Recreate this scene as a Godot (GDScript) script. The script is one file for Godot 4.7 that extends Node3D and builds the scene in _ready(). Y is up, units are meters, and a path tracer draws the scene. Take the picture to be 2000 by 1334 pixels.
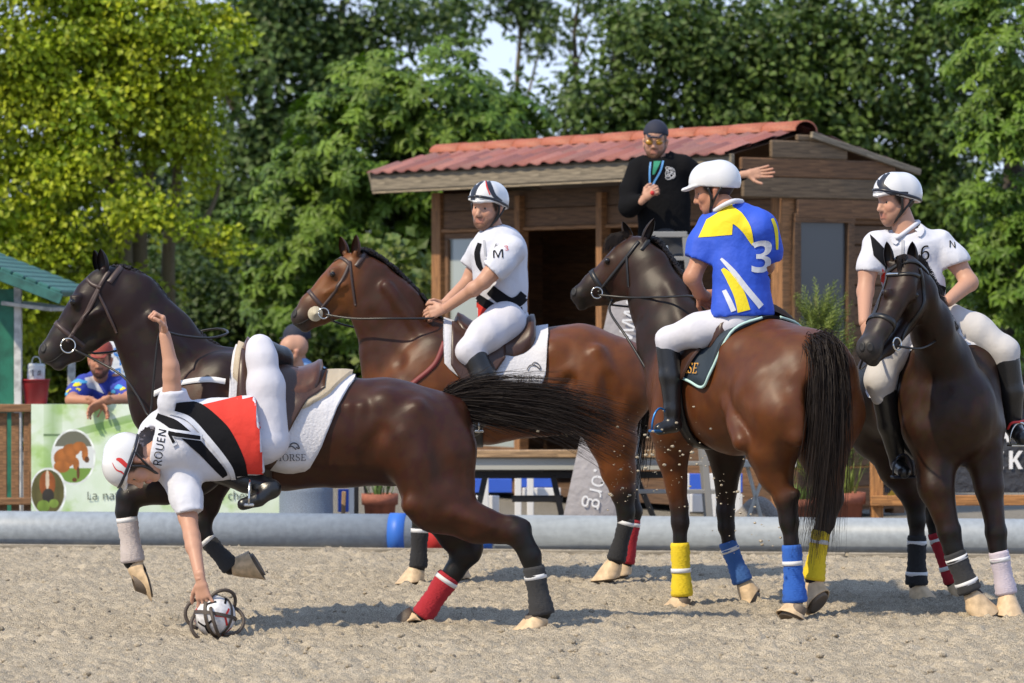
extends Node3D
# Horse-ball match on a sand arena: a player leans down to the ball from a galloping horse.

const FPX := 7000.0
const EYE := 1.6
var tilt := atan(67.0 / 7000.0)
var rng := RandomNumberGenerator.new()
var names_used := {}
var mats := {}

# A measured spot: where a sight line meets the plane at a given distance.
func at(px: float, py: float, d: float) -> Vector3:
	var x := (px - 1000.0) / FPX * d
	var v := -(py - 667.0) / FPX * d
	return Vector3(x, EYE + v * cos(tilt) - d * sin(tilt), -(d * cos(tilt) + v * sin(tilt)))

# ---------------------------------------------------------------- smooth solids
class Blob:
	var prims := []
	var cell := 0.014
	var org := Vector3.ZERO
	var nx := 0
	var ny := 0
	var nz := 0
	var grid := PackedFloat32Array()
	var ids := PackedInt32Array()
	var cols: Array[Color] = []
	var verts := PackedVector3Array()
	var norms := PackedVector3Array()
	var vcols := PackedColorArray()
	var tris := PackedInt32Array()
	var blur := 3
	var mottle := 0.0
	var lump := 0.0
	var lump_freq := 9.0
	var ridged := false
	var mottle_freq := 9.0

	func cap(a: Vector3, b: Vector3, ra: float, rb: float, col: Color, k := 0.03, side := Vector3.ZERO, fl := 1.0) -> void:
		prims.append([0, a, b, ra, rb, cols.size(), k, side, fl])
		cols.append(col)

	func ball(c: Vector3, r: float, col: Color, k := 0.03, side := Vector3.ZERO, fl := 1.0) -> void:
		cap(c, c + Vector3(0.0001, 0, 0), r, r, col, k, side, fl)

	func cut(a: Vector3, b: Vector3, ra: float, rb: float, col: Color, k := 0.02, side := Vector3.ZERO, fl := 1.0) -> void:
		prims.append([1, a, b, ra, rb, cols.size(), k, side, fl])
		cols.append(col)

	# removes what lies on the side n points to, within reach of o
	func slice(o: Vector3, n: Vector3, reach: float, k := 0.004) -> void:
		prims.append([2, o, n.normalized(), reach, 0.0, -1, k, Vector3.ZERO, 1.0])

	func compute() -> void:
		var lo := Vector3(1e9, 1e9, 1e9)
		var hi := -lo
		for p in prims:
			if p[0] == 0:
				var r: float = maxf(p[3], p[4]) * maxf(1.0, p[8])
				for q in [p[1], p[2]]:
					lo = lo.min(q - Vector3(r, r, r))
					hi = hi.max(q + Vector3(r, r, r))
		var m := cell * 4.0
		lo -= Vector3(m, m, m)
		hi += Vector3(m, m, m)
		org = lo
		nx = int((hi.x - lo.x) / cell) + 2
		ny = int((hi.y - lo.y) / cell) + 2
		nz = int((hi.z - lo.z) / cell) + 2
		grid.resize(nx * ny * nz)
		grid.fill(9.0)
		ids.resize(nx * ny * nz)
		for p in prims:
			run_prim(p)
		if lump > 0.0:
			var lf := FastNoiseLite.new()
			lf.seed = 57
			lf.frequency = lump_freq
			lf.fractal_octaves = 3
			lf.fractal_gain = 0.45
			if ridged:
				lf.fractal_type = FastNoiseLite.FRACTAL_RIDGED
				lf.fractal_octaves = 2
			var lim := cell * 3.0 + lump
			var idx := 0
			for iz in nz:
				for iy in ny:
					for ix in nx:
						var g := grid[idx]
						if g < lim and g > -lim:
							grid[idx] = g - lump * lf.get_noise_3d((org.x + ix * cell) * 1.25, (org.y + iy * cell) * 0.75, (org.z + iz * cell) * 1.25)
						idx += 1
		extract()

	func run_prim(p: Array) -> void:
		var kind: int = p[0]
		var a: Vector3 = p[1]
		var k: float = p[6]
		var c := cell
		var lo: Vector3
		var hi: Vector3
		var bv := Vector3.ZERO
		if kind == 2:
			var rr: float = p[3]
			lo = a - Vector3(rr, rr, rr)
			hi = a + Vector3(rr, rr, rr)
		else:
			bv = p[2] - a
			var fat: float = maxf(1.0, p[8])
			var mg := k * 0.7 + c * 2.3
			var ra3: float = p[3] * fat + mg
			var rb3: float = p[4] * fat + mg
			lo = (a - Vector3(ra3, ra3, ra3)).min(p[2] - Vector3(rb3, rb3, rb3))
			hi = (a + Vector3(ra3, ra3, ra3)).max(p[2] + Vector3(rb3, rb3, rb3))
		var x0 := maxi(0, int((lo.x - org.x) / c))
		var y0 := maxi(0, int((lo.y - org.y) / c))
		var z0 := maxi(0, int((lo.z - org.z) / c))
		var x1 := mini(nx, int((hi.x - org.x) / c) + 2)
		var y1 := mini(ny, int((hi.y - org.y) / c) + 2)
		var z1 := mini(nz, int((hi.z - org.z) / c) + 2)
		var bx := bv.x
		var by := bv.y
		var bz := bv.z
		var l2 := maxf(bv.length_squared(), 1e-12)
		var ra: float = p[3]
		var dr: float = p[4] - p[3]
		var side: Vector3 = p[7]
		var fl: float = p[8]
		var sf := 1.0 / fl - 1.0
		var flat := side != Vector3.ZERO and fl != 1.0
		var sx := side.x
		var sy := side.y
		var sz := side.z
		var id: int = p[5]
		var nv: Vector3 = p[2]
		var reach := 0.0
		if kind != 2:
			reach = maxf(p[3], p[4]) * maxf(1.0, fl) + k * 0.7 + c * 2.3
		var l2yz := maxf(by * by + bz * bz, 1e-12)
		var xa := x0
		var xb := x1
		for iz in range(z0, z1):
			var pz := org.z + iz * c - a.z
			for iy in range(y0, y1):
				var py := org.y + iy * c - a.y
				if kind != 2:
					var t2 := clampf((py * by + pz * bz) / l2yz, 0.0, 1.0)
					var ey := py - t2 * by
					var ez := pz - t2 * bz
					var e2 := reach * reach - ey * ey - ez * ez
					if e2 <= 0.0:
						continue
					var w := sqrt(e2)
					xa = maxi(x0, int((a.x + minf(0.0, bx) - w - org.x) / c))
					xb = mini(x1, int((a.x + maxf(0.0, bx) + w - org.x) / c) + 2)
				var idx := (iz * ny + iy) * nx + xa
				var px := org.x + xa * c - a.x
				for ix in range(xa, xb):
					var d := 0.0
					if kind == 2:
						d = px * nv.x + py * nv.y + pz * nv.z
						if px * px + py * py + pz * pz > ra * ra:
							d = -9.0
						var g2 := grid[idx]
						if d > g2:
							grid[idx] = d
					else:
						var t := clampf((px * bx + py * by + pz * bz) / l2, 0.0, 1.0)
						var qx := px - t * bx
						var qy := py - t * by
						var qz := pz - t * bz
						if flat:
							var s := (qx * sx + qy * sy + qz * sz) * sf
							qx += sx * s
							qy += sy * s
							qz += sz * s
						d = sqrt(qx * qx + qy * qy + qz * qz) - ra - t * dr
						var g := grid[idx]
						if kind == 0:
							if d < g:
								ids[idx] = id
							var h := k - absf(d - g)
							if h > 0.0:
								grid[idx] = minf(d, g) - h * h / (4.0 * k)
							elif d < g:
								grid[idx] = d
						else:
							d = -d
							var h2 := k - absf(d - g)
							if d > g:
								ids[idx] = id
							if h2 > 0.0:
								grid[idx] = maxf(d, g) + h2 * h2 / (4.0 * k)
							elif d > g:
								grid[idx] = d
					idx += 1
					px += c

	func extract() -> void:
		var cellv := PackedInt32Array()
		cellv.resize(nx * ny * nz)
		cellv.fill(-1)
		var lim := cell * 4.0
		var sy := nx
		var sz := nx * ny
		var near := PackedInt32Array()
		for iz in range(nz - 1):
			for iy in range(ny - 1):
				var idx := (iz * ny + iy) * nx
				for ix in range(nx - 1):
					var g0 := grid[idx]
					if g0 < lim and g0 > -lim:
						var g1 := grid[idx + 1]
						var g2 := grid[idx + sy]
						var g3 := grid[idx + sy + 1]
						var g4 := grid[idx + sz]
						var g5 := grid[idx + sz + 1]
						var g6 := grid[idx + sz + sy]
						var g7 := grid[idx + sz + sy + 1]
						var mn := minf(minf(minf(g0, g1), minf(g2, g3)), minf(minf(g4, g5), minf(g6, g7)))
						var mx := maxf(maxf(maxf(g0, g1), maxf(g2, g3)), maxf(maxf(g4, g5), maxf(g6, g7)))
						if mn < 0.0 and mx >= 0.0:
							var s := Vector3.ZERO
							var n := 0
							if (g0 < 0.0) != (g1 < 0.0):
								s += Vector3(g0 / (g0 - g1), 0, 0); n += 1
							if (g2 < 0.0) != (g3 < 0.0):
								s += Vector3(g2 / (g2 - g3), 1, 0); n += 1
							if (g4 < 0.0) != (g5 < 0.0):
								s += Vector3(g4 / (g4 - g5), 0, 1); n += 1
							if (g6 < 0.0) != (g7 < 0.0):
								s += Vector3(g6 / (g6 - g7), 1, 1); n += 1
							if (g0 < 0.0) != (g2 < 0.0):
								s += Vector3(0, g0 / (g0 - g2), 0); n += 1
							if (g1 < 0.0) != (g3 < 0.0):
								s += Vector3(1, g1 / (g1 - g3), 0); n += 1
							if (g4 < 0.0) != (g6 < 0.0):
								s += Vector3(0, g4 / (g4 - g6), 1); n += 1
							if (g5 < 0.0) != (g7 < 0.0):
								s += Vector3(1, g5 / (g5 - g7), 1); n += 1
							if (g0 < 0.0) != (g4 < 0.0):
								s += Vector3(0, 0, g0 / (g0 - g4)); n += 1
							if (g1 < 0.0) != (g5 < 0.0):
								s += Vector3(1, 0, g1 / (g1 - g5)); n += 1
							if (g2 < 0.0) != (g6 < 0.0):
								s += Vector3(0, 1, g2 / (g2 - g6)); n += 1
							if (g3 < 0.0) != (g7 < 0.0):
								s += Vector3(1, 1, g3 / (g3 - g7)); n += 1
							cellv[idx] = verts.size()
							near.append(idx)
							verts.append(org + (Vector3(ix, iy, iz) + s / n) * cell)
							vcols.append(cols[ids[idx]])
					idx += 1
		norms.resize(verts.size())
		for idx in near:
			var g0 := grid[idx]
			var ins := g0 < 0.0
			if (grid[idx + 1] < 0.0) != ins:
				quad(cellv[idx - sy - sz], cellv[idx - sz], cellv[idx], cellv[idx - sy], not ins)
			if (grid[idx + sy] < 0.0) != ins:
				quad(cellv[idx - 1 - sz], cellv[idx - sz], cellv[idx], cellv[idx - 1], ins)
			if (grid[idx + sz] < 0.0) != ins:
				quad(cellv[idx - 1 - sy], cellv[idx - sy], cellv[idx], cellv[idx - 1], not ins)
		for i in norms.size():
			norms[i] = norms[i].normalized()
		# let neighbouring coat or cloth colours run into each other
		var cnt := PackedFloat32Array()
		for it in blur:
			var acc := vcols.duplicate()
			cnt.resize(verts.size())
			cnt.fill(1.0)
			for q in range(0, tris.size(), 3):
				var i0 := tris[q]
				var i1 := tris[q + 1]
				var i2 := tris[q + 2]
				acc[i0] += vcols[i1]
				acc[i1] += vcols[i2]
				acc[i2] += vcols[i0]
				cnt[i0] += 1.0
				cnt[i1] += 1.0
				cnt[i2] += 1.0
			for i in acc.size():
				vcols[i] = acc[i] / cnt[i]
		if mottle > 0.0:
			var nf := FastNoiseLite.new()
			nf.seed = 31
			nf.frequency = mottle_freq
			nf.fractal_octaves = 3
			for i in verts.size():
				var f := 1.0 + mottle * nf.get_noise_3dv(verts[i])
				var cc := vcols[i]
				vcols[i] = Color(cc.r * f, cc.g * f, cc.b * f)

	func quad(a: int, b: int, c: int, d: int, flip: bool) -> void:
		if a < 0 or b < 0 or c < 0 or d < 0:
			return
		var n := (verts[c] - verts[a]).cross(verts[d] - verts[b])
		if flip:
			n = -n
			tris.append_array(PackedInt32Array([a, b, c, a, c, d]))
		else:
			tris.append_array(PackedInt32Array([a, c, b, a, d, c]))
		norms[a] += n
		norms[b] += n
		norms[c] += n
		norms[d] += n

	func arrays() -> Array:
		var arr := []
		arr.resize(Mesh.ARRAY_MAX)
		arr[Mesh.ARRAY_VERTEX] = verts
		arr[Mesh.ARRAY_NORMAL] = norms
		arr[Mesh.ARRAY_COLOR] = vcols
		arr[Mesh.ARRAY_INDEX] = tris
		return arr

	func value(p: Vector3) -> float:
		var q := (p - org) / cell
		var ix := int(q.x)
		var iy := int(q.y)
		var iz := int(q.z)
		if q.x < 0 or q.y < 0 or q.z < 0 or ix >= nx - 1 or iy >= ny - 1 or iz >= nz - 1:
			return 9.0
		var fx := q.x - ix
		var fy := q.y - iy
		var fz := q.z - iz
		var i := (iz * ny + iy) * nx + ix
		var s := nx * ny
		var a := lerpf(lerpf(grid[i], grid[i + 1], fx), lerpf(grid[i + nx], grid[i + nx + 1], fx), fy)
		var b := lerpf(lerpf(grid[i + s], grid[i + s + 1], fx), lerpf(grid[i + s + nx], grid[i + s + nx + 1], fx), fy)
		return lerpf(a, b, fz)

	# first surface point from p along dir; falls back to p
	func ray(p: Vector3, dir: Vector3, far := 0.6) -> Vector3:
		var st := cell * 0.7
		var t := 0.0
		var prev := value(p)
		while t < far:
			t += st
			var v := value(p + dir * t)
			if v < 0.0 and prev >= 0.0:
				return p + dir * (t - st * clampf(-v / maxf(prev - v, 1e-6), 0.0, 1.0))
			prev = v
		return Vector3.INF

	# from a point inside, the place where dir leaves the solid
	func out(p: Vector3, dir: Vector3, far := 0.8) -> Vector3:
		var st := cell * 0.7
		var t := 0.0
		var prev := value(p)
		while t < far:
			t += st
			var v := value(p + dir * t)
			if v >= 0.0 and prev < 0.0:
				return p + dir * (t - st * clampf(v / maxf(v - prev, 1e-6), 0.0, 1.0))
			prev = v
		return p + dir * 0.1

	func grad(p: Vector3) -> Vector3:
		var e := cell
		return Vector3(value(p + Vector3(e, 0, 0)) - value(p - Vector3(e, 0, 0)), value(p + Vector3(0, e, 0)) - value(p - Vector3(0, e, 0)), value(p + Vector3(0, 0, e)) - value(p - Vector3(0, 0, e))).normalized()

	# nearest point on the surface, for things laid on it
	func snap(p: Vector3, lift := 0.0) -> Vector3:
		for i in 6:
			var v := value(p)
			if v > 1.0:
				break
			p -= grad(p) * clampf(v, -0.05, 0.05)
		return p + grad(p) * lift

# ---------------------------------------------------------------- mesh helpers
func st_new() -> SurfaceTool:
	var st := SurfaceTool.new()
	st.begin(Mesh.PRIMITIVE_TRIANGLES)
	return st

func tri(st: SurfaceTool, a: Vector3, b: Vector3, c: Vector3) -> void:
	st.add_vertex(a); st.add_vertex(b); st.add_vertex(c)

func quad4(st: SurfaceTool, a: Vector3, b: Vector3, c: Vector3, d: Vector3) -> void:
	tri(st, a, b, c); tri(st, a, c, d)

# box with chamfered edges, in its own axes
func box_mesh(s: Vector3, ch := 0.006, taper := 1.0) -> ArrayMesh:
	var st := st_new()
	st.set_smooth_group(-1)
	var h := s / 2.0
	ch = minf(ch, minf(h.x, minf(h.y, h.z)) * 0.6)
	var pts := {}
	for sx in [-1, 1]:
		for sy in [-1, 1]:
			for sz in [-1, 1]:
				var f: float = taper if sy > 0 else 1.0
				var o := Vector3(sx * h.x * f, sy * h.y, sz * h.z * f)
				pts[Vector4i(sx, sy, sz, 0)] = o - Vector3(0, sy * ch, sz * ch)
				pts[Vector4i(sx, sy, sz, 1)] = o - Vector3(sx * ch, 0, sz * ch)
				pts[Vector4i(sx, sy, sz, 2)] = o - Vector3(sx * ch, sy * ch, 0)
	for ax in 3:
		var u := (ax + 1) % 3
		var v := (ax + 2) % 3
		for s1 in [-1, 1]:
			var q := []
			for c in [[-1, -1], [1, -1], [1, 1], [-1, 1]]:
				var k := [0, 0, 0]
				k[ax] = s1; k[u] = c[0]; k[v] = c[1]
				q.append(pts[Vector4i(k[0], k[1], k[2], ax)])
			if s1 > 0:
				quad4(st, q[0], q[3], q[2], q[1])
			else:
				quad4(st, q[0], q[1], q[2], q[3])
		for a in [-1, 1]:
			for b in [-1, 1]:
				var e := []
				for c in [-1, 1]:
					var k2 := [0, 0, 0]
					k2[ax] = c; k2[u] = a; k2[v] = b
					e.append(pts[Vector4i(k2[0], k2[1], k2[2], u)])
					e.append(pts[Vector4i(k2[0], k2[1], k2[2], v)])
				if a * b > 0:
					quad4(st, e[0], e[2], e[3], e[1])
				else:
					quad4(st, e[0], e[1], e[3], e[2])
	for sx in [-1, 1]:
		for sy in [-1, 1]:
			for sz in [-1, 1]:
				var t0: Vector3 = pts[Vector4i(sx, sy, sz, 0)]
				var t1: Vector3 = pts[Vector4i(sx, sy, sz, 1)]
				var t2: Vector3 = pts[Vector4i(sx, sy, sz, 2)]
				if sx * sy * sz > 0:
					tri(st, t0, t2, t1)
				else:
					tri(st, t0, t1, t2)
	st.generate_normals()
	return st.commit()

# tube along points with a radius at each; flat > 0 squashes along 'up'
func tube_into(st: SurfaceTool, pts: Array, radii: Array, seg := 8, col := Color.WHITE, caps := true) -> void:
	var n := pts.size()
	var prev := Vector3.UP
	var rings := []
	for i in n:
		var t: Vector3 = (pts[mini(i + 1, n - 1)] - pts[maxi(i - 1, 0)])
		t = t.normalized() if t.length() > 1e-9 else Vector3.UP
		var u := prev - t * prev.dot(t)
		if u.length() < 0.05:
			u = t.cross(Vector3(0.3, 0.2, 1.0))
		u = u.normalized()
		prev = u
		var w := t.cross(u)
		var ring := []
		for j in seg:
			var a := TAU * j / seg
			ring.append(pts[i] + (u * cos(a) + w * sin(a)) * float(radii[i]))
		rings.append(ring)
	st.set_color(col)
	st.set_smooth_group(0)
	for i in n - 1:
		for j in seg:
			var k := (j + 1) % seg
			quad4(st, rings[i][j], rings[i + 1][j], rings[i + 1][k], rings[i][k])
	if caps:
		for e in [0, n - 1]:
			for j in seg:
				var k := (j + 1) % seg
				if e == 0:
					tri(st, pts[0], rings[0][j], rings[0][k])
				else:
					tri(st, pts[e], rings[e][k], rings[e][j])

func tube_mesh(pts: Array, radii: Array, seg := 8) -> ArrayMesh:
	var st := st_new()
	tube_into(st, pts, radii, seg)
	st.generate_normals()
	return st.commit()

func curve_pts(pts: Array, n: int) -> Array:
	var out := []
	var m := pts.size()
	for i in n:
		var f := float(i) / (n - 1) * (m - 1)
		var k := mini(int(f), m - 2)
		var t := f - k
		var p0: Vector3 = pts[maxi(k - 1, 0)]
		var p1: Vector3 = pts[k]
		var p2: Vector3 = pts[k + 1]
		var p3: Vector3 = pts[mini(k + 2, m - 1)]
		out.append(p1.cubic_interpolate(p2, p0, p3, t))
	return out

# a strap laid on a solid: centre points, half width, lift above the surface
func strap_mesh(bl: Blob, pts: Array, half: float, lift: float, thick := 0.004, n := 24, snap := true) -> ArrayMesh:
	var c := curve_pts(pts, n)
	var st := st_new()
	var top := []
	var cp := []
	var nn := []
	for i in n:
		var p: Vector3 = c[i]
		var g := Vector3.UP
		if snap and bl != null:
			p = bl.snap(p)
			g = bl.grad(p)
		cp.append(p)
		nn.append(g)
	for i in n:
		var t: Vector3 = (cp[mini(i + 1, n - 1)] - cp[maxi(i - 1, 0)]).normalized()
		var g: Vector3 = nn[i]
		if not snap:
			g = (Vector3(0, 0, 1) - t * t.z).normalized()
		var w := t.cross(g).normalized() * half
		var q: Vector3 = cp[i] + g * lift
		top.append([q - w, q + w, q + w + g * thick, q - w + g * thick])
	for i in n - 1:
		for j in 4:
			var k := (j + 1) % 4
			quad4(st, top[i][j], top[i + 1][j], top[i + 1][k], top[i][k])
	for e in [0, n - 1]:
		quad4(st, top[e][0], top[e][1], top[e][2], top[e][3])
	st.generate_normals()
	return st.commit()

# print or cloth on a solid: the grid between four corners dropped along dir
func patch_mesh(bl: Blob, quad: Array, dir: Vector3, lift: float, nu := 12, nv := 12, thick := 0.0) -> ArrayMesh:
	var st := st_new()
	st.set_smooth_group(0)
	var g := []
	for i in nu + 1:
		var row := []
		for j in nv + 1:
			var u := float(i) / nu
			var v := float(j) / nv
			var p: Vector3 = (quad[0].lerp(quad[1], u)).lerp(quad[3].lerp(quad[2], u), v)
			var h := bl.ray(p - dir * 0.35, dir, 0.9)
			row.append(h if h == Vector3.INF else h + bl.grad(h) * lift)
		g.append(row)
	for i in nu:
		for j in nv:
			var a: Vector3 = g[i][j]
			var b: Vector3 = g[i + 1][j]
			var c: Vector3 = g[i + 1][j + 1]
			var d: Vector3 = g[i][j + 1]
			if a != Vector3.INF and b != Vector3.INF and c != Vector3.INF and d != Vector3.INF:
				if maxf(a.distance_to(c), b.distance_to(d)) < 0.35:
					quad4(st, a, b, c, d)
	st.generate_normals()
	return st.commit()

# a band of print: centre line and half width, dropped on a solid along dir
func band_mesh(bl: Blob, pts: Array, half: Array, dir: Vector3, lift: float, n := 28, m := 4) -> ArrayMesh:
	var c := curve_pts(pts, n)
	var st := st_new()
	st.set_smooth_group(0)
	var g := []
	for i in n:
		var t: Vector3 = (c[mini(i + 1, n - 1)] - c[maxi(i - 1, 0)]).normalized()
		var w := t.cross(dir).normalized()
		var f := float(i) / (n - 1) * (half.size() - 1)
		var k := mini(int(f), half.size() - 2)
		var hw := lerpf(half[k], half[k + 1], f - k)
		var row := []
		for j in m + 1:
			var p: Vector3 = c[i] + w * hw * (2.0 * j / m - 1.0)
			var h := bl.ray(p - dir * 0.35, dir, 0.9)
			row.append(h if h == Vector3.INF else h + bl.grad(h) * lift)
		g.append(row)
	for i in n - 1:
		for j in m:
			var a: Vector3 = g[i][j]
			var b: Vector3 = g[i + 1][j]
			var cc: Vector3 = g[i + 1][j + 1]
			var d: Vector3 = g[i][j + 1]
			if a != Vector3.INF and b != Vector3.INF and cc != Vector3.INF and d != Vector3.INF and a.distance_to(cc) < 0.15:
				quad4(st, a, b, cc, d)
	st.generate_normals()
	return st.commit()

# lettering dropped on a solid, or flat when bl is null
func text_mesh(bl: Blob, text: String, o: Vector3, u: Vector3, v: Vector3, height: float, lift := 0.003, serif := false, bold := false) -> ArrayMesh:
	var tm := TextMesh.new()
	var f := SystemFont.new()
	f.font_names = PackedStringArray(["Droid Serif" if serif else "Droid Sans"])
	if bold:
		f.font_weight = 700
	tm.font = f
	tm.text = text
	tm.font_size = 64
	tm.pixel_size = height / 46.0
	tm.depth = 0.0
	tm.curve_step = 1.0
	var arr := tm.get_mesh_arrays()
	var vs: PackedVector3Array = arr[Mesh.ARRAY_VERTEX]
	var ix: PackedInt32Array = arr[Mesh.ARRAY_INDEX]
	var st := st_new()
	var dir := -u.cross(v).normalized()
	st.set_smooth_group(-1)
	var fl := []
	for k in ix:
		fl.append(Vector2(vs[k].x, vs[k].y))
	if bl != null:
		# finer facets, so that the lettering follows the cloth
		for level in (3 if height > 0.1 else 1):
			var nf := []
			for k in range(0, fl.size(), 3):
				var a: Vector2 = fl[k]
				var b: Vector2 = fl[k + 1]
				var c: Vector2 = fl[k + 2]
				var ab := (a + b) / 2
				var bc := (b + c) / 2
				var ca := (c + a) / 2
				nf.append_array([a, ab, ca, ab, b, bc, ca, bc, c, ab, bc, ca])
			fl = nf
	var known := {}
	for q in fl:
		var p: Vector3 = o + u * q.x + v * q.y
		if bl != null:
			if not known.has(q):
				var h := bl.ray(p - dir * 0.25, dir, 0.6)
				known[q] = p if h == Vector3.INF else h + bl.grad(h) * lift
			p = known[q]
		st.add_vertex(p)
	st.generate_normals()
	return st.commit()

# lettering set square on the cloth where a sight line meets it, turned by roll
func text_on(bl: Blob, text: String, px: float, py: float, D: float, height: float, roll := 0.0, lift := 0.004, bold := false) -> ArrayMesh:
	var a := at(px, py, D - 0.6)
	var h := bl.ray(a, (at(px, py, D + 0.6) - a).normalized(), 1.2)
	if h == Vector3.INF:
		h = at(px, py, D)
	var n := bl.grad(h)
	for k in 6:
		var t := TAU * k / 6.0
		n += bl.grad(bl.snap(h + Vector3(cos(t), sin(t), 0) * height * 0.5))
	n = n.normalized()
	var u := Vector3.UP.cross(n).normalized()
	var v := n.cross(u)
	return text_mesh(bl, text, h, u * cos(roll) + v * sin(roll), v * cos(roll) - u * sin(roll), height, lift, false, bold)

# turned shape: profile of (height, radius) along axis from o
func lathe_mesh(o: Vector3, axis: Vector3, prof: Array, seg := 18, squash := Vector3.ZERO, sq := 1.0, wob := 0.0) -> ArrayMesh:
	var st := st_new()
	st.set_smooth_group(0)
	var ax := axis.normalized()
	var u := ax.cross(Vector3(0.13, 0.2, 1.0)).normalized()
	var w := ax.cross(u)
	var rings := []
	for p in prof:
		var ring := []
		for j in seg:
			var a := TAU * j / seg
			var r: float = p[1] * (1.0 + wob * sin(a * 3.0 + p[0] * 90.0))
			var q := (u * cos(a) + w * sin(a)) * r
			if squash != Vector3.ZERO:
				q += squash * q.dot(squash) * (sq - 1.0)
			ring.append(o + ax * p[0] + q)
		rings.append(ring)
	for i in rings.size() - 1:
		for j in seg:
			var k := (j + 1) % seg
			quad4(st, rings[i][j], rings[i][k], rings[i + 1][k], rings[i + 1][j])
	st.generate_normals()
	return st.commit()

# ---------------------------------------------------------------- objects
func numbered(called: String) -> String:
	names_used[called] = names_used.get(called, 0) + 1
	return called if names_used[called] == 1 else "%s_%03d" % [called, names_used[called] - 1]

func thing(called: String, label: String, category: String, base := Vector3.ZERO, group := "") -> Node3D:
	var o := Node3D.new()
	o.name = numbered(called)
	add_child(o, true)
	o.position = base
	tag(o, label, category, group)
	return o

func tag(o: Node, label: String, category: String, group := "") -> void:
	o.set_meta("label", label)
	o.set_meta("category", category)
	if group != "":
		o.set_meta("group", group)

func origin_of(n: Node) -> Vector3:
	var s := Vector3.ZERO
	while n is Node3D and n != self:
		s += (n as Node3D).position
		n = n.get_parent()
	return s

# a part whose mesh is given in the arena's own coordinates
func part(parent: Node, called: String, mesh: Mesh, mat: Material) -> MeshInstance3D:
	var o := MeshInstance3D.new()
	o.name = called
	o.mesh = mesh
	o.material_override = mat
	parent.add_child(o, true)
	o.transform = frame_of(parent).affine_inverse()
	return o

# a part placed by a transform relative to the arena
func piece(parent: Node, called: String, mesh: Mesh, mat: Material, xf: Transform3D) -> MeshInstance3D:
	var o := MeshInstance3D.new()
	o.name = called
	o.mesh = mesh
	o.material_override = mat
	parent.add_child(o, true)
	o.transform = frame_of(parent).affine_inverse() * xf
	return o

func frame_of(n: Node) -> Transform3D:
	var t := Transform3D.IDENTITY
	while n is Node3D and n != self:
		t = (n as Node3D).transform * t
		n = n.get_parent()
	return t

# a bar of rectangular section between two points
func bar(parent: Node, called: String, a: Vector3, b: Vector3, w: float, h: float, mat: Material, upv := Vector3.UP, ch := 0.004) -> MeshInstance3D:
	var t := (b - a)
	var l := t.length()
	t = t / l
	if absf(t.dot(upv)) > 0.98:
		upv = Vector3(1, 0, 0.3).normalized()
	var x := upv.cross(t).normalized()
	var y := t.cross(x)
	return piece(parent, called, box_mesh(Vector3(w, h, l), ch), mat, Transform3D(Basis(x, y, t), (a + b) / 2.0))

func struct(called: String, mesh: Mesh, mat: Material) -> MeshInstance3D:
	var o := part(self, called, mesh, mat)
	o.set_meta("kind", "structure")
	return o

# ---------------------------------------------------------------- materials
func lin(r: float, g: float, b: float) -> Color:
	return Color(r, g, b).linear_to_srgb()

func noise_tex(freq: float, seed_: int, lo: float, hi: float, size := 512, oct := 4, as_norm := false, bump := 4.0, warm := Color.WHITE) -> ImageTexture:
	var nz := FastNoiseLite.new()
	nz.noise_type = FastNoiseLite.TYPE_SIMPLEX
	nz.seed = seed_
	nz.frequency = freq
	nz.fractal_octaves = oct
	var im := nz.get_seamless_image(size, size, false, false, 0.15)
	im.convert(Image.FORMAT_RGBA8)
	if as_norm:
		im.bump_map_to_normal_map(bump)
		return ImageTexture.create_from_image(im)
	var data := im.get_data()
	var lut := []
	for i in 256:
		lut.append(lerpf(lo, hi, i / 255.0))
	for i in range(0, data.size(), 4):
		var v: float = lut[data[i]]
		data[i] = int(clampf(v * warm.r * 255.0, 0, 255))
		data[i + 1] = int(clampf(v * warm.g * 255.0, 0, 255))
		data[i + 2] = int(clampf(v * warm.b * 255.0, 0, 255))
	return ImageTexture.create_from_image(Image.create_from_data(size, size, false, Image.FORMAT_RGBA8, data))

var tex := {}
func mat(called: String, col: Color, rough := 0.8, opts := {}) -> StandardMaterial3D:
	if mats.has(called):
		return mats[called]
	var m := StandardMaterial3D.new()
	m.albedo_color = col
	m.roughness = rough
	m.metallic = opts.get("metal", 0.0)
	m.metallic_specular = opts.get("spec", 0.5)
	if opts.has("vc"):
		m.vertex_color_use_as_albedo = true
	if opts.has("tex"):
		m.albedo_texture = opts.tex
		m.uv1_triplanar = true
		m.uv1_world_triplanar = opts.get("world", true)
		var s = opts.get("scale", 1.0)
		m.uv1_scale = s if s is Vector3 else Vector3(s, s, s)
	if opts.has("norm"):
		m.normal_enabled = true
		m.normal_texture = opts.norm
		m.normal_scale = opts.get("nscale", 1.0)
		if not opts.has("tex"):
			m.uv1_triplanar = true
			m.uv1_world_triplanar = opts.get("world", true)
			var s2 = opts.get("scale", 1.0)
			m.uv1_scale = s2 if s2 is Vector3 else Vector3(s2, s2, s2)
	if opts.has("coat"):
		m.clearcoat_enabled = true
		m.clearcoat = opts.coat
		m.clearcoat_roughness = opts.get("coatrough", 0.3)
	if opts.has("back"):
		m.backlight_enabled = true
		m.backlight = opts.back
	if opts.has("rim"):
		m.rim_enabled = true
		m.rim = opts.rim
	m.cull_mode = BaseMaterial3D.CULL_DISABLED
	mats[called] = m
	return m
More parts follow.
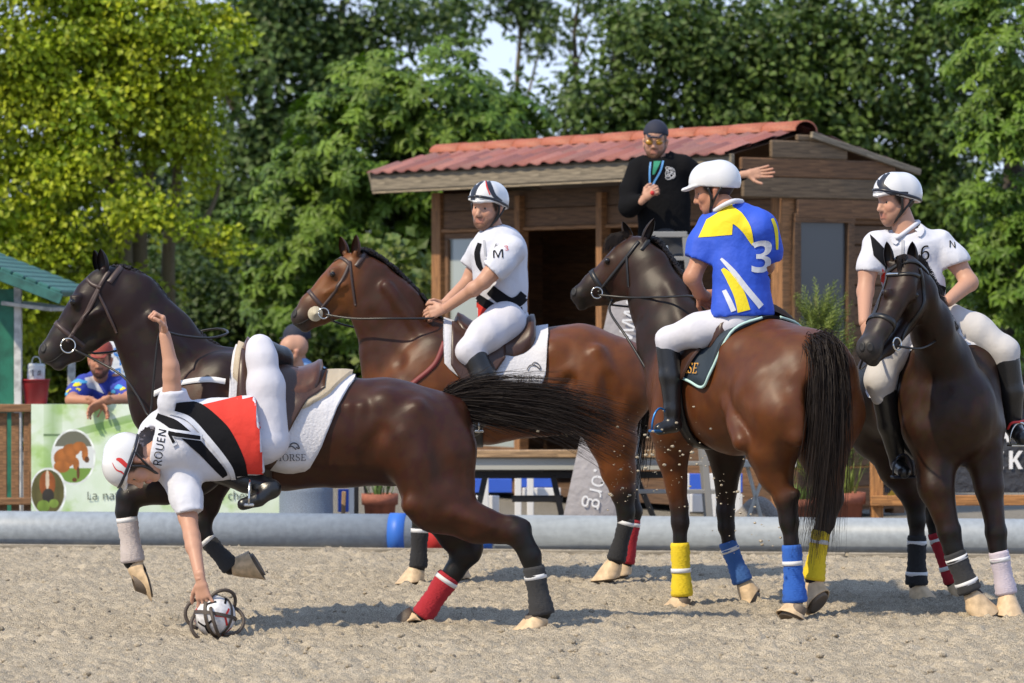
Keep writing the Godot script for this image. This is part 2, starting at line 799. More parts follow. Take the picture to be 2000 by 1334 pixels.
# ---------------------------------------------------------------- light, sky, camera
func make_light() -> void:
	var cam := Camera3D.new()
	cam.name = "camera"
	add_child(cam)
	cam.position = Vector3(0, EYE, 0)
	cam.rotation = Vector3(-tilt, 0, 0)
	cam.fov = rad_to_deg(2.0 * atan(667.0 / FPX))
	cam.near = 0.5
	cam.far = 400.0
	cam.current = true
	var lens := CameraAttributesPhysical.new()
	lens.frustum_focal_length = 12.0 * FPX / 667.0
	lens.frustum_focus_distance = 18.2
	lens.exposure_aperture = 4.2
	lens.frustum_near = 0.5
	lens.frustum_far = 400.0
	cam.attributes = lens
	var sky := ProceduralSkyMaterial.new()
	sky.sky_top_color = Color(0.58, 0.67, 0.82)
	sky.sky_horizon_color = Color(0.80, 0.85, 0.93)
	sky.sky_curve = 0.12
	sky.ground_horizon_color = Color(0.60, 0.58, 0.52)
	sky.ground_bottom_color = Color(0.45, 0.42, 0.38)
	sky.sun_angle_max = 1.0
	sky.energy_multiplier = 1.2
	var env := Environment.new()
	env.background_mode = Environment.BG_SKY
	env.sky = Sky.new()
	env.sky.sky_material = sky
	env.tonemap_mode = Environment.TONE_MAPPER_LINEAR
	env.tonemap_exposure = 1.38
	env.sdfgi_enabled = true
	env.ssao_enabled = true
	env.ssil_enabled = true
	var we := WorldEnvironment.new()
	we.name = "environment"
	we.environment = env
	add_child(we)
	var sun := DirectionalLight3D.new()
	sun.name = "sun"
	sun.light_energy = 1.15
	sun.light_color = Color(1.0, 0.94, 0.83)
	sun.light_angular_distance = 1.2
	sun.shadow_enabled = true
	add_child(sun)
	sun.look_at_from_position(Vector3.ZERO, Vector3(0.62, -0.86, -0.50), Vector3.UP)

func make_textures() -> void:
	tex.fine = noise_tex(0.05, 3, 0.72, 1.12, 512, 4)
	tex.coarse = noise_tex(0.012, 5, 0.75, 1.1, 512, 4)
	tex.speck = noise_tex(0.16, 8, 0.55, 1.15, 512, 3)
	tex.scuff = noise_tex(0.03, 6, 0.86, 1.04, 512, 5)
	tex.bump = noise_tex(0.09, 11, 0, 1, 512, 4, true, 5.0)
	tex.weave = noise_tex(0.3, 12, 0, 1, 256, 2, true, 3.0)
	tex.folds = noise_tex(0.02, 14, 0, 1, 512, 3, true, 14.0)
	tex.grit = noise_tex(0.22, 15, 0, 1, 512, 3, true, 8.0)
	# timber grain: noise stretched along the board
	var nz := FastNoiseLite.new()
	nz.seed = 21
	nz.frequency = 0.03
	nz.fractal_octaves = 4
	var im := Image.create(256, 256, false, Image.FORMAT_RGBA8)
	for y in 256:
		for x in 256:
			var f := 0.5 + 0.5 * nz.get_noise_2d(x * 0.25, y * 4.0)
			var v := lerpf(0.62, 1.12, f)
			if nz.get_noise_2d(x * 0.15 + 500, y * 7.0) > 0.42:
				v *= 0.7
			im.set_pixel(x, y, Color(clampf(v, 0, 1), clampf(v * 0.98, 0, 1), clampf(v * 0.95, 0, 1)))
	tex.grain = ImageTexture.create_from_image(im)

func wood(called: String, col: Color, rough := 0.75) -> StandardMaterial3D:
	return mat(called, col, rough, {"tex": tex.grain, "scale": 1.7, "world": false, "norm": tex.bump, "nscale": 0.25})

# ---------------------------------------------------------------- ground
func make_ground() -> void:
	var sand := mat("sand", lin(0.61, 0.525, 0.405), 0.95, {"vc": true, "tex": tex.speck, "scale": 1.3, "norm": tex.grit, "nscale": 0.9, "spec": 0.2})
	var far := mat("gravel", lin(0.36, 0.33, 0.28), 0.95, {"tex": tex.speck, "scale": 0.7, "norm": tex.grit, "nscale": 0.7, "spec": 0.2})
	var pm := PlaneMesh.new()
	pm.size = Vector2(400, 400)
	var g := struct("ground", pm, far)
	g.position = Vector3(0, -0.07, -60)
	var n1 := FastNoiseLite.new()
	n1.seed = 4; n1.frequency = 1.1; n1.fractal_octaves = 3
	var n2 := FastNoiseLite.new()
	n2.seed = 9; n2.frequency = 12.5; n2.fractal_octaves = 4; n2.fractal_gain = 0.55
	var n3 := FastNoiseLite.new()
	n3.seed = 17; n3.frequency = 24.0; n3.noise_type = FastNoiseLite.TYPE_CELLULAR
	n3.cellular_return_type = FastNoiseLite.RETURN_DISTANCE
	var x0 := -5.4
	var z0 := -24.3
	var c := 0.021
	var nx := 515
	var nz := 470
	var vs := PackedVector3Array()
	var cs := PackedColorArray()
	vs.resize(nx * nz); cs.resize(nx * nz)
	for j in nz:
		for i in nx:
			var x := x0 + i * c
			var z := z0 + j * c
			var v2 := n2.get_noise_2d(x, z)
			var h := n1.get_noise_2d(x, z) * 0.014 + v2 * 0.014 + maxf(0.0, v2) * 0.024
			var v3 := n3.get_noise_2d(x + v2 * 0.05, z)
			h += clampf(-v3 - 0.3, 0.0, 0.5) * 0.035
			vs[j * nx + i] = Vector3(x, h, z)
			var t := 0.92 + 0.16 * n1.get_noise_2d(x * 2.1 + 40, z * 2.1) + 0.14 * n2.get_noise_2d(x * 1.3 + 9, z)
			cs[j * nx + i] = Color(t, t * 0.995, t * 0.98)
	# hoof marks: shallow bowls with a pushed-up rim
	rng.seed = 91
	for q in 420:
		var hz := z0 + 0.3 + rng.randf() * 9.2
		var hx := rng.randf_range(-0.17, 0.17) * absf(hz)
		var rr := rng.randf_range(0.05, 0.085)
		var dp := rng.randf_range(0.010, 0.03)
		var n := int(rr * 1.6 / c) + 1
		var ci := int((hx - x0) / c)
		var cj := int((hz - z0) / c)
		for j in range(maxi(0, cj - n), mini(nz, cj + n + 1)):
			for i in range(maxi(0, ci - n), mini(nx, ci + n + 1)):
				var v := vs[j * nx + i]
				var e := Vector2(v.x - hx, (v.z - hz) * 0.8).length() / rr
				if e < 1.6:
					var dh := -dp * (1.0 - e * e) if e < 1.0 else dp * 0.5 * sin((e - 1.0) / 0.6 * PI)
					vs[j * nx + i] = Vector3(v.x, v.y + dh, v.z)
	mesh_sheet("arena_sand", vs, cs, nx, nz, sand)
	# the sand goes on around the trampled part
	var st := st_new()
	st.set_color(Color(0.95, 0.95, 0.94))
	for q in [[-30.0, -24.3, -5.3, 8.0], [5.3, -24.3, 30.0, 8.0], [-5.4, -14.5, 5.4, 8.0]]:
		quad4(st, Vector3(q[0], -0.01, q[1]), Vector3(q[2], -0.01, q[1]), Vector3(q[2], -0.01, q[3]), Vector3(q[0], -0.01, q[3]))
	st.generate_normals()
	struct("arena_ground", st.commit(), sand)
	# loose clods on top
	var clod := clod_mesh()
	var mm := MultiMesh.new()
	mm.transform_format = MultiMesh.TRANSFORM_3D
	mm.use_colors = true
	mm.mesh = clod
	mm.instance_count = 16000
	rng.seed = 77
	for i in mm.instance_count:
		var z := -24.0 + 9.6 * pow(rng.randf(), 0.9)
		var x := rng.randf_range(-0.17, 0.17) * -z
		var s := 0.005 + 0.017 * pow(rng.randf(), 3.5)
		var b := Basis.from_euler(Vector3(rng.randf() * 6, rng.randf() * 6, rng.randf() * 6)).scaled(Vector3(s, s * 0.7, s))
		var h := n1.get_noise_2d(x, z) * 0.02 + maxf(0.0, n2.get_noise_2d(x, z)) * 0.03
		mm.set_instance_transform(i, Transform3D(b, Vector3(x, h + s * 0.3, z)))
		var t := rng.randf_range(0.72, 1.0)
		mm.set_instance_color(i, Color(t, t * 0.99, t * 0.97))
	var o := MultiMeshInstance3D.new()
	o.name = "sand_clods"
	o.multimesh = mm
	o.material_override = sand
	add_child(o, true)
	tag(o, "loose lumps of pale sand lying all over the arena", "sand")
	o.set_meta("kind", "stuff")

func clod_mesh() -> ArrayMesh:
	var st := st_new()
	var ico := SphereMesh.new()
	ico.radius = 1.0; ico.height = 2.0; ico.radial_segments = 6; ico.rings = 3
	var arr := ico.get_mesh_arrays()
	var vs: PackedVector3Array = arr[Mesh.ARRAY_VERTEX]
	var ix: PackedInt32Array = arr[Mesh.ARRAY_INDEX]
	st.set_color(Color.WHITE)
	var nz := FastNoiseLite.new()
	nz.frequency = 0.9
	for k in ix:
		var v := vs[k]
		st.add_vertex(v * (1.0 + 0.5 * nz.get_noise_3dv(v * 1.3)))
	st.generate_normals()
	return st.commit()

func mesh_sheet(called: String, vs: PackedVector3Array, cs: PackedColorArray, nx: int, nz: int, m: Material) -> MeshInstance3D:
	var ns := PackedVector3Array()
	ns.resize(vs.size())
	var ix := PackedInt32Array()
	ix.resize((nx - 1) * (nz - 1) * 6)
	var k := 0
	for j in nz - 1:
		for i in nx - 1:
			var a := j * nx + i
			ix[k] = a; ix[k + 1] = a + 1; ix[k + 2] = a + nx + 1
			ix[k + 3] = a; ix[k + 4] = a + nx + 1; ix[k + 5] = a + nx
			k += 6
	for j in nz:
		for i in nx:
			var a := j * nx + i
			var dx := vs[j * nx + mini(i + 1, nx - 1)] - vs[j * nx + maxi(i - 1, 0)]
			var dz := vs[mini(j + 1, nz - 1) * nx + i] - vs[maxi(j - 1, 0) * nx + i]
			ns[a] = dz.cross(dx).normalized()
	var arr := []
	arr.resize(Mesh.ARRAY_MAX)
	arr[Mesh.ARRAY_VERTEX] = vs
	arr[Mesh.ARRAY_NORMAL] = ns
	arr[Mesh.ARRAY_COLOR] = cs
	arr[Mesh.ARRAY_INDEX] = ix
	var me := ArrayMesh.new()
	me.add_surface_from_arrays(Mesh.PRIMITIVE_TRIANGLES, arr)
	return struct(called, me, m)

# ---------------------------------------------------------------- barrier pipe
func make_pipe() -> void:
	var pm := mat("pipe", lin(0.30, 0.335, 0.37), 0.5, {"tex": tex.scuff, "scale": 0.9, "norm": tex.bump, "nscale": 0.06})
	var l := Vector3(-6.4, 0.118, -24.25)
	var r := Vector3(6.4, 0.128, -22.35)
	var ax := (r - l).normalized()
	var spl := [0.0, 0.487, 1.0]
	var lens := l.distance_to(r)
	for k in 2:
		var t := thing("barrier_pipe", ["long grey plastic pipe edging the arena behind the leaning rider's horse", "long grey plastic pipe edging the arena behind the blue shirted rider's horse"][k], "barrier", l.lerp(r, (spl[k] + spl[k + 1]) / 2) * Vector3(1, 0, 1), "pipes along the arena edge")
		var a = l + ax * lens * spl[k]
		var ln: float = lens * (spl[k + 1] - spl[k]) - 0.004
		part(t, "pipe", lathe_mesh(a, ax, [[0.0, 0.10], [0.0, 0.126], [ln, 0.126], [ln, 0.10]], 40), pm)
		if k == 0:
			var cols := [mat("blue_band", lin(0.03, 0.14, 0.55), 0.5), mat("red_band", lin(0.5, 0.03, 0.03), 0.5)]
			for b in [[772.0, 0], [948.0, 0], [852.0, 1]]:
				var p := at(b[0], 1035.0, 23.3)
				var s: float = (p - a).dot(ax)
				part(t, "band", lathe_mesh(a + ax * (s - 0.055), ax, [[0.0, 0.126], [0.0, 0.133], [0.11, 0.133], [0.11, 0.126]], 30), cols[b[1]])
	var bd := wood("edge_board", lin(0.36, 0.33, 0.28))
	for k in 3:
		var a := l.lerp(r, k / 3.0) + Vector3(0, -0.118, 0.16)
		var b := l.lerp(r, (k + 1) / 3.0) + Vector3(0, -0.118, 0.16)
		a.y = 0.012; b.y = 0.012
		var bo := bar(self, numbered("edging_board"), a + ax * 0.01, b - ax * 0.01, 0.05, 0.05, bd)
		tag(bo, ["weathered edging board at the pipe's foot, leftmost stretch", "weathered edging board at the pipe's foot, middle stretch under the bay horse", "weathered edging board at the pipe's foot, rightmost stretch"][k], "board", "edging boards")

# ---------------------------------------------------------------- wooden cabin
var HO := Vector3(2.12, 0, -28.0)
var HU := Vector3(-0.573, 0, -0.819)
var HV := Vector3(0.819, 0, -0.573)
func hp(a: float, y: float, b: float) -> Vector3:
	return HO + HU * a + HV * b + Vector3(0, y, 0)

func make_cabin() -> void:
	var t := thing("wooden_cabin", "brown timber cabin with red tiled roof behind the riders", "cabin", hp(2.4, 0, 0.6))
	var brown := wood("cabin_brown", lin(0.20, 0.105, 0.05))
	var brown2 := wood("cabin_brown_dark", lin(0.15, 0.085, 0.045))
	var post := wood("cabin_post", lin(0.36, 0.18, 0.075))
	var grey := wood("cabin_grey", lin(0.27, 0.235, 0.18))
	var L := 4.92
	var W := 1.2
	# corner posts and front posts
	for a in [0.06, 4.86]:
		bar(t, "post", hp(a, -0.05, 0.05), hp(a, 2.62, 0.05), 0.14, 0.14, post, HU)
	for a in [2.37, 3.56]:
		bar(t, "post", hp(a, -0.05, 0.0), hp(a, 2.56, 0.0), 0.10, 0.08, post, HU)
	bar(t, "post", hp(0.06, -0.05, W), hp(0.06, 2.5, W), 0.12, 0.12, brown, HU)
	# header boards over the openings
	for k in 2:
		bar(t, "header_board", hp(0.14, 2.37 + k * 0.16, 0.03), hp(4.78, 2.37 + k * 0.16, 0.03), 0.04, 0.155, [brown, brown2][k])
	bar(t, "lintel", hp(0.14, 2.275, 0.02), hp(4.78, 2.275, 0.02), 0.07, 0.03, post)
	# glazed bay on the left of the front
	var glass := mat("cabin_glass", lin(0.30, 0.34, 0.33), 0.08, {"spec": 0.6})
	var w := bar(t, "window", hp(3.62, 1.3, 0.04), hp(4.78, 1.3, 0.04), 0.02, 1.9, glass)
	for q in [[3.64, 4.76, 2.23], [3.64, 4.76, 0.36]]:
		bar(w, "frame", hp(q[0], q[2], 0.03), hp(q[1], q[2], 0.03), 0.05, 0.05, brown)
	for q in [3.65, 4.72, 4.2]:
		bar(w, "frame", hp(q, 0.4, 0.025), hp(q, 2.2, 0.025), 0.05, 0.05, brown, HU)
	# low front boards under the counter, back wall, left wall
	for k in 5:
		bar(t, "plank", hp(2.45, 0.1 + k * 0.16, 0.06), hp(0.14, 0.1 + k * 0.16, 0.06), 0.03, 0.155, [brown2, brown][k % 2])
	for k in 16:
		bar(t, "plank", hp(0.0, 0.1 + k * 0.165, W), hp(L, 0.1 + k * 0.165, W), 0.03, 0.1648, [brown2, brown][k % 2])
		bar(t, "plank", hp(L, 0.1 + k * 0.165, 0.1), hp(L, 0.1 + k * 0.165, W), 0.03, 0.1648, [brown, brown2][k % 2])
	bar(t, "floor", hp(0, 0.03, W / 2), hp(L, 0.03, W / 2), W, 0.08, brown2)
	# gable side seen on the right: window, boards, gable boards
	var gw := bar(t, "window", hp(0.0, 1.5, 0.15), hp(0.0, 1.5, 0.62), 0.02, 1.55, mat("cabin_glass_dark", lin(0.07, 0.075, 0.08), 0.12, {"spec": 0.5}))
	bar(gw, "frame", hp(-0.02, 2.3, 0.08), hp(-0.02, 2.3, 0.70), 0.05, 0.07, brown)
	bar(gw, "frame", hp(-0.02, 0.7, 0.08), hp(-0.02, 0.7, 0.70), 0.05, 0.07, brown)
	for q in [0.11, 0.66]:
		bar(gw, "frame", hp(-0.02, 0.735, q), hp(-0.02, 2.265, q), 0.07, 0.05, brown2, HU)
	for k in 15:
		var y := 0.09 + k * 0.16
		bar(t, "plank", hp(0.0, y, 0.70), hp(0.0, y, W + 0.05), 0.035, 0.15, [brown, brown2][(k * 7) % 3 % 2], Vector3.UP, 0.012)
	for k in 4:
		bar(t, "plank", hp(0.0, 0.09 + k * 0.16, 0.12), hp(0.0, 0.09 + k * 0.16, 0.69), 0.035, 0.15, brown2, Vector3.UP, 0.012)
	var gab := wood("cabin_gable", lin(0.20, 0.14, 0.085))
	var gy := [2.37, 2.53, 2.685, 2.83, 2.925]
	var g0 := [0.1, -0.44, -0.46, -0.16, 0.1]
	var g1 := [1.22, 1.3, 1.12, 0.62, 0.36]
	for k in 5:
		var gm: Material = [brown, gab, brown, gab, gab][k]
		bar(t, "gable_board", hp(-0.03, gy[k], g0[k]), hp(-0.03, gy[k], g1[k]), 0.035, [0.155, 0.16, 0.15, 0.14, 0.05][k], gm, Vector3.UP, 0.014)
	# eaves boards: fascia under the tiles, soffit
	bar(t, "fascia", hp(-0.02, 2.71, -0.52), hp(5.12, 2.71, -0.52), 0.035, 0.15, grey)
	bar(t, "fascia_lip", hp(-0.02, 2.625, -0.50), hp(5.12, 2.625, -0.50), 0.05, 0.03, wood("cabin_lip", lin(0.42, 0.35, 0.25)))
	bar(t, "soffit", hp(0.0, 2.665, -0.25), hp(5.1, 2.665, -0.25), 0.48, 0.02, brown2)
	bar(t, "bargeboard", hp(5.13, 2.70, -0.53), hp(5.13, 2.90, 0.21), 0.035, 0.2, grey)
	bar(t, "bargeboard", hp(5.13, 2.90, 0.21), hp(5.13, 2.62, 1.33), 0.035, 0.14, grey)
	bar(t, "bargeboard", hp(-0.06, 2.95, 0.23), hp(-0.06, 2.68, 1.36), 0.035, 0.05, grey)
	# roof: deck, tiles in overlapping rows, ridge tiles
	var e0 := hp(0, 2.79, -0.56)
	var rdg := hp(0, 2.985, 0.21)
	var bk := hp(0, 2.69, 1.36)
	var deck := st_new()
	var len_u := HU * 5.12
	quad4(deck, e0 - Vector3(0, 0.02, 0), e0 + len_u - Vector3(0, 0.02, 0), rdg + len_u - Vector3(0, 0.02, 0), rdg - Vector3(0, 0.02, 0))
	quad4(deck, rdg - Vector3(0, 0.02, 0), rdg + len_u - Vector3(0, 0.02, 0), bk + len_u - Vector3(0, 0.02, 0), bk - Vector3(0, 0.02, 0))
	deck.generate_normals()
	var roof := part(t, "roof", deck.commit(), brown2)
	var tiles := []
	for c in [lin(0.27, 0.085, 0.062), lin(0.30, 0.11, 0.09), lin(0.20, 0.07, 0.06), lin(0.33, 0.13, 0.105), lin(0.23, 0.10, 0.085)]:
		tiles.append(mat("tile%d" % tiles.size(), c, 0.6, {"tex": tex.fine, "scale": 2.0}))
	rng.seed = 5
	for side in 2:
		var a0: Vector3 = e0 if side == 0 else bk
		var sl: Vector3 = rdg - a0
		var rows := 3 if side == 0 else 4
		var run := sl.length() / rows
		var sd := sl.normalized()
		var tm := tile_mesh(0.204, run + 0.05)
		for r in rows:
			for c in 25:
				var nrm := HU.cross(sd).normalized()
				if nrm.y < 0:
					nrm = -nrm
				var o: Vector3 = a0 + sd * (run * (r + 0.5)) + HU * (0.103 + c * 0.2045) + nrm * (0.022 + rng.randf_range(-0.003, 0.003))
				var bs := Basis(HU, nrm, HU.cross(nrm))
				if bs.z.dot(sd) > 0:
					bs = Basis(-HU, nrm, (-HU).cross(nrm))
				bs = bs * Basis(Vector3(1, 0, 0), 0.05 + rng.randf_range(-0.01, 0.01))
				piece(roof, "tile", tm, tiles[rng.randi() % 5], Transform3D(bs, o))
	var rm := mat("ridge_tile", lin(0.42, 0.125, 0.065), 0.6, {"tex": tex.fine, "scale": 2.0})
	var rmesh := ridge_mesh(0.44)
	for k in 12:
		var o := rdg + HU * (0.2 + k * 0.43) + Vector3(0, 0.0 + (k % 2) * 0.004, 0)
		piece(roof, "ridge_tile", rmesh, rm, Transform3D(Basis(HV, Vector3.UP, HV.cross(Vector3.UP)) * Basis(Vector3(1, 0, 0), 0.018), o))

func tile_mesh(w: float, l: float) -> ArrayMesh:
	var st := st_new()
	st.set_smooth_group(0)
	var n := 8
	var prof := []
	for i in n + 1:
		var f := float(i) / n
		prof.append(Vector2((f - 0.5) * w, 0.014 * sin(f * TAU) * (1.0 if f < 0.5 else 0.5)))
	for i in n:
		var a: Vector2 = prof[i]
		var b: Vector2 = prof[i + 1]
		quad4(st, Vector3(a.x, a.y, -l / 2), Vector3(b.x, b.y, -l / 2), Vector3(b.x, b.y, l / 2), Vector3(a.x, a.y, l / 2))
		quad4(st, Vector3(a.x, a.y - 0.014, l / 2), Vector3(a.x, a.y, l / 2), Vector3(b.x, b.y, l / 2), Vector3(b.x, b.y - 0.014, l / 2))
	st.generate_normals()
	return st.commit()

func ridge_mesh(l: float) -> ArrayMesh:
	var st := st_new()
	st.set_smooth_group(0)
	var n := 10
	for i in n:
		var a0 := PI * i / n
		var a1 := PI * (i + 1) / n
		var r0 := 0.105
		var r1 := 0.118
		var p := Vector3(cos(a0), sin(a0) * 0.72, 0)
		var q := Vector3(cos(a1), sin(a1) * 0.72, 0)
		quad4(st, p * r0 + Vector3(0, 0, -l / 2), q * r0 + Vector3(0, 0, -l / 2), q * r1 + Vector3(0, 0, l / 2), p * r1 + Vector3(0, 0, l / 2))
		quad4(st, p * r1 + Vector3(0, 0, l / 2), q * r1 + Vector3(0, 0, l / 2), q * (r1 - 0.015) + Vector3(0, 0, l / 2), p * (r1 - 0.015) + Vector3(0, 0, l / 2))
	st.generate_normals()
	return st.commit()

# ---------------------------------------------------------------- green kiosk on the left
func make_kiosk() -> void:
	var d := 26.6
	var t := thing("green_kiosk", "green kiosk with ribbed roof and white posts at the left edge", "kiosk", at(0, 1000, d) * Vector3(1, 0, 1))
	var gr := mat("kiosk_green", lin(0.02, 0.17, 0.105), 0.55, {"tex": tex.coarse, "scale": 1.0})
	var gr2 := mat("kiosk_roof", lin(0.04, 0.155, 0.13), 0.5, {"tex": tex.coarse, "scale": 1.0})
	var wh := mat("kiosk_white", lin(0.62, 0.62, 0.60), 0.6, {"tex": tex.coarse, "scale": 1.5})
	var pl := at(-260, 1000, d)
	var pr := at(30, 1000, d)
	for k in 4:
		var a := pl.lerp(pr, k / 4.0)
		var b := pl.lerp(pr, (k + 1) / 4.0)
		a.y = 0.86; b.y = 0.86
		bar(t, "wall_panel", a + Vector3(0.004, 0, 0), b - Vector3(0.004, 0, 0), 0.04, 1.75, gr)
	for px in [36.0, 140.0]:
		var p := at(px, 1000, d + (0.0 if px < 100 else 1.5))
		p.y = 0
		bar(t, "post", p, p + Vector3(0, 1.82 if px < 100 else 1.6, 0), 0.055, 0.055, wh, Vector3(1, 0, 0))
	for px in [-240.0, -30.0]:
		var p := at(px, 1000, d + 1.5)
		p.y = 0
		bar(t, "post", p, p + Vector3(0, 1.8, 0), 0.055, 0.055, wh, Vector3(1, 0, 0))
	# roof: sheets stepping down to the right
	var e1 := at(122, 574, d - 0.45)
	var rs := at(-120, 478, d - 0.45)
	var run := (e1 - rs)
	var rib := run / 10.0
	for k in 10:
		var a: Vector3 = rs + rib * k
		var b: Vector3 = rs + rib * (k + 1)
		var c := (a + b) / 2 + Vector3(0, 0, -1.1)
		var x := run.normalized()
		piece(t, "roof_sheet", box_mesh(Vector3(rib.length() - 0.006, 0.05, 2.3), 0.012), gr2, Transform3D(Basis(x, Vector3(0, 0, 1).cross(x), Vector3(0, 0, 1)), c))
	bar(t, "roof_edge", rs + Vector3(0, -0.05, 0.065), e1 + Vector3(0, -0.04, 0.065), 0.03, 0.075, gr2, Vector3.UP)
	bar(t, "soffit", at(30, 592, d + 0.6), at(124, 604, d + 0.6), 1.5, 0.03, wh)
	var cn := at(75, 792, d)
	var ct := bar(t, "counter", at(-100, 794, d + 0.1), at(120, 794, d + 0.1), 0.35, 0.03, wh)
	# red bucket with a paper bag in it, on the counter
	var bm := mat("bucket_red", lin(0.36, 0.02, 0.025), 0.45)
	var bb := at(70, 788, d + 0.05)
	bb.y = ct.position.y + origin_of(t).y + 0.016
	var bk := part(self, numbered("bucket"), lathe_mesh(bb, Vector3.UP, [[0.004, 0.0], [0.0, 0.082], [0.18, 0.102], [0.188, 0.112], [0.19, 0.104], [0.02, 0.08], [0.02, 0.0]], 22), bm)
	tag(bk, "red plastic bucket standing on the green kiosk's counter", "bucket")
	var bagm := mat("paper_white", lin(0.66, 0.68, 0.68), 0.8, {"norm": tex.folds, "nscale": 0.5, "scale": 2.0})
	var bg := thing("paper_bag", "white paper bag with print standing in the red bucket", "bag", bb + Vector3(0, 0.03, 0))
	piece(bg, "bag", box_mesh(Vector3(0.13, 0.27, 0.07), 0.01, 0.98), bagm, Transform3D(Basis.from_euler(Vector3(0.05, 0.1, -0.04)), bb + Vector3(0, 0.17, 0)))
	part(bg, "handle", tube_mesh(curve_pts([bb + Vector3(-0.03, 0.30, 0.02), bb + Vector3(-0.015, 0.35, 0.02), bb + Vector3(0.025, 0.35, 0.02), bb + Vector3(0.04, 0.30, 0.02)], 10), radii_of(10, 0.004, 0.004), 5), bagm)
	part(bg, "print", text_mesh(null, "I #", bb + Vector3(0.01, 0.235, 0.045), Vector3(1, 0, 0), Vector3.UP, 0.045, 0.0, true), mat("ink", lin(0.02, 0.02, 0.025), 0.7))

func radii_of(n: int, a: float, b: float) -> Array:
	var r := []
	for i in n:
		r.append(lerpf(a, b, float(i) / (n - 1)))
	return r

# ---------------------------------------------------------------- fences and banners
func make_fences() -> void:
	var d := 25.0
	var wd := wood("fence_wood", lin(0.30, 0.16, 0.075))
	var t := thing("slat_fence", "brown wooden slat fence in front of the green kiosk", "fence", at(30, 1040, d) * Vector3(1, 0, 1))
	bar(t, "rail", at(-200, 797, d), at(62, 797, d), 0.05, 0.055, wd)
	bar(t, "rail", at(-200, 979, d), at(62, 979, d), 0.05, 0.05, wd)
	for k in 9:
		var x := 54.0 - k * 24.0
		var a := at(x, 1045, d + 0.045)
		a.y = 0.0
		var b := at(x, 806, d + 0.045)
		bar(t, "slat", a, b, 0.055, 0.02, wd, Vector3(0, 0, 1))
	# long printed banner
	var bt := thing("banner", "pale green banner printed with horses in circles, hung on the fence", "banner", at(300, 1040, d) * Vector3(1, 0, 1))
	var w := 2.0
	var p0 := at(62, 789, d)
	var p1 := at(560, 789, d)
	w = p1.x - p0.x
	var h := 0.82
	var st := st_new()
	st.set_smooth_group(0)
	var n := 24
	for i in n:
		for j in 6:
			var q := []
			for c in [[0, 0], [1, 0], [1, 1], [0, 1]]:
				var u := float(i + c[0]) / n
				var v := float(j + c[1]) / 6
				st.set_uv(Vector2(u, v))
				q.append([Vector2(u, v), Vector3(p0.x + u * w, p0.y - v * h, p0.z + 0.03 + 0.006 * sin(u * 17.0 + v * 2.0) * v)])
			for k in [0, 1, 2, 0, 2, 3]:
				st.set_uv(q[k][0])
				st.add_vertex(q[k][1])
	st.generate_normals()
	var bm := StandardMaterial3D.new()
	bm.albedo_texture = banner_picture()
	bm.roughness = 0.5
	bm.cull_mode = BaseMaterial3D.CULL_DISABLED
	part(bt, "sheet", st.commit(), bm)
	var ink := mat("banner_ink", lin(0.08, 0.10, 0.08), 0.6)
	var zf := func(x: float, y: float) -> Vector3: var q := at(x, y, d); return Vector3(q.x, q.y, p0.z + 0.0385)
	for q in [["La", 181.0], ["nature", 233.0], ["du", 426.0], ["cheval", 476.0]]:
		part(bt, "lettering", text_mesh(null, q[0], zf.call(q[1], 968), Vector3.RIGHT, Vector3.UP, 0.056), ink)
	for x in [64.0, 310.0, 556.0]:
		var a := at(x, 1040, d + 0.05)
		a.y = 0
		bar(bt, "stake", a, at(x, 795, d + 0.05), 0.05, 0.05, wd, Vector3(1, 0, 0))
	# right-hand fence with a black banner
	var dr := 24.6
	var org := wood("fence_orange", lin(0.50, 0.24, 0.085))
	var f := thing("rail_fence", "orange brown timber rail fence behind the rightmost horse", "fence", at(1850, 1050, dr) * Vector3(1, 0, 1))
	for x in [1712.0, 2080.0]:
		var a := at(x, 1050, dr)
		a.y = 0
		bar(f, "post", a, at(x, 752, dr), 0.085, 0.085, org, Vector3(1, 0, 0))
	bar(f, "rail", at(1700, 765, dr - 0.07), at(2120, 762, dr - 0.07), 0.05, 0.07, org)
	bar(f, "rail", at(1700, 978, dr - 0.07), at(2120, 976, dr - 0.07), 0.05, 0.07, org)
	var bb := thing("black_banner", "black banner with white letters on the orange timber rail fence", "banner", at(1860, 1050, dr + 0.1) * Vector3(1, 0, 1))
	var q0 := at(1728, 800, dr + 0.06)
	var q1 := at(2070, 962, dr + 0.06)
	piece(bb, "sheet", box_mesh(Vector3(q1.x - q0.x, q0.y - q1.y, 0.012), 0.003), mat("banner_black", lin(0.035, 0.037, 0.045), 0.55, {"norm": tex.folds, "nscale": 0.3}), Transform3D(Basis.IDENTITY, (q0 + q1) / 2))
	var white := mat("banner_white", lin(0.75, 0.75, 0.76), 0.6)
	part(bb, "lettering", text_mesh(null, "I", at(1952, 899, dr + 0.04), Vector3.RIGHT, Vector3.UP, 0.125, 0, false, true), white)
	part(bb, "lettering", text_mesh(null, "K", at(1982, 899, dr + 0.04), Vector3.RIGHT, Vector3.UP, 0.125, 0, false, true), white)
	part(bb, "lettering", text_mesh(null, "A", at(1960, 850, dr + 0.04), Vector3.RIGHT, Vector3.UP, 0.10, 0, false, true), white)
	var yel := mat("banner_yellow", lin(0.72, 0.42, 0.03), 0.6)
	for k in 3:
		var a := at(1733, 902 + k * 32.0, dr + 0.045)
		var st2 := st_new()
		quad4(st2, a, a + Vector3(0.13, 0.13, 0), a + Vector3(0.13, 0.07, 0), a + Vector3(0, -0.06, 0))
		st2.generate_normals()
		part(bb, "stripe", st2.commit(), yel)

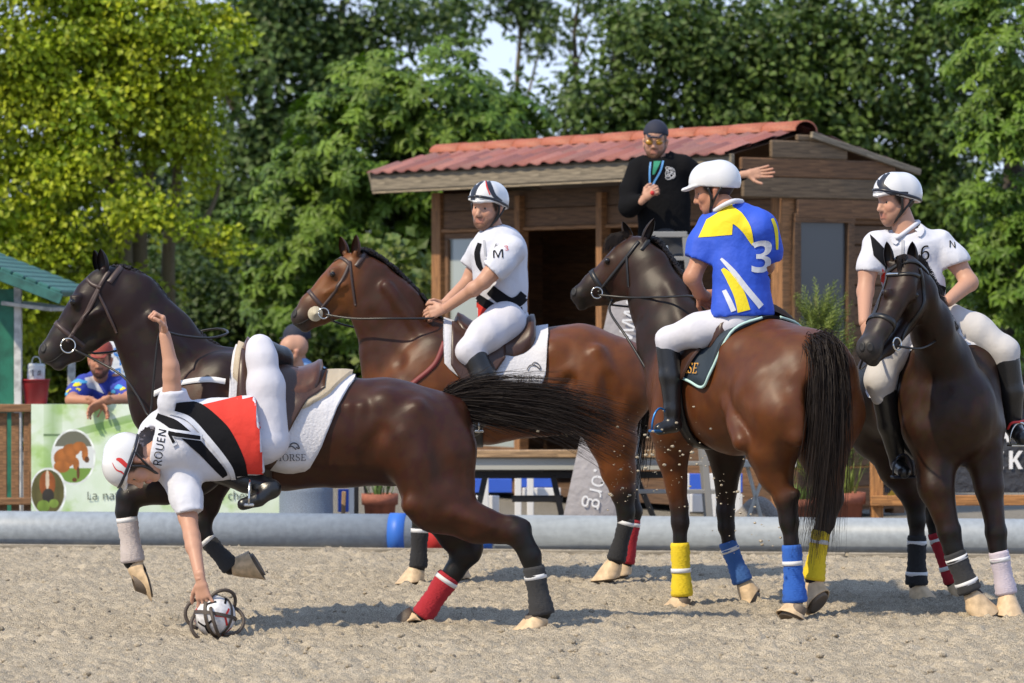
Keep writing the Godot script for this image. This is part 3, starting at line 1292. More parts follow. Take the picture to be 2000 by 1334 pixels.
func banner_picture() -> ImageTexture:
	var W := 640
	var H := 268
	var im := Image.create(W, H, false, Image.FORMAT_RGBA8)
	var nz := FastNoiseLite.new()
	nz.seed = 3
	nz.frequency = 0.012
	for y in H:
		for x in W:
			var f := 0.5 + 0.5 * nz.get_noise_2d(x, y)
			var g := nz.get_noise_2d(x * 0.6 + 300, y * 0.9)
			var c := Color(0.80, 0.87, 0.76).lerp(Color(0.55, 0.72, 0.32), clampf(g * 1.9 + 0.35 - y * 0.0022, 0, 1))
			c = c.lerp(Color(0.92, 0.95, 0.92), clampf(f * 0.9 - 0.1, 0, 0.8))
			if x > 30 and x < 78 and y < 175:
				c = c.lerp(Color(0.45, 0.60, 0.33), 0.55 - 0.4 * absf((x - 54) / 24.0))
				if absf(y - 70.0) < 2.5:
					c = Color(0.38, 0.48, 0.33)
			if absf((y - 46.0) + (x - 190.0) * 0.24) < 9 and x > 90 and x < 270:
				c = c.lerp(Color(0.42, 0.58, 0.27), 0.55)
			im.set_pixel(x, y, c)
	disc(im, 105, 120, 56, 64, Color(0.90, 0.92, 0.90))
	for y in range(60, 182):
		for x in range(52, 160):
			var r := Vector2((x - 105) / 51.0, (y - 120) / 59.0).length()
			if r < 1.0:
				im.set_pixel(x, y, Color(0.42, 0.42, 0.36) if y < 96 else (Color(0.85, 0.87, 0.86) if y < 146 else Color(0.45, 0.58, 0.25)))
	var hb := Color(0.66, 0.40, 0.18)
	for e in [[84, 122, 28, 22], [100, 104, 22, 14], [120, 96, 16, 11], [134, 112, 8, 18], [112, 136, 8, 14], [76, 142, 20, 14]]:
		disc(im, e[0], e[1], e[2], e[3], hb)
	for e in [[117, 156, 4, 14], [108, 172, 6, 5], [139, 126, 6, 7]]:
		disc(im, e[0], e[1], e[2], e[3], Color(0.38, 0.24, 0.13))
	disc(im, 42, 200, 46, 56, Color(0.90, 0.92, 0.90))
	disc(im, 41, 200, 41, 51, Color(0.36, 0.34, 0.18))
	disc(im, 40, 182, 20, 30, Color(0.58, 0.32, 0.14))
	disc(im, 40, 172, 5, 22, Color(0.85, 0.78, 0.68))
	disc(im, 42, 208, 15, 16, Color(0.22, 0.20, 0.17))
	disc(im, 30, 232, 16, 14, Color(0.45, 0.55, 0.22))
	disc(im, 56, 226, 12, 10, Color(0.50, 0.60, 0.25))
	return ImageTexture.create_from_image(im)

func disc(im: Image, cx: float, cy: float, rx: float, ry: float, c: Color) -> void:
	for y in range(maxi(0, int(cy - ry)), mini(im.get_height(), int(cy + ry) + 1)):
		for x in range(maxi(0, int(cx - rx)), mini(im.get_width(), int(cx + rx) + 1)):
			if Vector2((x - cx) / rx, (y - cy) / ry).length() <= 1.0:
				var f := 0.92 + 0.16 * absf(sin(x * 0.11 + cy) * cos(y * 0.09 + cx))
				im.set_pixel(x, y, Color(c.r * f, c.g * f, c.b * f))
# ---------------------------------------------------------------- trees
func leaf_into(st: SurfaceTool, o: Vector3, dir: Vector3, up: Vector3, l: float, w: float, droop: float, col: Color) -> void:
	var s := dir.cross(up).normalized()
	var m := o + dir * l * 0.55 - up * droop * 0.3
	var e := o + dir * l - up * droop
	st.set_color(col)
	var fold := up * w * 0.25
	tri(st, o, m - s * w + fold, m)
	tri(st, o, m, m + s * w + fold)
	tri(st, m - s * w + fold, e, m)
	tri(st, m, e, m + s * w + fold)

func spray_mesh(kind: String, seed_: int) -> ArrayMesh:
	var st := st_new()
	st.set_smooth_group(-1)
	rng.seed = seed_
	if kind == "palmate":
		for g in 3:
			var o := Vector3(rng.randf_range(-0.12, 0.12), rng.randf_range(-0.06, 0.06), rng.randf_range(-0.12, 0.12))
			var up := (Vector3.UP + Vector3(rng.randf_range(-0.5, 0.5), 0, rng.randf_range(-0.5, 0.5))).normalized()
			var a0 := rng.randf() * TAU
			for k in 6:
				var a := a0 + TAU * k / 6.0
				var d := Vector3(cos(a), 0, sin(a))
				d = (d - up * d.dot(up)).normalized()
				var c := rng.randf_range(0.8, 1.15)
				leaf_into(st, o, d, up, rng.randf_range(0.12, 0.18), 0.034, rng.randf_range(0.03, 0.08), Color(c, c, c))
	else:
		var n := 14 if kind == "maple" else 18
		for k in n:
			var d := Vector3(rng.randfn(), rng.randfn() * 0.6, rng.randfn()).normalized()
			var o := d * rng.randf_range(0.02, 0.16)
			var up := (Vector3.UP * 0.8 + Vector3(rng.randf_range(-1, 1), rng.randf_range(-0.4, 0.4), rng.randf_range(-1, 1))).normalized()
			d = (d + Vector3(0, -0.25, 0)).normalized()
			d = (d - up * d.dot(up)).normalized()
			var c := rng.randf_range(0.8, 1.18)
			if kind == "maple":
				leaf_into(st, o, d, up, rng.randf_range(0.07, 0.11), 0.042, 0.02, Color(c, c, c * 0.9))
			else:
				leaf_into(st, o, d, up, rng.randf_range(0.05, 0.09), 0.022, 0.015, Color(c, c, c))
	st.generate_normals()
	return st.commit()

var sprays := {}
func crown(parent: Node, kind: String, d: float, lobes: Array, per_m2: float, tint: Array, seed_: int, size := 1.0, clump := 0.42) -> void:
	if not sprays.has(kind):
		sprays[kind] = spray_mesh(kind, 100 + sprays.size())
	var xs: Array[Transform3D] = []
	var cs: Array[Color] = []
	rng.seed = seed_
	var k := d / FPX
	for lb in lobes:
		var c := at(lb[0], lb[1], d + (lb[4] if lb.size() > 4 else 0.0))
		var r := Vector3(lb[2] * k, lb[3] * k, (lb[2] + lb[3]) * 0.5 * k)
		var area := 2.0 * PI * (r.x * r.y + r.x * r.z + r.y * r.z) / 1.5
		var nclump := maxi(3, int(area / (clump * clump * 2.2)))
		var per := maxi(4, int(area * per_m2 / nclump))
		for i in nclump:
			var dir := Vector3(rng.randfn(), rng.randfn(), rng.randfn()).normalized()
			if dir.z < -0.5:
				dir.z = -dir.z
			var cc := c + dir * r * rng.randf_range(0.62, 1.04)
			var cr := clump * rng.randf_range(0.6, 1.35)
			var ct := rng.randf_range(0.0, 1.0)
			for j in per:
				var e := Vector3(rng.randfn(), rng.randfn() * 0.75, rng.randfn()).normalized()
				var p := cc + e * cr * pow(rng.randf(), 0.4) * Vector3(1.15, 0.8, 1.15)
				var upv := (Vector3.UP + e * 0.7 + dir * 0.4).normalized()
				var yaw := rng.randf() * TAU
				var x := upv.cross(Vector3(cos(yaw), 0.1, sin(yaw))).normalized()
				var b := Basis(x, upv, x.cross(upv)).scaled(Vector3.ONE * size * rng.randf_range(0.75, 1.25))
				xs.append(Transform3D(b, p))
				var f := rng.randf_range(0.72, 1.2)
				var col: Color = tint[0].lerp(tint[1], clampf(ct * 0.75 + rng.randf() * 0.3, 0, 1))
				cs.append(Color(col.r * f, col.g * f, col.b * f))
	var mm := MultiMesh.new()
	mm.transform_format = MultiMesh.TRANSFORM_3D
	mm.use_colors = true
	mm.mesh = sprays[kind]
	mm.instance_count = xs.size()
	for i in xs.size():
		mm.set_instance_transform(i, xs[i])
		mm.set_instance_color(i, cs[i])
	var o := MultiMeshInstance3D.new()
	o.name = "crown"
	o.multimesh = mm
	o.material_override = mat("leaf_" + kind, Color.WHITE, 0.5, {"vc": true, "back": Color(0.5, 0.6, 0.16), "spec": 0.4})
	parent.add_child(o, true)
	o.transform = frame_of(parent).affine_inverse()
	o.set_meta("kind", "stuff")

# trunk and limbs from measured points: [[px, py, radius], ...]
func limbs(parent: Node, d: float, paths: Array, m: Material, called := "trunk") -> void:
	for pi in paths.size():
		var pts := []
		var rad := []
		for q in paths[pi]:
			pts.append(at(q[0], q[1], d + (q[3] if q.size() > 3 else 0.0)))
			rad.append(q[2])
		if pi == 0 and paths[pi][0][1] > 880:
			pts[0].y = -0.1
		var n := 12
		var cp := curve_pts(pts, n)
		var rr := []
		for i in n:
			var f := float(i) / (n - 1) * (rad.size() - 1)
			var k := mini(int(f), rad.size() - 2)
			rr.append(lerpf(rad[k], rad[k + 1], f - k))
		part(parent, called if pi == 0 else "limb", tube_mesh(cp, rr, 9), m)

func make_trees() -> void:
	var bark := mat("bark", lin(0.20, 0.16, 0.09), 0.9, {"tex": tex.speck, "scale": Vector3(3, 0.8, 3), "norm": tex.bump, "nscale": 0.8})
	var dark := mat("bark_dark", lin(0.09, 0.07, 0.05), 0.9, {"tex": tex.speck, "scale": Vector3(3, 0.8, 3), "norm": tex.bump, "nscale": 0.8})
	var g := "trees behind the arena"
	# yellow-green maple, several stems
	var t := thing("maple_tree", "yellow green maple with several pale stems on the left", "tree", at(240, 900, 36) * Vector3(1, 0, 1), g)
	limbs(t, 36, [[[242, 915, 0.15], [238, 600, 0.12], [236, 470, 0.11], [228, 380, 0.09], [222, 250, 0.06], [230, 90, 0.03]], [[285, 915, 0.1, 0.3], [272, 480, 0.08, 0.2], [290, 330, 0.06, 0.1], [300, 150, 0.03]], [[340, 915, 0.1, 0.4], [328, 520, 0.07, 0.3], [345, 360, 0.05, 0.2], [350, 200, 0.03]], [[228, 385, 0.06], [190, 330, 0.05], [170, 250, 0.03], [120, 180, 0.02]], [[222, 300, 0.05], [200, 240, 0.03], [180, 170, 0.02]], [[340, 470, 0.04], [400, 430, 0.03], [430, 360, 0.015]]], bark)
	crown(t, "maple", 36, [[40, 60, 220, 160], [300, 80, 150, 140], [150, 220, 200, 120], [375, 210, 60, 80], [50, 400, 130, 110], [100, 520, 130, 90], [335, 280, 60, 45], [440, 485, 42, 28], [255, 560, 60, 40], [10, 620, 90, 80], [390, 330, 30, 40], [200, 120, 150, 120, 1.0], [250, 410, 60, 36, -0.7], [330, 420, 40, 30, -0.7], [170, 330, 90, 50, -0.5]], 82.0, [Color(0.18, 0.28, 0.013), Color(0.39, 0.43, 0.02)], 201, 0.68, 0.25)
	# big chestnut in the middle
	t = thing("chestnut_tree", "broad deep green chestnut left of the cabin roof", "tree", at(760, 880, 40) * Vector3(1, 0, 1), g)
	limbs(t, 40.5, [[[760, 900, 0.25], [765, 600, 0.2], [770, 400, 0.14], [800, 200, 0.06]], [[768, 450, 0.1], [880, 330, 0.07], [940, 250, 0.03]], [[766, 520, 0.1], [650, 430, 0.06], [600, 380, 0.03]]], dark)
	crown(t, "palmate", 40, [[850, 190, 170, 100], [710, 300, 150, 120], [960, 300, 110, 105], [620, 430, 110, 130], [780, 430, 150, 120], [900, 400, 150, 110], [570, 560, 80, 90], [690, 560, 90, 100]], 46.0, [Color(0.07, 0.145, 0.015), Color(0.17, 0.26, 0.028)], 202, 0.76, 0.42)
	# dark trees behind
	var dk := [["tall dark tree between the maple and the chestnut", 500, [[520, 120, 120, 200], [500, 350, 110, 220], [440, 520, 120, 140]]], ["dark tree rising behind the chestnut, sky showing through its top", 640, [[600, 30, 150, 110], [650, 190, 90, 140], [790, 50, 110, 80], [895, 30, 30, 36]]]]
	for q in dk:
		t = thing("dark_tree", q[0], "tree", at(q[1], 850, 52) * Vector3(1, 0, 1), g)
		limbs(t, 52.5, [[[q[1], 830, 0.22], [q[1] + 8, 500, 0.18], [q[1] + 15, 200, 0.12], [q[1] + 30, 0, 0.05]], [[q[1] + 10, 300, 0.1], [q[1] - 60, 180, 0.05], [q[1] - 90, 90, 0.02]]], dark)
		crown(t, "fine", 52, q[2], 17.0, [Color(0.052, 0.092, 0.018), Color(0.105, 0.165, 0.038)], 203 + int(q[1]), 1.9, 0.5)
	# slim trees against the gap of sky
	t = thing("slim_tree", "slim sparse sapling standing in the gap of sky", "tree", at(1010, 830, 56) * Vector3(1, 0, 1), g)
	limbs(t, 56, [[[1005, 815, 0.09], [1006, 400, 0.07], [1010, 160, 0.04], [1016, 62, 0.03], [1004, 0, 0.02], [1000, -60, 0.01]], [[1016, 62, 0.025], [1040, 20, 0.02], [1046, -40, 0.01]], [[1006, 300, 0.03], [1050, 110, 0.02], [1068, 60, 0.02], [1080, -20, 0.01]]], bark)
	crown(t, "fine", 56, [[1000, 12, 22, 14], [1032, 28, 26, 14], [1045, 82, 16, 14], [1062, 14, 20, 12], [1010, -30, 50, 20]], 12.0, [Color(0.05, 0.085, 0.02), Color(0.09, 0.14, 0.035)], 211, 1.7, 0.22)
	t = thing("slim_tree", "slim tree with a leafy top right of the sky gap", "tree", at(1128, 830, 50) * Vector3(1, 0, 1), g)
	limbs(t, 50, [[[1130, 825, 0.1], [1126, 400, 0.08], [1126, 150, 0.045], [1122, 60, 0.03], [1140, -40, 0.02]], [[1126, 140, 0.02], [1108, 90, 0.015], [1095, 80, 0.01]], [[1126, 130, 0.02], [1146, 70, 0.015]]], dark)
	crown(t, "fine", 50, [[1136, 40, 50, 26], [1180, 15, 50, 40], [1120, 185, 24, 24]], 20.0, [Color(0.055, 0.095, 0.018), Color(0.10, 0.15, 0.03)], 212, 1.6, 0.35)
	# dark hedge of trees behind the cabin
	var rt := [["dark ivy clad tree behind the cabin's ridge, left of the umpire", 1200, [[1200, 230, 90, 80], [1258, 110, 76, 120], [1150, 330, 90, 90], [1120, 250, 50, 60], [1160, 180, 44, 44]]], ["dense dark green tree behind the umpire and cabin", 1380, [[1340, 110, 120, 150], [1440, 160, 120, 160], [1380, 270, 160, 100]]], ["dense dark green tree above the cabin gable", 1590, [[1550, 120, 120, 170], [1670, 170, 110, 160], [1580, 290, 160, 110]]], ["dark bushy tree between the gable and the bright chestnut", 1790, [[1790, 130, 100, 190], [1830, 330, 100, 170], [1760, 420, 120, 120], [1850, 560, 110, 150]]]]
	for q in rt:
		t = thing("ivy_tree", q[0], "tree", at(q[1], 850, 45) * Vector3(1, 0, 1), g)
		limbs(t, 45.6, [[[q[1], 850, 0.25], [q[1], 500, 0.2], [q[1] + 10, 250, 0.12], [q[1] + 5, 20, 0.05]], [[q[1], 300, 0.1], [q[1] + 80, 170, 0.05], [q[1] + 100, 80, 0.02]]], dark)
		crown(t, "fine", 45, q[2], 26.0, [Color(0.055, 0.098, 0.017), Color(0.11, 0.17, 0.032)], 220 + int(q[1]), 1.5, 0.38)
	# bright chestnut on the right
	t = thing("chestnut_tree", "bright green chestnut at the right edge", "tree", at(1985, 880, 36) * Vector3(1, 0, 1), g)
	limbs(t, 36.5, [[[1990, 910, 0.2], [1985, 600, 0.16], [1980, 300, 0.1], [1975, 60, 0.04]]], dark)
	crown(t, "palmate", 36, [[1975, 90, 110, 150], [1965, 330, 90, 150], [1990, 520, 110, 150], [1915, 560, 40, 90], [1930, 30, 50, 60], [1935, 700, 60, 60]], 56.0, [Color(0.075, 0.15, 0.014), Color(0.16, 0.25, 0.025)], 230, 0.66, 0.32)
	# shrubs
	var sh := [["pale green shrub beside the cabin's left post", 800, 36.0, [[800, 520, 46, 60], [770, 590, 66, 60], [800, 660, 60, 60]], "maple", Color(0.08, 0.13, 0.025), Color(0.17, 0.2, 0.04)],
		["dark green bush under the maple, beside the kiosk", 90, 38.0, [[60, 700, 150, 100], [170, 690, 90, 100], [40, 620, 130, 80]], "maple", Color(0.06, 0.10, 0.012), Color(0.16, 0.2, 0.015)],
		["dark green bush between the maple and the chestnut", 380, 42.0, [[350, 630, 140, 120], [470, 680, 130, 110]], "fine", Color(0.035, 0.065, 0.012), Color(0.07, 0.11, 0.02)],
		["dark green bush under the big chestnut", 640, 42.0, [[600, 690, 120, 110], [720, 690, 110, 120], [540, 600, 90, 80]], "fine", Color(0.035, 0.065, 0.012), Color(0.08, 0.12, 0.02)],
		["dark bush behind the rightmost rider", 1850, 40.0, [[1850, 650, 120, 120], [1960, 690, 120, 110], [1760, 600, 80, 110]], "fine", Color(0.035, 0.06, 0.012), Color(0.07, 0.10, 0.02)]]
	for q in sh:
		t = thing("shrub", q[0], "shrub", at(q[1], 870, q[2]) * Vector3(1, 0, 1), "shrubs behind the arena")
		limbs(t, q[2], [[[q[1], 890, 0.06], [q[1] + 5, 700, 0.04], [q[1] + 10, 600, 0.015]]], dark, "stem")
		var lob: Array = q[3].duplicate()
		lob.append([q[1], 790, 110, 90])
		crown(t, q[4], q[2], lob, 30.0, [q[5], q[6]], 240 + int(q[1]), 1.2, 0.3)
	# thicket that closes the view beneath the crowns
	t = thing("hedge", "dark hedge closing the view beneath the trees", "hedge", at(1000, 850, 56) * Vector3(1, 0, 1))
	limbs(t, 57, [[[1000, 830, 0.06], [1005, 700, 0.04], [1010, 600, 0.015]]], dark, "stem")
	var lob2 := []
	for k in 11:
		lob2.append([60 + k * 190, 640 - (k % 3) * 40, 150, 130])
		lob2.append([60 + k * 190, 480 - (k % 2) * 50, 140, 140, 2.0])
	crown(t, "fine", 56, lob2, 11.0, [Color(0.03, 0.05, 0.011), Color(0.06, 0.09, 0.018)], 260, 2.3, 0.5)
# ---------------------------------------------------------------- horses
# a chain of rounded bones through measured spots [px, py, nearer, radius in px]
func chain(bl: Blob, D: float, pts: Array, col: Color, k := 0.03, side := Vector3.ZERO, fl := 1.0) -> void:
	var s := D / FPX
	for i in pts.size() - 1:
		var a: Array = pts[i]
		var b: Array = pts[i + 1]
		bl.cap(at(a[0], a[1], D - a[2]), at(b[0], b[1], D - b[2]), a[3] * s, b[3] * s, col, k, side, fl)

func dot(bl: Blob, D: float, q: Array, col: Color, k := 0.02, side := Vector3.ZERO, fl := 1.0) -> void:
	bl.ball(at(q[0], q[1], D - q[2]), q[3] * D / FPX, col, k, side, fl)

func v3(D: float, q: Array) -> Vector3:
	return at(q[0], q[1], D - q[2])

# where the sight line through a measured spot meets the solid
func hit(bl: Blob, px: float, py: float, D: float, reach := 0.9) -> Vector3:
	var a := at(px, py, D - reach)
	var dir := (at(px, py, D + reach) - a).normalized()
	var h := bl.ray(a, dir, reach * 2.0)
	return h if h != Vector3.INF else at(px, py, D)

func hits(bl: Blob, D: float, pts: Array) -> Array:
	var o := []
	for q in pts:
		o.append(hit(bl, q[0], q[1], D))
	return o

# a strap round a limb or nose, leaving the solid from c across axis
func ring_strap(bl: Blob, c: Vector3, axis: Vector3, ref: Vector3, half: float, lift: float, a0 := 0.0, a1 := TAU, thick := 0.004, n := 26) -> ArrayMesh:
	axis = axis.normalized()
	var u := (ref - axis * ref.dot(axis)).normalized()
	var w := axis.cross(u)
	var st := st_new()
	var rows := []
	for i in n + 1:
		var a := lerpf(a0, a1, float(i) / n)
		var d := u * cos(a) + w * sin(a)
		var p := bl.out(c, d) + d * lift
		rows.append([p - axis * half, p + axis * half, p + axis * half + d * thick, p - axis * half + d * thick])
	for i in n:
		for j in 4:
			var k := (j + 1) % 4
			quad4(st, rows[i][j], rows[i + 1][j], rows[i + 1][k], rows[i][k])
	st.generate_normals()
	return st.commit()

# cloth or leather over the back: rows of [t along A-B, angle from, angle to] measured from up, positive towards side
func over_back(bl: Blob, A: Vector3, B: Vector3, side: Vector3, rows: Array, lift: float, thick: float, n := 22, m := 22) -> ArrayMesh:
	var st := st_new()
	st.set_smooth_group(0)
	var ax := (B - A).normalized()
	var up := (Vector3.UP - ax * ax.y).normalized()
	var sd := (side - ax * side.dot(ax) - up * side.dot(up)).normalized()
	var g := []
	for i in n + 1:
		var f := float(i) / n * (rows.size() - 1)
		var k := mini(int(f), rows.size() - 2)
		var ff := f - k
		var t := lerpf(rows[k][0], rows[k + 1][0], ff)
		var b0 := lerpf(rows[k][1], rows[k + 1][1], ff)
		var b1 := lerpf(rows[k][2], rows[k + 1][2], ff)
		var row := []
		for j in m + 1:
			var a := deg_to_rad(lerpf(b0, b1, float(j) / m))
			var d := up * cos(a) + sd * sin(a)
			var p := bl.out(A.lerp(B, t), d)
			row.append([p + d * lift, p + d * (lift + thick)])
		g.append(row)
	for i in n:
		for j in m:
			for l in 2:
				quad4(st, g[i][j][l], g[i + 1][j][l], g[i + 1][j + 1][l], g[i][j + 1][l])
	for i in n:
		for j in [0, m]:
			quad4(st, g[i][j][0], g[i][j][1], g[i + 1][j][1], g[i + 1][j][0])
	for j in m:
		for i in [0, n]:
			quad4(st, g[i][j][0], g[i][j][1], g[i][j + 1][1], g[i][j + 1][0])
	st.generate_normals()
	return st.commit()

# hair: each strand a narrow ribbon along the guide, spread and drooping
func hair_mesh(guide: Array, n: int, spread0: float, spread1: float, w: float, seed_: int, min_len := 0.6, flat := Vector3.ZERO) -> ArrayMesh:
	var st := st_new()
	st.set_smooth_group(0)
	rng.seed = seed_
	var seg := 9
	var lock := Vector3.ZERO
	var c := curve_pts(guide, seg)
	for i in n:
		var off := Vector3(rng.randfn(), rng.randfn(), rng.randfn()).limit_length(1.9)
		if flat != Vector3.ZERO:
			off -= flat * off.dot(flat) * 0.6
		if i % 9 == 0:
			lock = Vector3(rng.randfn(), rng.randfn(), rng.randfn()).limit_length(1.8)
		off = lock + off * 0.35
		if flat != Vector3.ZERO:
			off -= flat * off.dot(flat) * 0.6
		var curl := Vector3(rng.randfn(), rng.randfn(), rng.randfn()) * 0.35
		var ln := rng.randf_range(min_len, 1.05)
		var pts := []
		for k in seg:
			var f := float(k) / (seg - 1)
			var ff := minf(f * ln, 1.0) * (seg - 1)
			var q := mini(int(ff), seg - 2)
			var p: Vector3 = c[q].lerp(c[q + 1], ff - q)
			pts.append(p + (off + curl * f * f) * lerpf(spread0, spread1, pow(f, 0.8)))
		var sv := Vector3(rng.randfn(), rng.randfn(), rng.randfn()).normalized()
		var prev := []
		for k in seg:
			var t: Vector3 = (pts[mini(k + 1, seg - 1)] - pts[maxi(k - 1, 0)]).normalized()
			var s := t.cross(sv).normalized() * w * (1.0 - 0.75 * float(k) / (seg - 1))
			var cur := [pts[k] - s, pts[k] + s]
			if k > 0:
				quad4(st, prev[0], cur[0], cur[1], prev[1])
			prev = cur
	st.generate_normals()
	return st.commit()

# mane: tufts rooted along the crest, lying down one side
func mane_mesh(bl: Blob, crest: Array, lay: Vector3, length: float, n: int, seed_: int) -> ArrayMesh:
	var st := st_new()
	st.set_smooth_group(0)
	rng.seed = seed_
	var c := curve_pts(crest, 40)
	for i in n:
		var f := rng.randf() * 38.99
		var k := int(f)
		var root: Vector3 = c[k].lerp(c[k + 1], f - k)
		var t: Vector3 = (c[k + 1] - c[k]).normalized()
		root += lay * rng.randf_range(-0.02, 0.02) + Vector3(0, rng.randf_range(-0.005, 0.015), 0)
		var L := length * rng.randf_range(0.6, 1.15)
		var pts := []
		for q in 6:
			var g := q / 5.0
			pts.append(root + lay * L * 0.55 * sin(g * 1.5) + Vector3.UP * (0.025 * sin(g * PI) - L * 0.75 * g * g) + t * (rng.randf_range(-0.01, 0.01) + L * 0.25 * g))
		var prev := []
		for q in 6:
			var s := t * 0.0042 * (1.0 - q / 6.0)
			var cur := [pts[q] - s, pts[q] + s]
			if q > 0:
				quad4(st, prev[0], cur[0], cur[1], prev[1])
			prev = cur
	st.generate_normals()
	return st.commit()

# bandage, tape, boot and hoof at the end of a leg
func leg_end(h: Node, D: float, top: Array, low: Array, hoof: Array, wrapcol: String, r0: float, r1: float, tapes: Array, toe: Vector3, boot := true) -> void:
	var s := D / FPX
	var a := v3(D, top)
	var b := v3(D, low)
	var ax := b - a
	var L := ax.length()
	var prof := [[0.0, r0 * s * 0.7]]
	var n := 16
	for i in n + 1:
		var f := float(i) / n
		var r := lerpf(r0, r1, f * f) * s * (1.0 + 0.06 * (i % 2)) * (1.0 + 0.05 * sin(f * 9.0))
		prof.append([f * L, r])
	prof.append([L + 0.004, r1 * s * 0.6])
	var wm: Material = mats["wrap_" + wrapcol]
	var w := part(h, "leg_wrap", lathe_mesh(a, ax, prof, 20, Vector3.ZERO, 1.0, 0.02), wm)
	for tp in tapes:
		var f: float = tp
		var r := lerpf(r0, r1, f * f) * s * 1.1
		part(w, "tape", lathe_mesh(a + ax * f, ax, [[-0.012, r * 0.9], [-0.011, r], [0.011, r], [0.012, r * 0.9]], 20), mats["tape_white"])
	# hoof: a leaning cone on the ground, toe forward, the boot a bell over it
	var hb := v3(D, hoof)
	var axis := (hb - b).normalized()
	var pl := b.distance_to(hb)
	var nrm := toe.normalized()
	var hm: Material = mats["hoof"]
	var hr := 0.062
	# sole plane is across 'down', given by toe direction
	var side := axis.cross(nrm).normalized()
	var down := side.cross(nrm).normalized()
	if down.dot(axis) < 0:
		down = -down
	var top_c := hb - down * 0.075 - nrm * 0.03
	var st := st_new()
	st.set_smooth_group(0)
	var rings := []
	for q in [[0.0, 0.041], [0.35, 0.048], [1.0, hr], [1.0, 0.05], [0.97, 0.0]]:
		var ring := []
		for j in 18:
			var an := TAU * j / 18.0
			ring.append(top_c.lerp(hb, q[0]) + (nrm * cos(an) * 1.06 + side * sin(an) * 0.95) * q[1])
		rings.append(ring)
	for i in rings.size() - 1:
		for j in 18:
			var k := (j + 1) % 18
			quad4(st, rings[i][j], rings[i][k], rings[i + 1][k], rings[i + 1][j])
	st.generate_normals()
	var ho := part(h, "hoof", st.commit(), hm)
	if boot:
		var sb := st_new()
		sb.set_smooth_group(0)
		rings = []
		var bt := b + axis * 0.004
		var be := hb - down * 0.012
		for q in [[-0.04, 0.030], [0.0, 0.040], [0.18, 0.047], [0.45, 0.056], [0.75, 0.068], [0.97, 0.080], [1.0, 0.080], [0.99, 0.072]]:
			var n_f: Vector3 = axis.lerp(down, clampf(q[0] * 1.2, 0, 1)).normalized()
			var u_f := (nrm - n_f * nrm.dot(n_f)).normalized()
			var s_f := n_f.cross(u_f).normalized()
			var ring := []
			for j in 20:
				var an := TAU * j / 20.0
				ring.append(bt.lerp(be, q[0]) + (u_f * cos(an) * 1.06 + s_f * sin(an)) * q[1] * (1.0 + 0.025 * sin(an * 4.0 + q[0] * 3.0)))
			rings.append(ring)
		for i in rings.size() - 1:
			for j in 20:
				var k := (j + 1) % 20
				quad4(sb, rings[i][j], rings[i][k], rings[i + 1][k], rings[i + 1][j])
		sb.generate_normals()
		part(ho, "bell_boot", sb.commit(), mats["bell_boot"])

func eye_part(h: Node, bl: Blob, p: Vector3, out_dir: Vector3, r := 0.017) -> void:
	var c := bl.out(p, out_dir) - out_dir * r * 0.55
	var sm := SphereMesh.new()
	sm.radius = r; sm.height = r * 2.0; sm.radial_segments = 14; sm.rings = 8
	piece(h, "eye", sm, mats["eye_dark"], Transform3D(Basis.IDENTITY, c))

func ring_mesh(c: Vector3, nrm: Vector3, R: float, r: float) -> ArrayMesh:
	var u := nrm.cross(Vector3(0.2, 1, 0.1)).normalized()
	var w := nrm.cross(u).normalized()
	var pts := []
	for i in 21:
		var a := TAU * i / 20.0
		pts.append(c + (u * cos(a) + w * sin(a)) * R)
	return tube_mesh(pts, radii_of(21, r, r), 6)

func cord(parent: Node, called: String, pts: Array, r: float, m: Material, n := 26) -> MeshInstance3D:
	return part(parent, called, tube_mesh(curve_pts(pts, n), radii_of(n, r, r), 6), m)

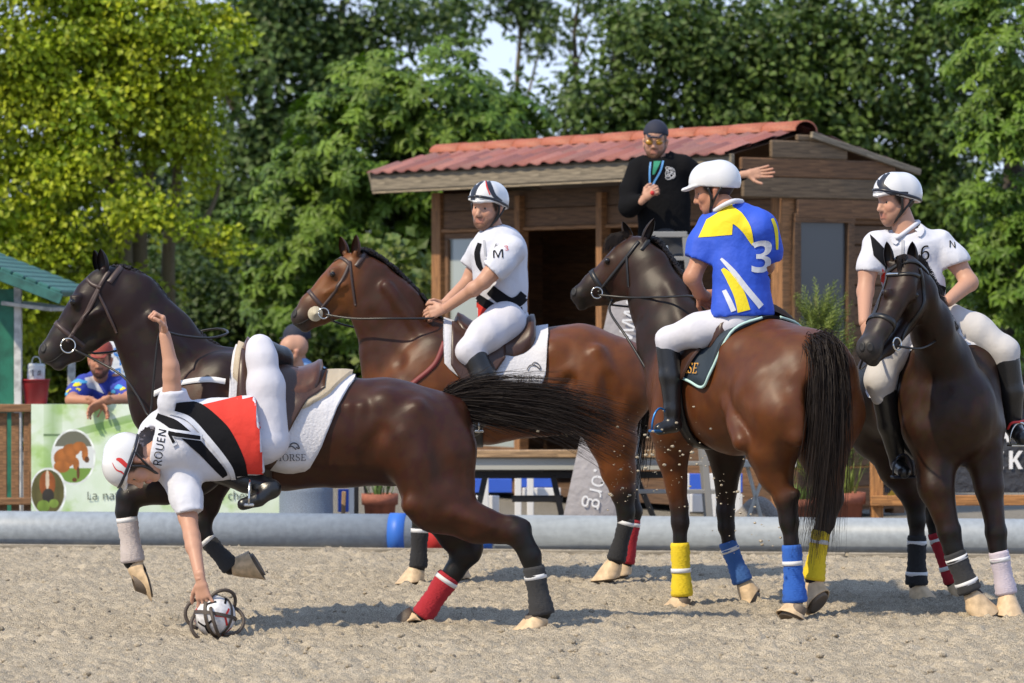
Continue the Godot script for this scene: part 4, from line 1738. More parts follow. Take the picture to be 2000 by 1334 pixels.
func horse_materials() -> void:
	mat("coat", Color.WHITE, 0.45, {"vc": true, "norm": tex.bump, "nscale": 0.10, "scale": Vector3(6, 2.5, 6), "spec": 0.36})
	mat("hair", lin(0.017, 0.012, 0.010), 0.6, {"spec": 0.3})
	mat("nostril", lin(0.006, 0.005, 0.005), 0.6)
	mat("eye_dark", lin(0.008, 0.005, 0.004), 0.06)
	mat("hoof", lin(0.16, 0.12, 0.085), 0.6, {"tex": tex.fine, "scale": 6.0})
	mat("bell_boot", lin(0.66, 0.48, 0.29), 0.6, {"tex": tex.coarse, "scale": 3.0})
	for q in [["black", lin(0.015, 0.015, 0.017)], ["red", lin(0.33, 0.012, 0.022)], ["white", lin(0.48, 0.42, 0.40)], ["yellow", lin(0.68, 0.50, 0.015)], ["blue", lin(0.02, 0.10, 0.42)], ["bluegrey", lin(0.035, 0.11, 0.33)], ["charcoal", lin(0.028, 0.028, 0.03)], ["lilac", lin(0.50, 0.44, 0.50)]]:
		mat("wrap_" + q[0], q[1], 0.9, {"norm": tex.folds, "nscale": 0.7, "scale": Vector3(3, 14, 3), "rim": 0.3})
	mat("tape_white", lin(0.62, 0.62, 0.63), 0.6)
	mat("leather", lin(0.055, 0.022, 0.012), 0.38, {"tex": tex.fine, "scale": 4.0, "norm": tex.bump, "nscale": 0.1})
	mat("leather_dark", lin(0.02, 0.013, 0.011), 0.4, {"norm": tex.bump, "nscale": 0.15, "scale": 4.0})
	mat("leather_tan", lin(0.085, 0.030, 0.012), 0.3, {"tex": tex.coarse, "scale": 3.0})
	mat("strap", lin(0.05, 0.03, 0.026), 0.45)
	mat("strap_black", lin(0.012, 0.011, 0.011), 0.4)
	mat("steel", lin(0.6, 0.6, 0.58), 0.25, {"metal": 1.0})
	mat("pad_white", lin(0.56, 0.56, 0.60), 0.85, {"norm": tex.folds, "nscale": 0.35, "scale": 4.0})
	mat("fleece", lin(0.50, 0.42, 0.31), 0.95, {"norm": tex.grit, "nscale": 1.0, "scale": 4.0})
	mat("pad_navy", lin(0.018, 0.03, 0.045), 0.7)

# white pad, fleece, saddle with flaps and seat over the back between A and B
func saddle_set(h: Node, bl: Blob, A: Vector3, B: Vector3, side: Vector3, opt: Dictionary) -> void:
	var lean: float = opt.get("lean", 0.0)
	var pm: Material = opt.get("pad", mats["pad_white"])
	var pad := part(h, "saddle_pad", over_back(bl, A, B, side, opt.pad_rows, 0.004, 0.014), pm)
	if opt.has("edge"):
		var rows: Array = opt.pad_rows
		for sg in [1, 2]:
			var pts := []
			var ax := (B - A).normalized()
			var up := (Vector3.UP - ax * ax.y).normalized()
			var sd := (side - ax * side.dot(ax) - up * side.dot(up)).normalized()
			for r in rows:
				var a := deg_to_rad(r[sg])
				var d := up * cos(a) + sd * sin(a)
				pts.append(bl.out(A.lerp(B, r[0]), d) + d * 0.016)
			cord(pad, "piping", pts, 0.008, opt.edge, 40)
	if opt.has("fleece_rows"):
		part(h, "fleece_pad", over_back(bl, A, B, side, opt.fleece_rows, 0.016, 0.022, 26, 26), mats["fleece"])
	var lm: Material = opt.get("leather", mats["leather"])
	var sad := Node3D.new()
	sad.name = "saddle"
	h.add_child(sad, true)
	for sg in [1.0, -1.0]:
		var fr := []
		for r in opt.flap_rows:
			fr.append([r[0], r[1] * sg, r[2] * sg])
		part(sad, "flap", over_back(bl, A, B, side, fr, 0.034, 0.012, 16, 14), lm)
	# seat: a leather shell over the back, pommel in front, cantle raised behind
	part(sad, "seat", seat_mesh(bl, A, B, side, opt.get("seat_k", 1.0)), opt.get("seat", lm))

func seat_mesh(bl: Blob, A: Vector3, B: Vector3, side: Vector3, k: float) -> ArrayMesh:
	var rows := [[0.10, 12.0, 0.03], [0.13, 22.0, 0.075], [0.18, 30.0, 0.07], [0.27, 38.0, 0.045], [0.40, 46.0, 0.034], [0.54, 54.0, 0.034], [0.66, 56.0, 0.05], [0.75, 52.0, 0.072], [0.81, 46.0, 0.092], [0.84, 40.0, 0.088], [0.855, 34.0, 0.05]]
	var st := st_new()
	st.set_smooth_group(0)
	var ax := (B - A).normalized()
	var up := (Vector3.UP - ax * ax.y).normalized()
	var sd := (side - ax * side.dot(ax) - up * side.dot(up)).normalized()
	var g := []
	var n := 30
	for i in n + 1:
		var f := float(i) / n * (rows.size() - 1)
		var q := mini(int(f), rows.size() - 2)
		var t := lerpf(rows[q][0], rows[q + 1][0], f - q)
		var an := lerpf(rows[q][1], rows[q + 1][1], f - q)
		var li := lerpf(rows[q][2], rows[q + 1][2], f - q)
		var row := []
		for j in 17:
			var u := j / 8.0 - 1.0
			var a := deg_to_rad(an * u)
			var d := up * cos(a) + sd * sin(a)
			var c := A.lerp(B, 0.10 + (t - 0.10) * k)
			var l := lerpf(li, 0.048, pow(absf(u), 2.5))
			if absf(u) > 0.99:
				l = 0.02
			row.append(bl.out(c, d) + d * l)
		g.append(row)
	for i in n:
		for j in 16:
			quad4(st, g[i][j], g[i + 1][j], g[i + 1][j + 1], g[i][j + 1])
	st.generate_normals()
	return st.commit()

func blob_mesh(blobs: Array) -> ArrayMesh:
	var me := ArrayMesh.new()
	if blobs.size() == 1:
		me.add_surface_from_arrays(Mesh.PRIMITIVE_TRIANGLES, blobs[0].arrays())
		return me
	var vs := PackedVector3Array()
	var ns := PackedVector3Array()
	var cs := PackedColorArray()
	var ix := PackedInt32Array()
	for b in blobs:
		var o := vs.size()
		vs.append_array(b.verts)
		ns.append_array(b.norms)
		cs.append_array(b.vcols)
		for k in b.tris:
			ix.append(k + o)
	var arr := []
	arr.resize(Mesh.ARRAY_MAX)
	arr[Mesh.ARRAY_VERTEX] = vs
	arr[Mesh.ARRAY_NORMAL] = ns
	arr[Mesh.ARRAY_COLOR] = cs
	arr[Mesh.ARRAY_INDEX] = ix
	me.add_surface_from_arrays(Mesh.PRIMITIVE_TRIANGLES, arr)
	return me

# head of a horse: poll to muzzle as measured, with jaw, cheek, nostrils, ears
func horse_head(bl: Blob, D: float, q: Dictionary, side: Vector3, c_head: Color, c_muz: Color, c_dark: Color) -> void:
	var n: Array = q.nose
	chain(bl, D, [n[0], n[1]], c_head, 0.03, side, 0.66)
	chain(bl, D, [n[1], n[2]], c_muz.lerp(c_head, 0.35), 0.025, side, 0.74)
	dot(bl, D, q.cran, c_head, 0.03, side, 0.8)
	dot(bl, D, q.cheek, c_head, 0.025, side, 0.62)
	var mz: Array = n[2]
	dot(bl, D, [mz[0], mz[1], mz[2], mz[3] * 1.05], c_muz, 0.02, side, 0.95)
	dot(bl, D, q.lip, c_muz, 0.018, side, 1.3)
	chain(bl, D, q.jaw, c_head.lerp(c_dark, 0.4), 0.03, side, 0.7)
	for e in q.ears:
		dot(bl, D, [e[0], e[1] - 2, e[4], e[5] * 0.8], c_dark.lerp(c_head, 0.35), 0.02)
	for e in q.eyes:
		dot(bl, D, e, c_dark.lerp(c_head, 0.5), 0.025)
	q.c_dark = c_dark.lerp(c_head, 0.3)
	bl.set_meta("head", q)

# ears as folded leaves, nostrils, mouth line
func head_details(h: Node, bl: Blob, D: float, face: Vector3, mouth: Array) -> void:
	var q: Dictionary = bl.get_meta("head")
	for e in q.ears:
		var b := at(e[0], e[1] + 4, D - e[4])
		var t := at(e[2], e[3] - 3, D - e[4])
		var ax := (t - b)
		var L := ax.length()
		ax = ax / L
		var f := (face - ax * face.dot(ax)).normalized()
		var s := ax.cross(f)
		var st := st_new()
		st.set_smooth_group(0)
		var w: float = e[5] * D / FPX * 1.15
		var g := []
		for i in 11:
			var v := i / 10.0
			var r := w * pow(sin(PI * clampf(0.22 + 0.78 * v, 0, 1)), 0.75) * (1.0 if v < 0.98 else 0.1)
			var row := []
			for k in 9:
				var a := deg_to_rad(lerpf(50.0, 310.0, k / 8.0))
				row.append(b + ax * L * v + (f * cos(a) * 0.75 + s * sin(a)) * r + f * 0.012 * v * v)
			g.append(row)
		for i in 10:
			for k in 8:
				st.set_color(q.c_dark)
				quad4(st, g[i][k], g[i + 1][k], g[i + 1][k + 1], g[i][k + 1])
		st.generate_normals()
		part(h, "ear", st.commit(), mats["coat"])
	for e in q.nostrils:
		var c := v3(D, e)
		var m := v3(D, q.nose[2])
		var dir := (c - m).normalized()
		var p := bl.out(m, dir)
		var n := bl.grad(p)
		var u := (Vector3.UP - n * n.y).normalized()
		part(h, "nostril", lathe_mesh(p - n * 0.001, n, [[0.0045, 0.0], [0.005, 0.010], [0.0055, 0.015], [0.0, 0.018]], 14, u, 1.4), mats["nostril"])
	if mouth.size() > 1:
		part(h, "mouth", strap_mesh(bl, hits(bl, D + q.get("off", 0.0), mouth), 0.0035, 0.0005, 0.002, 16), mats["nostril"])
var horse := {}
func make_horses() -> void:
	horse_materials()
	var Z := Vector3(0, 0, 1)
	# ---- the galloping horse, seen from its left side
	var D := 17.9
	var cb := Color(0.038, 0.0125, 0.0062)
	var cn := Color(0.0145, 0.0075, 0.0056)
	var ck := Color(0.011, 0.009, 0.009)
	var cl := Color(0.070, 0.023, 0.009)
	var b := Blob.new()
	b.cell = 0.0135; b.blur = 12; b.lump = 0.006; b.lump_freq = 5.0; b.mottle = 0.35
	chain(b, D, [[430, 815, 0, 128], [560, 845, 0, 108], [665, 844, 0, 103], [755, 846, 0, 102]], cb, 0.06, Z, 0.80)
	chain(b, D, [[755, 838, 0, 96], [835, 852, 0, 92]], cb, 0.06, Z, 0.92)
	chain(b, D, [[835, 830, 0, 70], [888, 800, 0, 26]], cb, 0.05, Z, 0.8)
	for s in [0.13, -0.13]:
		chain(b, D, [[800, 850, s * 0.9, 78], [868, 880, s, 62]], cb, 0.06, Z, 0.75)
		dot(b, D, [752, 790, s * 1.15, 30], cb, 0.05)
	chain(b, D, [[835, 900, 0.15, 76], [848, 975, 0.17, 60]], cb, 0.05, Z, 0.72)
	chain(b, D, [[830, 900, -0.15, 74], [850, 975, -0.15, 58]], cb, 0.05, Z, 0.72)
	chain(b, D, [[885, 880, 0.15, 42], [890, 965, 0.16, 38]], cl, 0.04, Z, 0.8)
	chain(b, D, [[855, 985, 0.17, 55], [930, 1023, 0.18, 36], [1006, 1040, 0.18, 25]], cb, 0.04, Z, 0.8)
	chain(b, D, [[1000, 1025, 0.18, 20], [1024, 1030, 0.18, 15]], ck, 0.02)
	chain(b, D, [[1012, 1042, 0.18, 25], [1036, 1085, 0.18, 20], [1044, 1120, 0.18, 16], [1058, 1195, 0.18, 17]], ck, 0.025)
	chain(b, D, [[1058, 1195, 0.18, 18], [1035, 1213, 0.18, 14]], ck, 0.02)
	chain(b, D, [[855, 985, -0.16, 52], [895, 1045, -0.16, 36], [915, 1075, -0.16, 27]], cn, 0.04, Z, 0.8)
	chain(b, D, [[905, 1078, -0.16, 26], [930, 1066, -0.16, 14]], ck, 0.02)
	chain(b, D, [[910, 1080, -0.16, 26], [885, 1120, -0.16, 19], [822, 1205, -0.16, 16], [800, 1216, -0.16, 13]], ck, 0.025)
	# shoulders, forelegs
	for s in [0.13, -0.13]:
		chain(b, D, [[440, 760, s * 0.8, 70], [380, 870, s, 66], [385, 915, s, 50]], cn, 0.06, Z, 0.7)
	chain(b, D, [[375, 920, 0.14, 46], [320, 950, 0.16, 33], [258, 967, 0.16, 24]], cn, 0.04, Z, 0.85)
	chain(b, D, [[250, 972, 0.16, 25], [246, 1000, 0.16, 21], [250, 1040, 0.16, 15], [259, 1095, 0.16, 16], [275, 1116, 0.16, 12]], ck, 0.02)
	chain(b, D, [[420, 925, -0.14, 44], [405, 985, -0.14, 22], [396, 1018, -0.14, 18]], cn, 0.04, Z, 0.85)
	chain(b, D, [[395, 1020, -0.14, 19], [400, 1048, -0.14, 16], [450, 1106, -0.14, 15], [480, 1104, -0.14, 11]], ck, 0.02)
	# neck
	chain(b, D, [[420, 790, 0, 112], [360, 770, 0, 108], [308, 670, 0, 76], [255, 592, 0, 60], [225, 570, 0, 48]], cn, 0.05, Z, 0.52)
	chain(b, D, [[450, 735, 0, 48], [480, 745, 0, 50]], cn, 0.06, Z, 0.5)
	for s in [1.0, -1.0]:
		for r in 6:
			b.cap(at(588 + r * 24, 795, D - s * 0.19), at(574 + r * 24, 905, D - s * 0.165), 0.022, 0.018, cb, 0.03)
		b.cap(at(400, 735, D - s * 0.10), at(352, 850, D - s * 0.17), 0.035, 0.05, cn, 0.035)
		b.cap(at(440, 840, D - s * 0.20), at(392, 905, D - s * 0.19), 0.05, 0.045, cb, 0.03)
		b.cap(at(300, 620, D - s * 0.075), at(390, 735, D - s * 0.09), 0.04, 0.05, cn, 0.03)
		b.cap(at(815, 800, D - s * 0.20), at(862, 870, D - s * 0.20), 0.05, 0.05, cb, 0.03)
		b.cap(at(790, 850, D - s * 0.22), at(812, 950, D - s * 0.21), 0.05, 0.05, cb, 0.03)
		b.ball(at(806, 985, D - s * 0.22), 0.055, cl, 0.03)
		b.cut(at(330, 780, D - s * 0.215), at(272, 655, D - s * 0.135), 0.035, 0.03, cn, 0.04)
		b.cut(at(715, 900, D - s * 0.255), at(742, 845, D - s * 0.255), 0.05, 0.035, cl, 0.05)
		b.cut(at(850, 815, D - s * 0.305), at(868, 930, D - s * 0.305), 0.055, 0.055, cb, 0.05)
		b.cut(at(440, 770, D - s * 0.265), at(470, 880, D - s * 0.28), 0.045, 0.045, cb, 0.05)
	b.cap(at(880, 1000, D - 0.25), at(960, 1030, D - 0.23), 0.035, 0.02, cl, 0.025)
	b.cut(at(960, 1018, D - 0.275), at(1000, 1022, D - 0.25), 0.02, 0.015, cb, 0.02)
	horse_head(b, D, {"nose": [[187, 588, 0, 46], [128, 660, 0, 31], [99, 688, 0, 22]], "cran": [206, 558, 0, 38], "cheek": [210, 612, 0, 46], "lip": [112, 712, 0, 11], "jaw": [[215, 640, 0, 22], [150, 690, 0, 15], [118, 708, 0, 11]], "ears": [[203, 528, 199, 488, 0.05, 11.0], [196, 530, 186, 490, -0.05, 10.0]], "eyes": [[146, 590, 0.068, 9], [146, 590, -0.068, 9]], "nostrils": [[84, 680, 0.045, 7.5], [84, 680, -0.045, 7.5]]}, Z, cn, Color(0.03, 0.024, 0.022), ck)
	for s in [1.0, -1.0]:
		b.cap(at(150, 632, D - s * 0.062), at(196, 606, D - s * 0.078), 0.010, 0.016, cn, 0.018)
		b.cap(at(138, 580, D - s * 0.066), at(158, 578, D - s * 0.074), 0.010, 0.010, cn, 0.014)
		b.cut(at(166, 574, D - s * 0.108), at(170, 570, D - s * 0.108), 0.022, 0.022, ck, 0.02)
	horse.h1 = [b, D]
	# ---- bay horse standing behind, seen from its left side
	D = 20.7
	cb = Color(0.110, 0.035, 0.0095)
	cn = Color(0.040, 0.0145, 0.0075)
	ck = Color(0.012, 0.010, 0.009)
	b = Blob.new()
	b.cell = 0.0145; b.blur = 12; b.lump = 0.006; b.lump_freq = 5.0; b.mottle = 0.3
	chain(b, D, [[850, 755, 0, 112], [950, 758, 0, 106], [1060, 748, 0, 101], [1130, 742, 0, 104]], cb, 0.06, Z, 0.80)
	chain(b, D, [[1130, 738, 0, 103], [1190, 748, 0, 92]], cb, 0.06, Z, 0.95)
	chain(b, D, [[1195, 725, 0, 66], [1255, 700, 0, 26]], cb, 0.05, Z, 0.8)
	for s in [0.14, -0.14]:
		chain(b, D, [[1160, 760, s, 78], [1212, 775, s, 56]], cb, 0.06, Z, 0.75)
		chain(b, D, [[1175, 800, s, 68], [1196, 858, s, 45], [1208, 920, s, 31], [1217, 960, s, 24]], cb, 0.05, Z, 0.8)
		dot(b, D, [1082, 690, s * 1.2, 30], cb, 0.05)
		chain(b, D, [[860, 700, s * 0.7, 62], [800, 800, s, 62], [830, 850, s, 50]], cn, 0.06, Z, 0.7)
	chain(b, D, [[1217, 960, 0.14, 24], [1223, 1000, 0.14, 17], [1222, 1020, 0.14, 14], [1202, 1094, 0.14, 13], [1190, 1112, 0.14, 11]], ck, 0.025)
	chain(b, D, [[1222, 955, -0.14, 24], [1236, 1000, -0.14, 17], [1234, 1020, -0.14, 13], [1222, 1098, -0.14, 13], [1212, 1108, -0.14, 11]], ck, 0.025)
	chain(b, D, [[835, 850, 0.14, 44], [826, 920, 0.15, 30], [822, 992, 0.15, 20]], cb, 0.04)
	chain(b, D, [[822, 994, 0.15, 20], [821, 1025, 0.15, 15], [816, 1110, 0.15, 13], [806, 1120, 0.15, 11]], ck, 0.02)
	chain(b, D, [[880, 850, -0.14, 44], [888, 920, -0.15, 30], [892, 992, -0.15, 20]], cb, 0.04)
	chain(b, D, [[892, 994, -0.15, 20], [894, 1025, -0.15, 15], [900, 1105, -0.15, 13], [896, 1116, -0.15, 11]], ck, 0.02)
	chain(b, D, [[865, 740, 0, 105], [800, 700, 0, 90], [755, 608, 0, 68], [718, 556, 0, 50], [700, 535, 0, 40]], cn, 0.05, Z, 0.52)
	chain(b, D, [[770, 780, 0, 60], [735, 690, 0, 26]], cb, 0.06, Z, 0.9)
	chain(b, D, [[868, 672, 0, 38], [905, 690, 0, 42]], cn, 0.06, Z, 0.5)
	for s in [1.0, -1.0]:
		b.cap(at(845, 690, D - s * 0.10), at(800, 780, D - s * 0.19), 0.035, 0.05, cn, 0.035)
		b.cap(at(850, 760, D - s * 0.21), at(830, 830, D - s * 0.2), 0.05, 0.05, cb, 0.03)
		b.cap(at(755, 560, D - s * 0.085), at(820, 650, D - s * 0.1), 0.04, 0.05, cn, 0.03)
		b.cap(at(1165, 690, D - s * 0.22), at(1200, 760, D - s * 0.23), 0.055, 0.05, cb, 0.03)
		b.cap(at(1140, 760, D - s * 0.24), at(1165, 830, D - s * 0.22), 0.05, 0.05, cb, 0.03)
		b.cut(at(776, 705, D - s * 0.20), at(728, 618, D - s * 0.13), 0.035, 0.03, cn, 0.04)
		b.cut(at(1080, 800, D - s * 0.285), at(1112, 745, D - s * 0.285), 0.05, 0.035, cb, 0.05)
		b.cut(at(1195, 740, D - s * 0.33), at(1205, 830, D - s * 0.31), 0.05, 0.05, cb, 0.05)
	horse_head(b, D, {"nose": [[674, 546, 0, 41], [612, 599, 0, 27], [588, 620, 0, 19]], "cran": [692, 524, 0, 31], "cheek": [686, 572, 0, 37], "lip": [594, 640, 0, 9], "jaw": [[690, 595, 0, 18], [630, 620, 0, 13], [600, 636, 0, 9]], "ears": [[694, 497, 698, 461, 0.05, 9.0], [675, 497, 667, 464, -0.05, 9.0]], "eyes": [[651, 536, 0.068, 9], [651, 536, -0.068, 9]], "nostrils": [[574, 612, 0.04, 7], [574, 612, -0.04, 7]]}, Z, Color(0.135, 0.048, 0.014), Color(0.035, 0.026, 0.022), Color(0.03, 0.018, 0.012))
	for s in [1.0, -1.0]:
		b.cap(at(632, 574, D - s * 0.062), at(672, 556, D - s * 0.078), 0.010, 0.016, Color(0.135, 0.048, 0.014), 0.018)
		b.cap(at(644, 528, D - s * 0.066), at(660, 527, D - s * 0.074), 0.010, 0.010, cn, 0.014)
		b.cut(at(668, 522, D - s * 0.105), at(671, 519, D - s * 0.105), 0.022, 0.022, cn, 0.02)
	horse.h2 = [b, D]
	# ---- bay horse going away to the left, seen from behind
	D = 18.7
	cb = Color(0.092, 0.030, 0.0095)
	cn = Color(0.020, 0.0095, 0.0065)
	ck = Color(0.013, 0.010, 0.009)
	var S := Vector3(-0.77, 0, 0.64)
	b = Blob.new()
	b.cell = 0.0145; b.blur = 12; b.lump = 0.006; b.lump_freq = 5.0; b.mottle = 0.3
	chain(b, D, [[1375, 745, -0.40, 112], [1440, 765, -0.12, 120], [1500, 750, 0.08, 118]], cb, 0.06, S, 0.85)
	chain(b, D, [[1500, 740, 0.05, 116], [1572, 746, 0.32, 104]], cb, 0.06, S, 1.0)
	chain(b, D, [[1572, 715, 0.32, 72], [1600, 690, 0.46, 28]], cb, 0.05, S, 0.8)
	for s in [0.135, -0.135]:
		var o: float = S.x * s * 375
		var z: float = S.z * s
		chain(b, D, [[1550 + o, 770, 0.26 + z, 80], [1575 + o, 810, 0.36 + z, 70]], cb, 0.06)
		dot(b, D, [1490 + o * 1.3, 690, 0.04 + z, 40], cb, 0.06)
	chain(b, D, [[1530, 810, 0.42, 72], [1508, 880, 0.40, 48], [1514, 925, 0.40, 30], [1534, 972, 0.42, 21]], cb, 0.05)
	chain(b, D, [[1530, 968, 0.42, 20], [1553, 965, 0.46, 11]], ck, 0.02)
	chain(b, D, [[1536, 978, 0.42, 22], [1541, 1020, 0.42, 17], [1546, 1060, 0.42, 14], [1553, 1172, 0.42, 14], [1548, 1188, 0.44, 12]], ck, 0.025)
	chain(b, D, [[1615, 810, 0.26, 72], [1608, 880, 0.22, 48], [1615, 925, 0.22, 30], [1624, 972, 0.22, 22]], cb, 0.05)
	chain(b, D, [[1624, 975, 0.22, 23], [1612, 1020, 0.24, 17], [1604, 1040, 0.24, 14], [1588, 1128, 0.24, 14], [1592, 1150, 0.26, 12]], ck, 0.025)
	chain(b, D, [[1350, 750, -0.30, 75], [1322, 830, -0.30, 56]], cb, 0.06)
	chain(b, D, [[1318, 835, -0.32, 46], [1313, 890, -0.35, 30], [1326, 985, -0.38, 18]], cb, 0.04)
	chain(b, D, [[1327, 990, -0.38, 19], [1328, 1020, -0.38, 17], [1328, 1055, -0.38, 13], [1331, 1162, -0.38, 13], [1326, 1172, -0.38, 11]], ck, 0.02)
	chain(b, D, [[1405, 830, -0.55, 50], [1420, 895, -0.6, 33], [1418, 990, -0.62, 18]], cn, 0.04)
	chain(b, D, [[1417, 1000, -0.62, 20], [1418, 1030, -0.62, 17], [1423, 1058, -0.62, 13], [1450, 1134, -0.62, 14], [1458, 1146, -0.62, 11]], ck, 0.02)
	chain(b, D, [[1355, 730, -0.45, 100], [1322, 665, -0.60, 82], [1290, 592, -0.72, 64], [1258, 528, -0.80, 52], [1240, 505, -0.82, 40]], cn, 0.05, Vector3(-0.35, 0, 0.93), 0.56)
	chain(b, D, [[1330, 780, -0.52, 70], [1285, 690, -0.62, 30]], cn.lerp(cb, 0.4), 0.05)
	chain(b, D, [[1400, 655, -0.32, 30], [1440, 670, -0.15, 36]], cb, 0.06, S, 0.6)
	for s in [0.22, -0.22]:
		var o2 = S * s
		b.cap(at(1518, 720, D - 0.14) + o2 * 0.95, at(1556, 800, D - 0.36) + o2, 0.075, 0.07, cb, 0.03)
		b.cap(at(1490, 790, D - 0.10) + o2, at(1508, 860, D - 0.30) + o2 * 0.95, 0.06, 0.055, cb, 0.03)
		b.cap(at(1590, 740, D - 0.45) + o2 * 0.5, at(1592, 850, D - 0.50) + o2 * 0.6, 0.07, 0.055, cb, 0.03)
	b.cut(at(1462, 850, D - 0.12) + S * 0.27, at(1478, 790, D - 0.10) + S * 0.29, 0.05, 0.04, cb, 0.05)
	b.cut(at(1590, 760, D - 0.60), at(1585, 900, D - 0.55), 0.03, 0.03, cn, 0.05)
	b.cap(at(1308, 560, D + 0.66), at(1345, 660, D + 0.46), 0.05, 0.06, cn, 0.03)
	horse_head(b, D, {"nose": [[1226, 514, -0.85, 43], [1164, 558, -0.9, 28], [1133, 577, -0.92, 19]], "cran": [1246, 494, -0.84, 34], "cheek": [1232, 545, -0.85, 38], "lip": [1134, 598, -0.92, 9], "jaw": [[1226, 568, -0.86, 18], [1175, 583, -0.9, 13], [1142, 594, -0.92, 9]], "ears": [[1258, 468, 1277, 428, -0.78, 9.0], [1232, 466, 1214, 436, -0.9, 9.0]], "eyes": [[1186, 508, -0.83, 9], [1186, 508, -0.96, 9]], "nostrils": [[1117, 568, -0.88, 6.5], [1117, 568, -0.96, 6.5]]}, Vector3(-0.15, 0, 0.99), Color(0.040, 0.018, 0.011), Color(0.016, 0.013, 0.012), ck)
	horse.h3 = [b, D]
	# ---- dark horse coming on at the right, head turned aside
	D = 18.9
	cb = Color(0.026, 0.0120, 0.0072)
	cn = Color(0.019, 0.0095, 0.0062)
	ck = Color(0.010, 0.008, 0.008)
	S = Vector3(0.93, 0, -0.36)
	b = Blob.new()
	b.cell = 0.0145; b.blur = 12; b.lump = 0.006; b.lump_freq = 5.0; b.mottle = 0.4
	chain(b, D, [[1856, 805, 0.36, 106], [1825, 785, 0.0, 112], [1780, 775, -0.35, 106]], cb, 0.06, S, 0.82)
	chain(b, D, [[1780, 765, -0.35, 104], [1756, 750, -0.68, 92]], cb, 0.06, S, 0.98)
	for s in [0.13, -0.13]:
		var o: float = S.x * s * 370
		var z: float = S.z * s
		chain(b, D, [[1770 + o, 790, -0.5 + z, 72], [1757 + o, 840, -0.62 + z, 58]], cb, 0.06)
		chain(b, D, [[1852 + o, 720, 0.14 + z * 0.6, 52], [1862 + o, 835, 0.38 + z, 56]], cb, 0.05)
	chain(b, D, [[1720, 840, -0.56, 54], [1757, 915, -0.5, 38], [1785, 975, -0.62, 23]], cb, 0.05)
	chain(b, D, [[1787, 980, -0.62, 24], [1790, 1015, -0.62, 17], [1791, 1050, -0.62, 14], [1790, 1140, -0.62, 14], [1796, 1155, -0.6, 12]], ck, 0.025)
	chain(b, D, [[1800, 840, -0.72, 54], [1812, 915, -0.68, 36], [1822, 975, -0.8, 22]], cb, 0.05)
	chain(b, D, [[1824, 980, -0.8, 23], [1824, 1015, -0.8, 16], [1828, 1045, -0.8, 13], [1858, 1135, -0.8, 13], [1880, 1150, -0.78, 11]], ck, 0.025)
	chain(b, D, [[1830, 880, 0.42, 46], [1828, 950, 0.48, 32], [1852, 1030, 0.50, 22]], cb, 0.04)
	chain(b, D, [[1854, 1040, 0.50, 24], [1862, 1072, 0.50, 18], [1892, 1150, 0.50, 15], [1908, 1162, 0.5, 12]], ck, 0.02)
	chain(b, D, [[1918, 880, 0.38, 42], [1932, 950, 0.42, 26], [1944, 1030, 0.45, 19]], cb, 0.04)
	chain(b, D, [[1945, 1042, 0.45, 22], [1948, 1068, 0.45, 17], [1965, 1158, 0.45, 14], [1967, 1170, 0.46, 12]], ck, 0.02)
	chain(b, D, [[1852, 780, 0.30, 88], [1846, 716, 0.40, 70], [1820, 640, 0.58, 52], [1795, 575, 0.70, 43], [1782, 550, 0.74, 37]], cn, 0.05, Vector3(0.9, 0, -0.4), 0.66)
	chain(b, D, [[1856, 660, 0.1, 34], [1845, 680, -0.05, 40]], cb, 0.06, S, 0.6)
	b.cut(at(1864, 905, D - 0.70), at(1868, 800, D - 0.69), 0.035, 0.02, cb, 0.05)
	b.cut(at(1835, 760, D - 0.62), at(1800, 650, D - 0.76), 0.03, 0.02, cn, 0.05)
	var hs := Vector3(0.86, -0.25, -0.45)
	horse_head(b, D, {"nose": [[1758, 562, 0.82, 40], [1718, 640, 0.93, 30], [1698, 680, 0.98, 25]], "cran": [1764, 535, 0.78, 38], "cheek": [1778, 595, 0.76, 40], "lip": [1702, 706, 0.94, 10], "jaw": [[1785, 615, 0.72, 22], [1735, 678, 0.84, 16], [1710, 702, 0.91, 11]], "ears": [[1738, 515, 1733, 474, 0.8, 9.0], [1782, 515, 1783, 474, 0.74, 10.0]], "eyes": [[1781, 578, 0.87, 9], [1733, 572, 0.93, 9]], "nostrils": [[1700, 678, 1.065, 8], [1677, 676, 1.06, 7]]}, hs, Color(0.026, 0.0135, 0.0085), Color(0.03, 0.026, 0.025), ck)
	horse.h4 = [b, D]
	var todo := [horse.h1[0], horse.h2[0], horse.h3[0], horse.h4[0]]
	compute_all(todo)
	dress_1()
	dress_2()
	dress_3()
	dress_4()

func compute_all(todo: Array) -> void:
	var id := WorkerThreadPool.add_group_task(func(i: int) -> void: todo[i].compute(), todo.size())
	WorkerThreadPool.wait_for_group_task_completion(id)

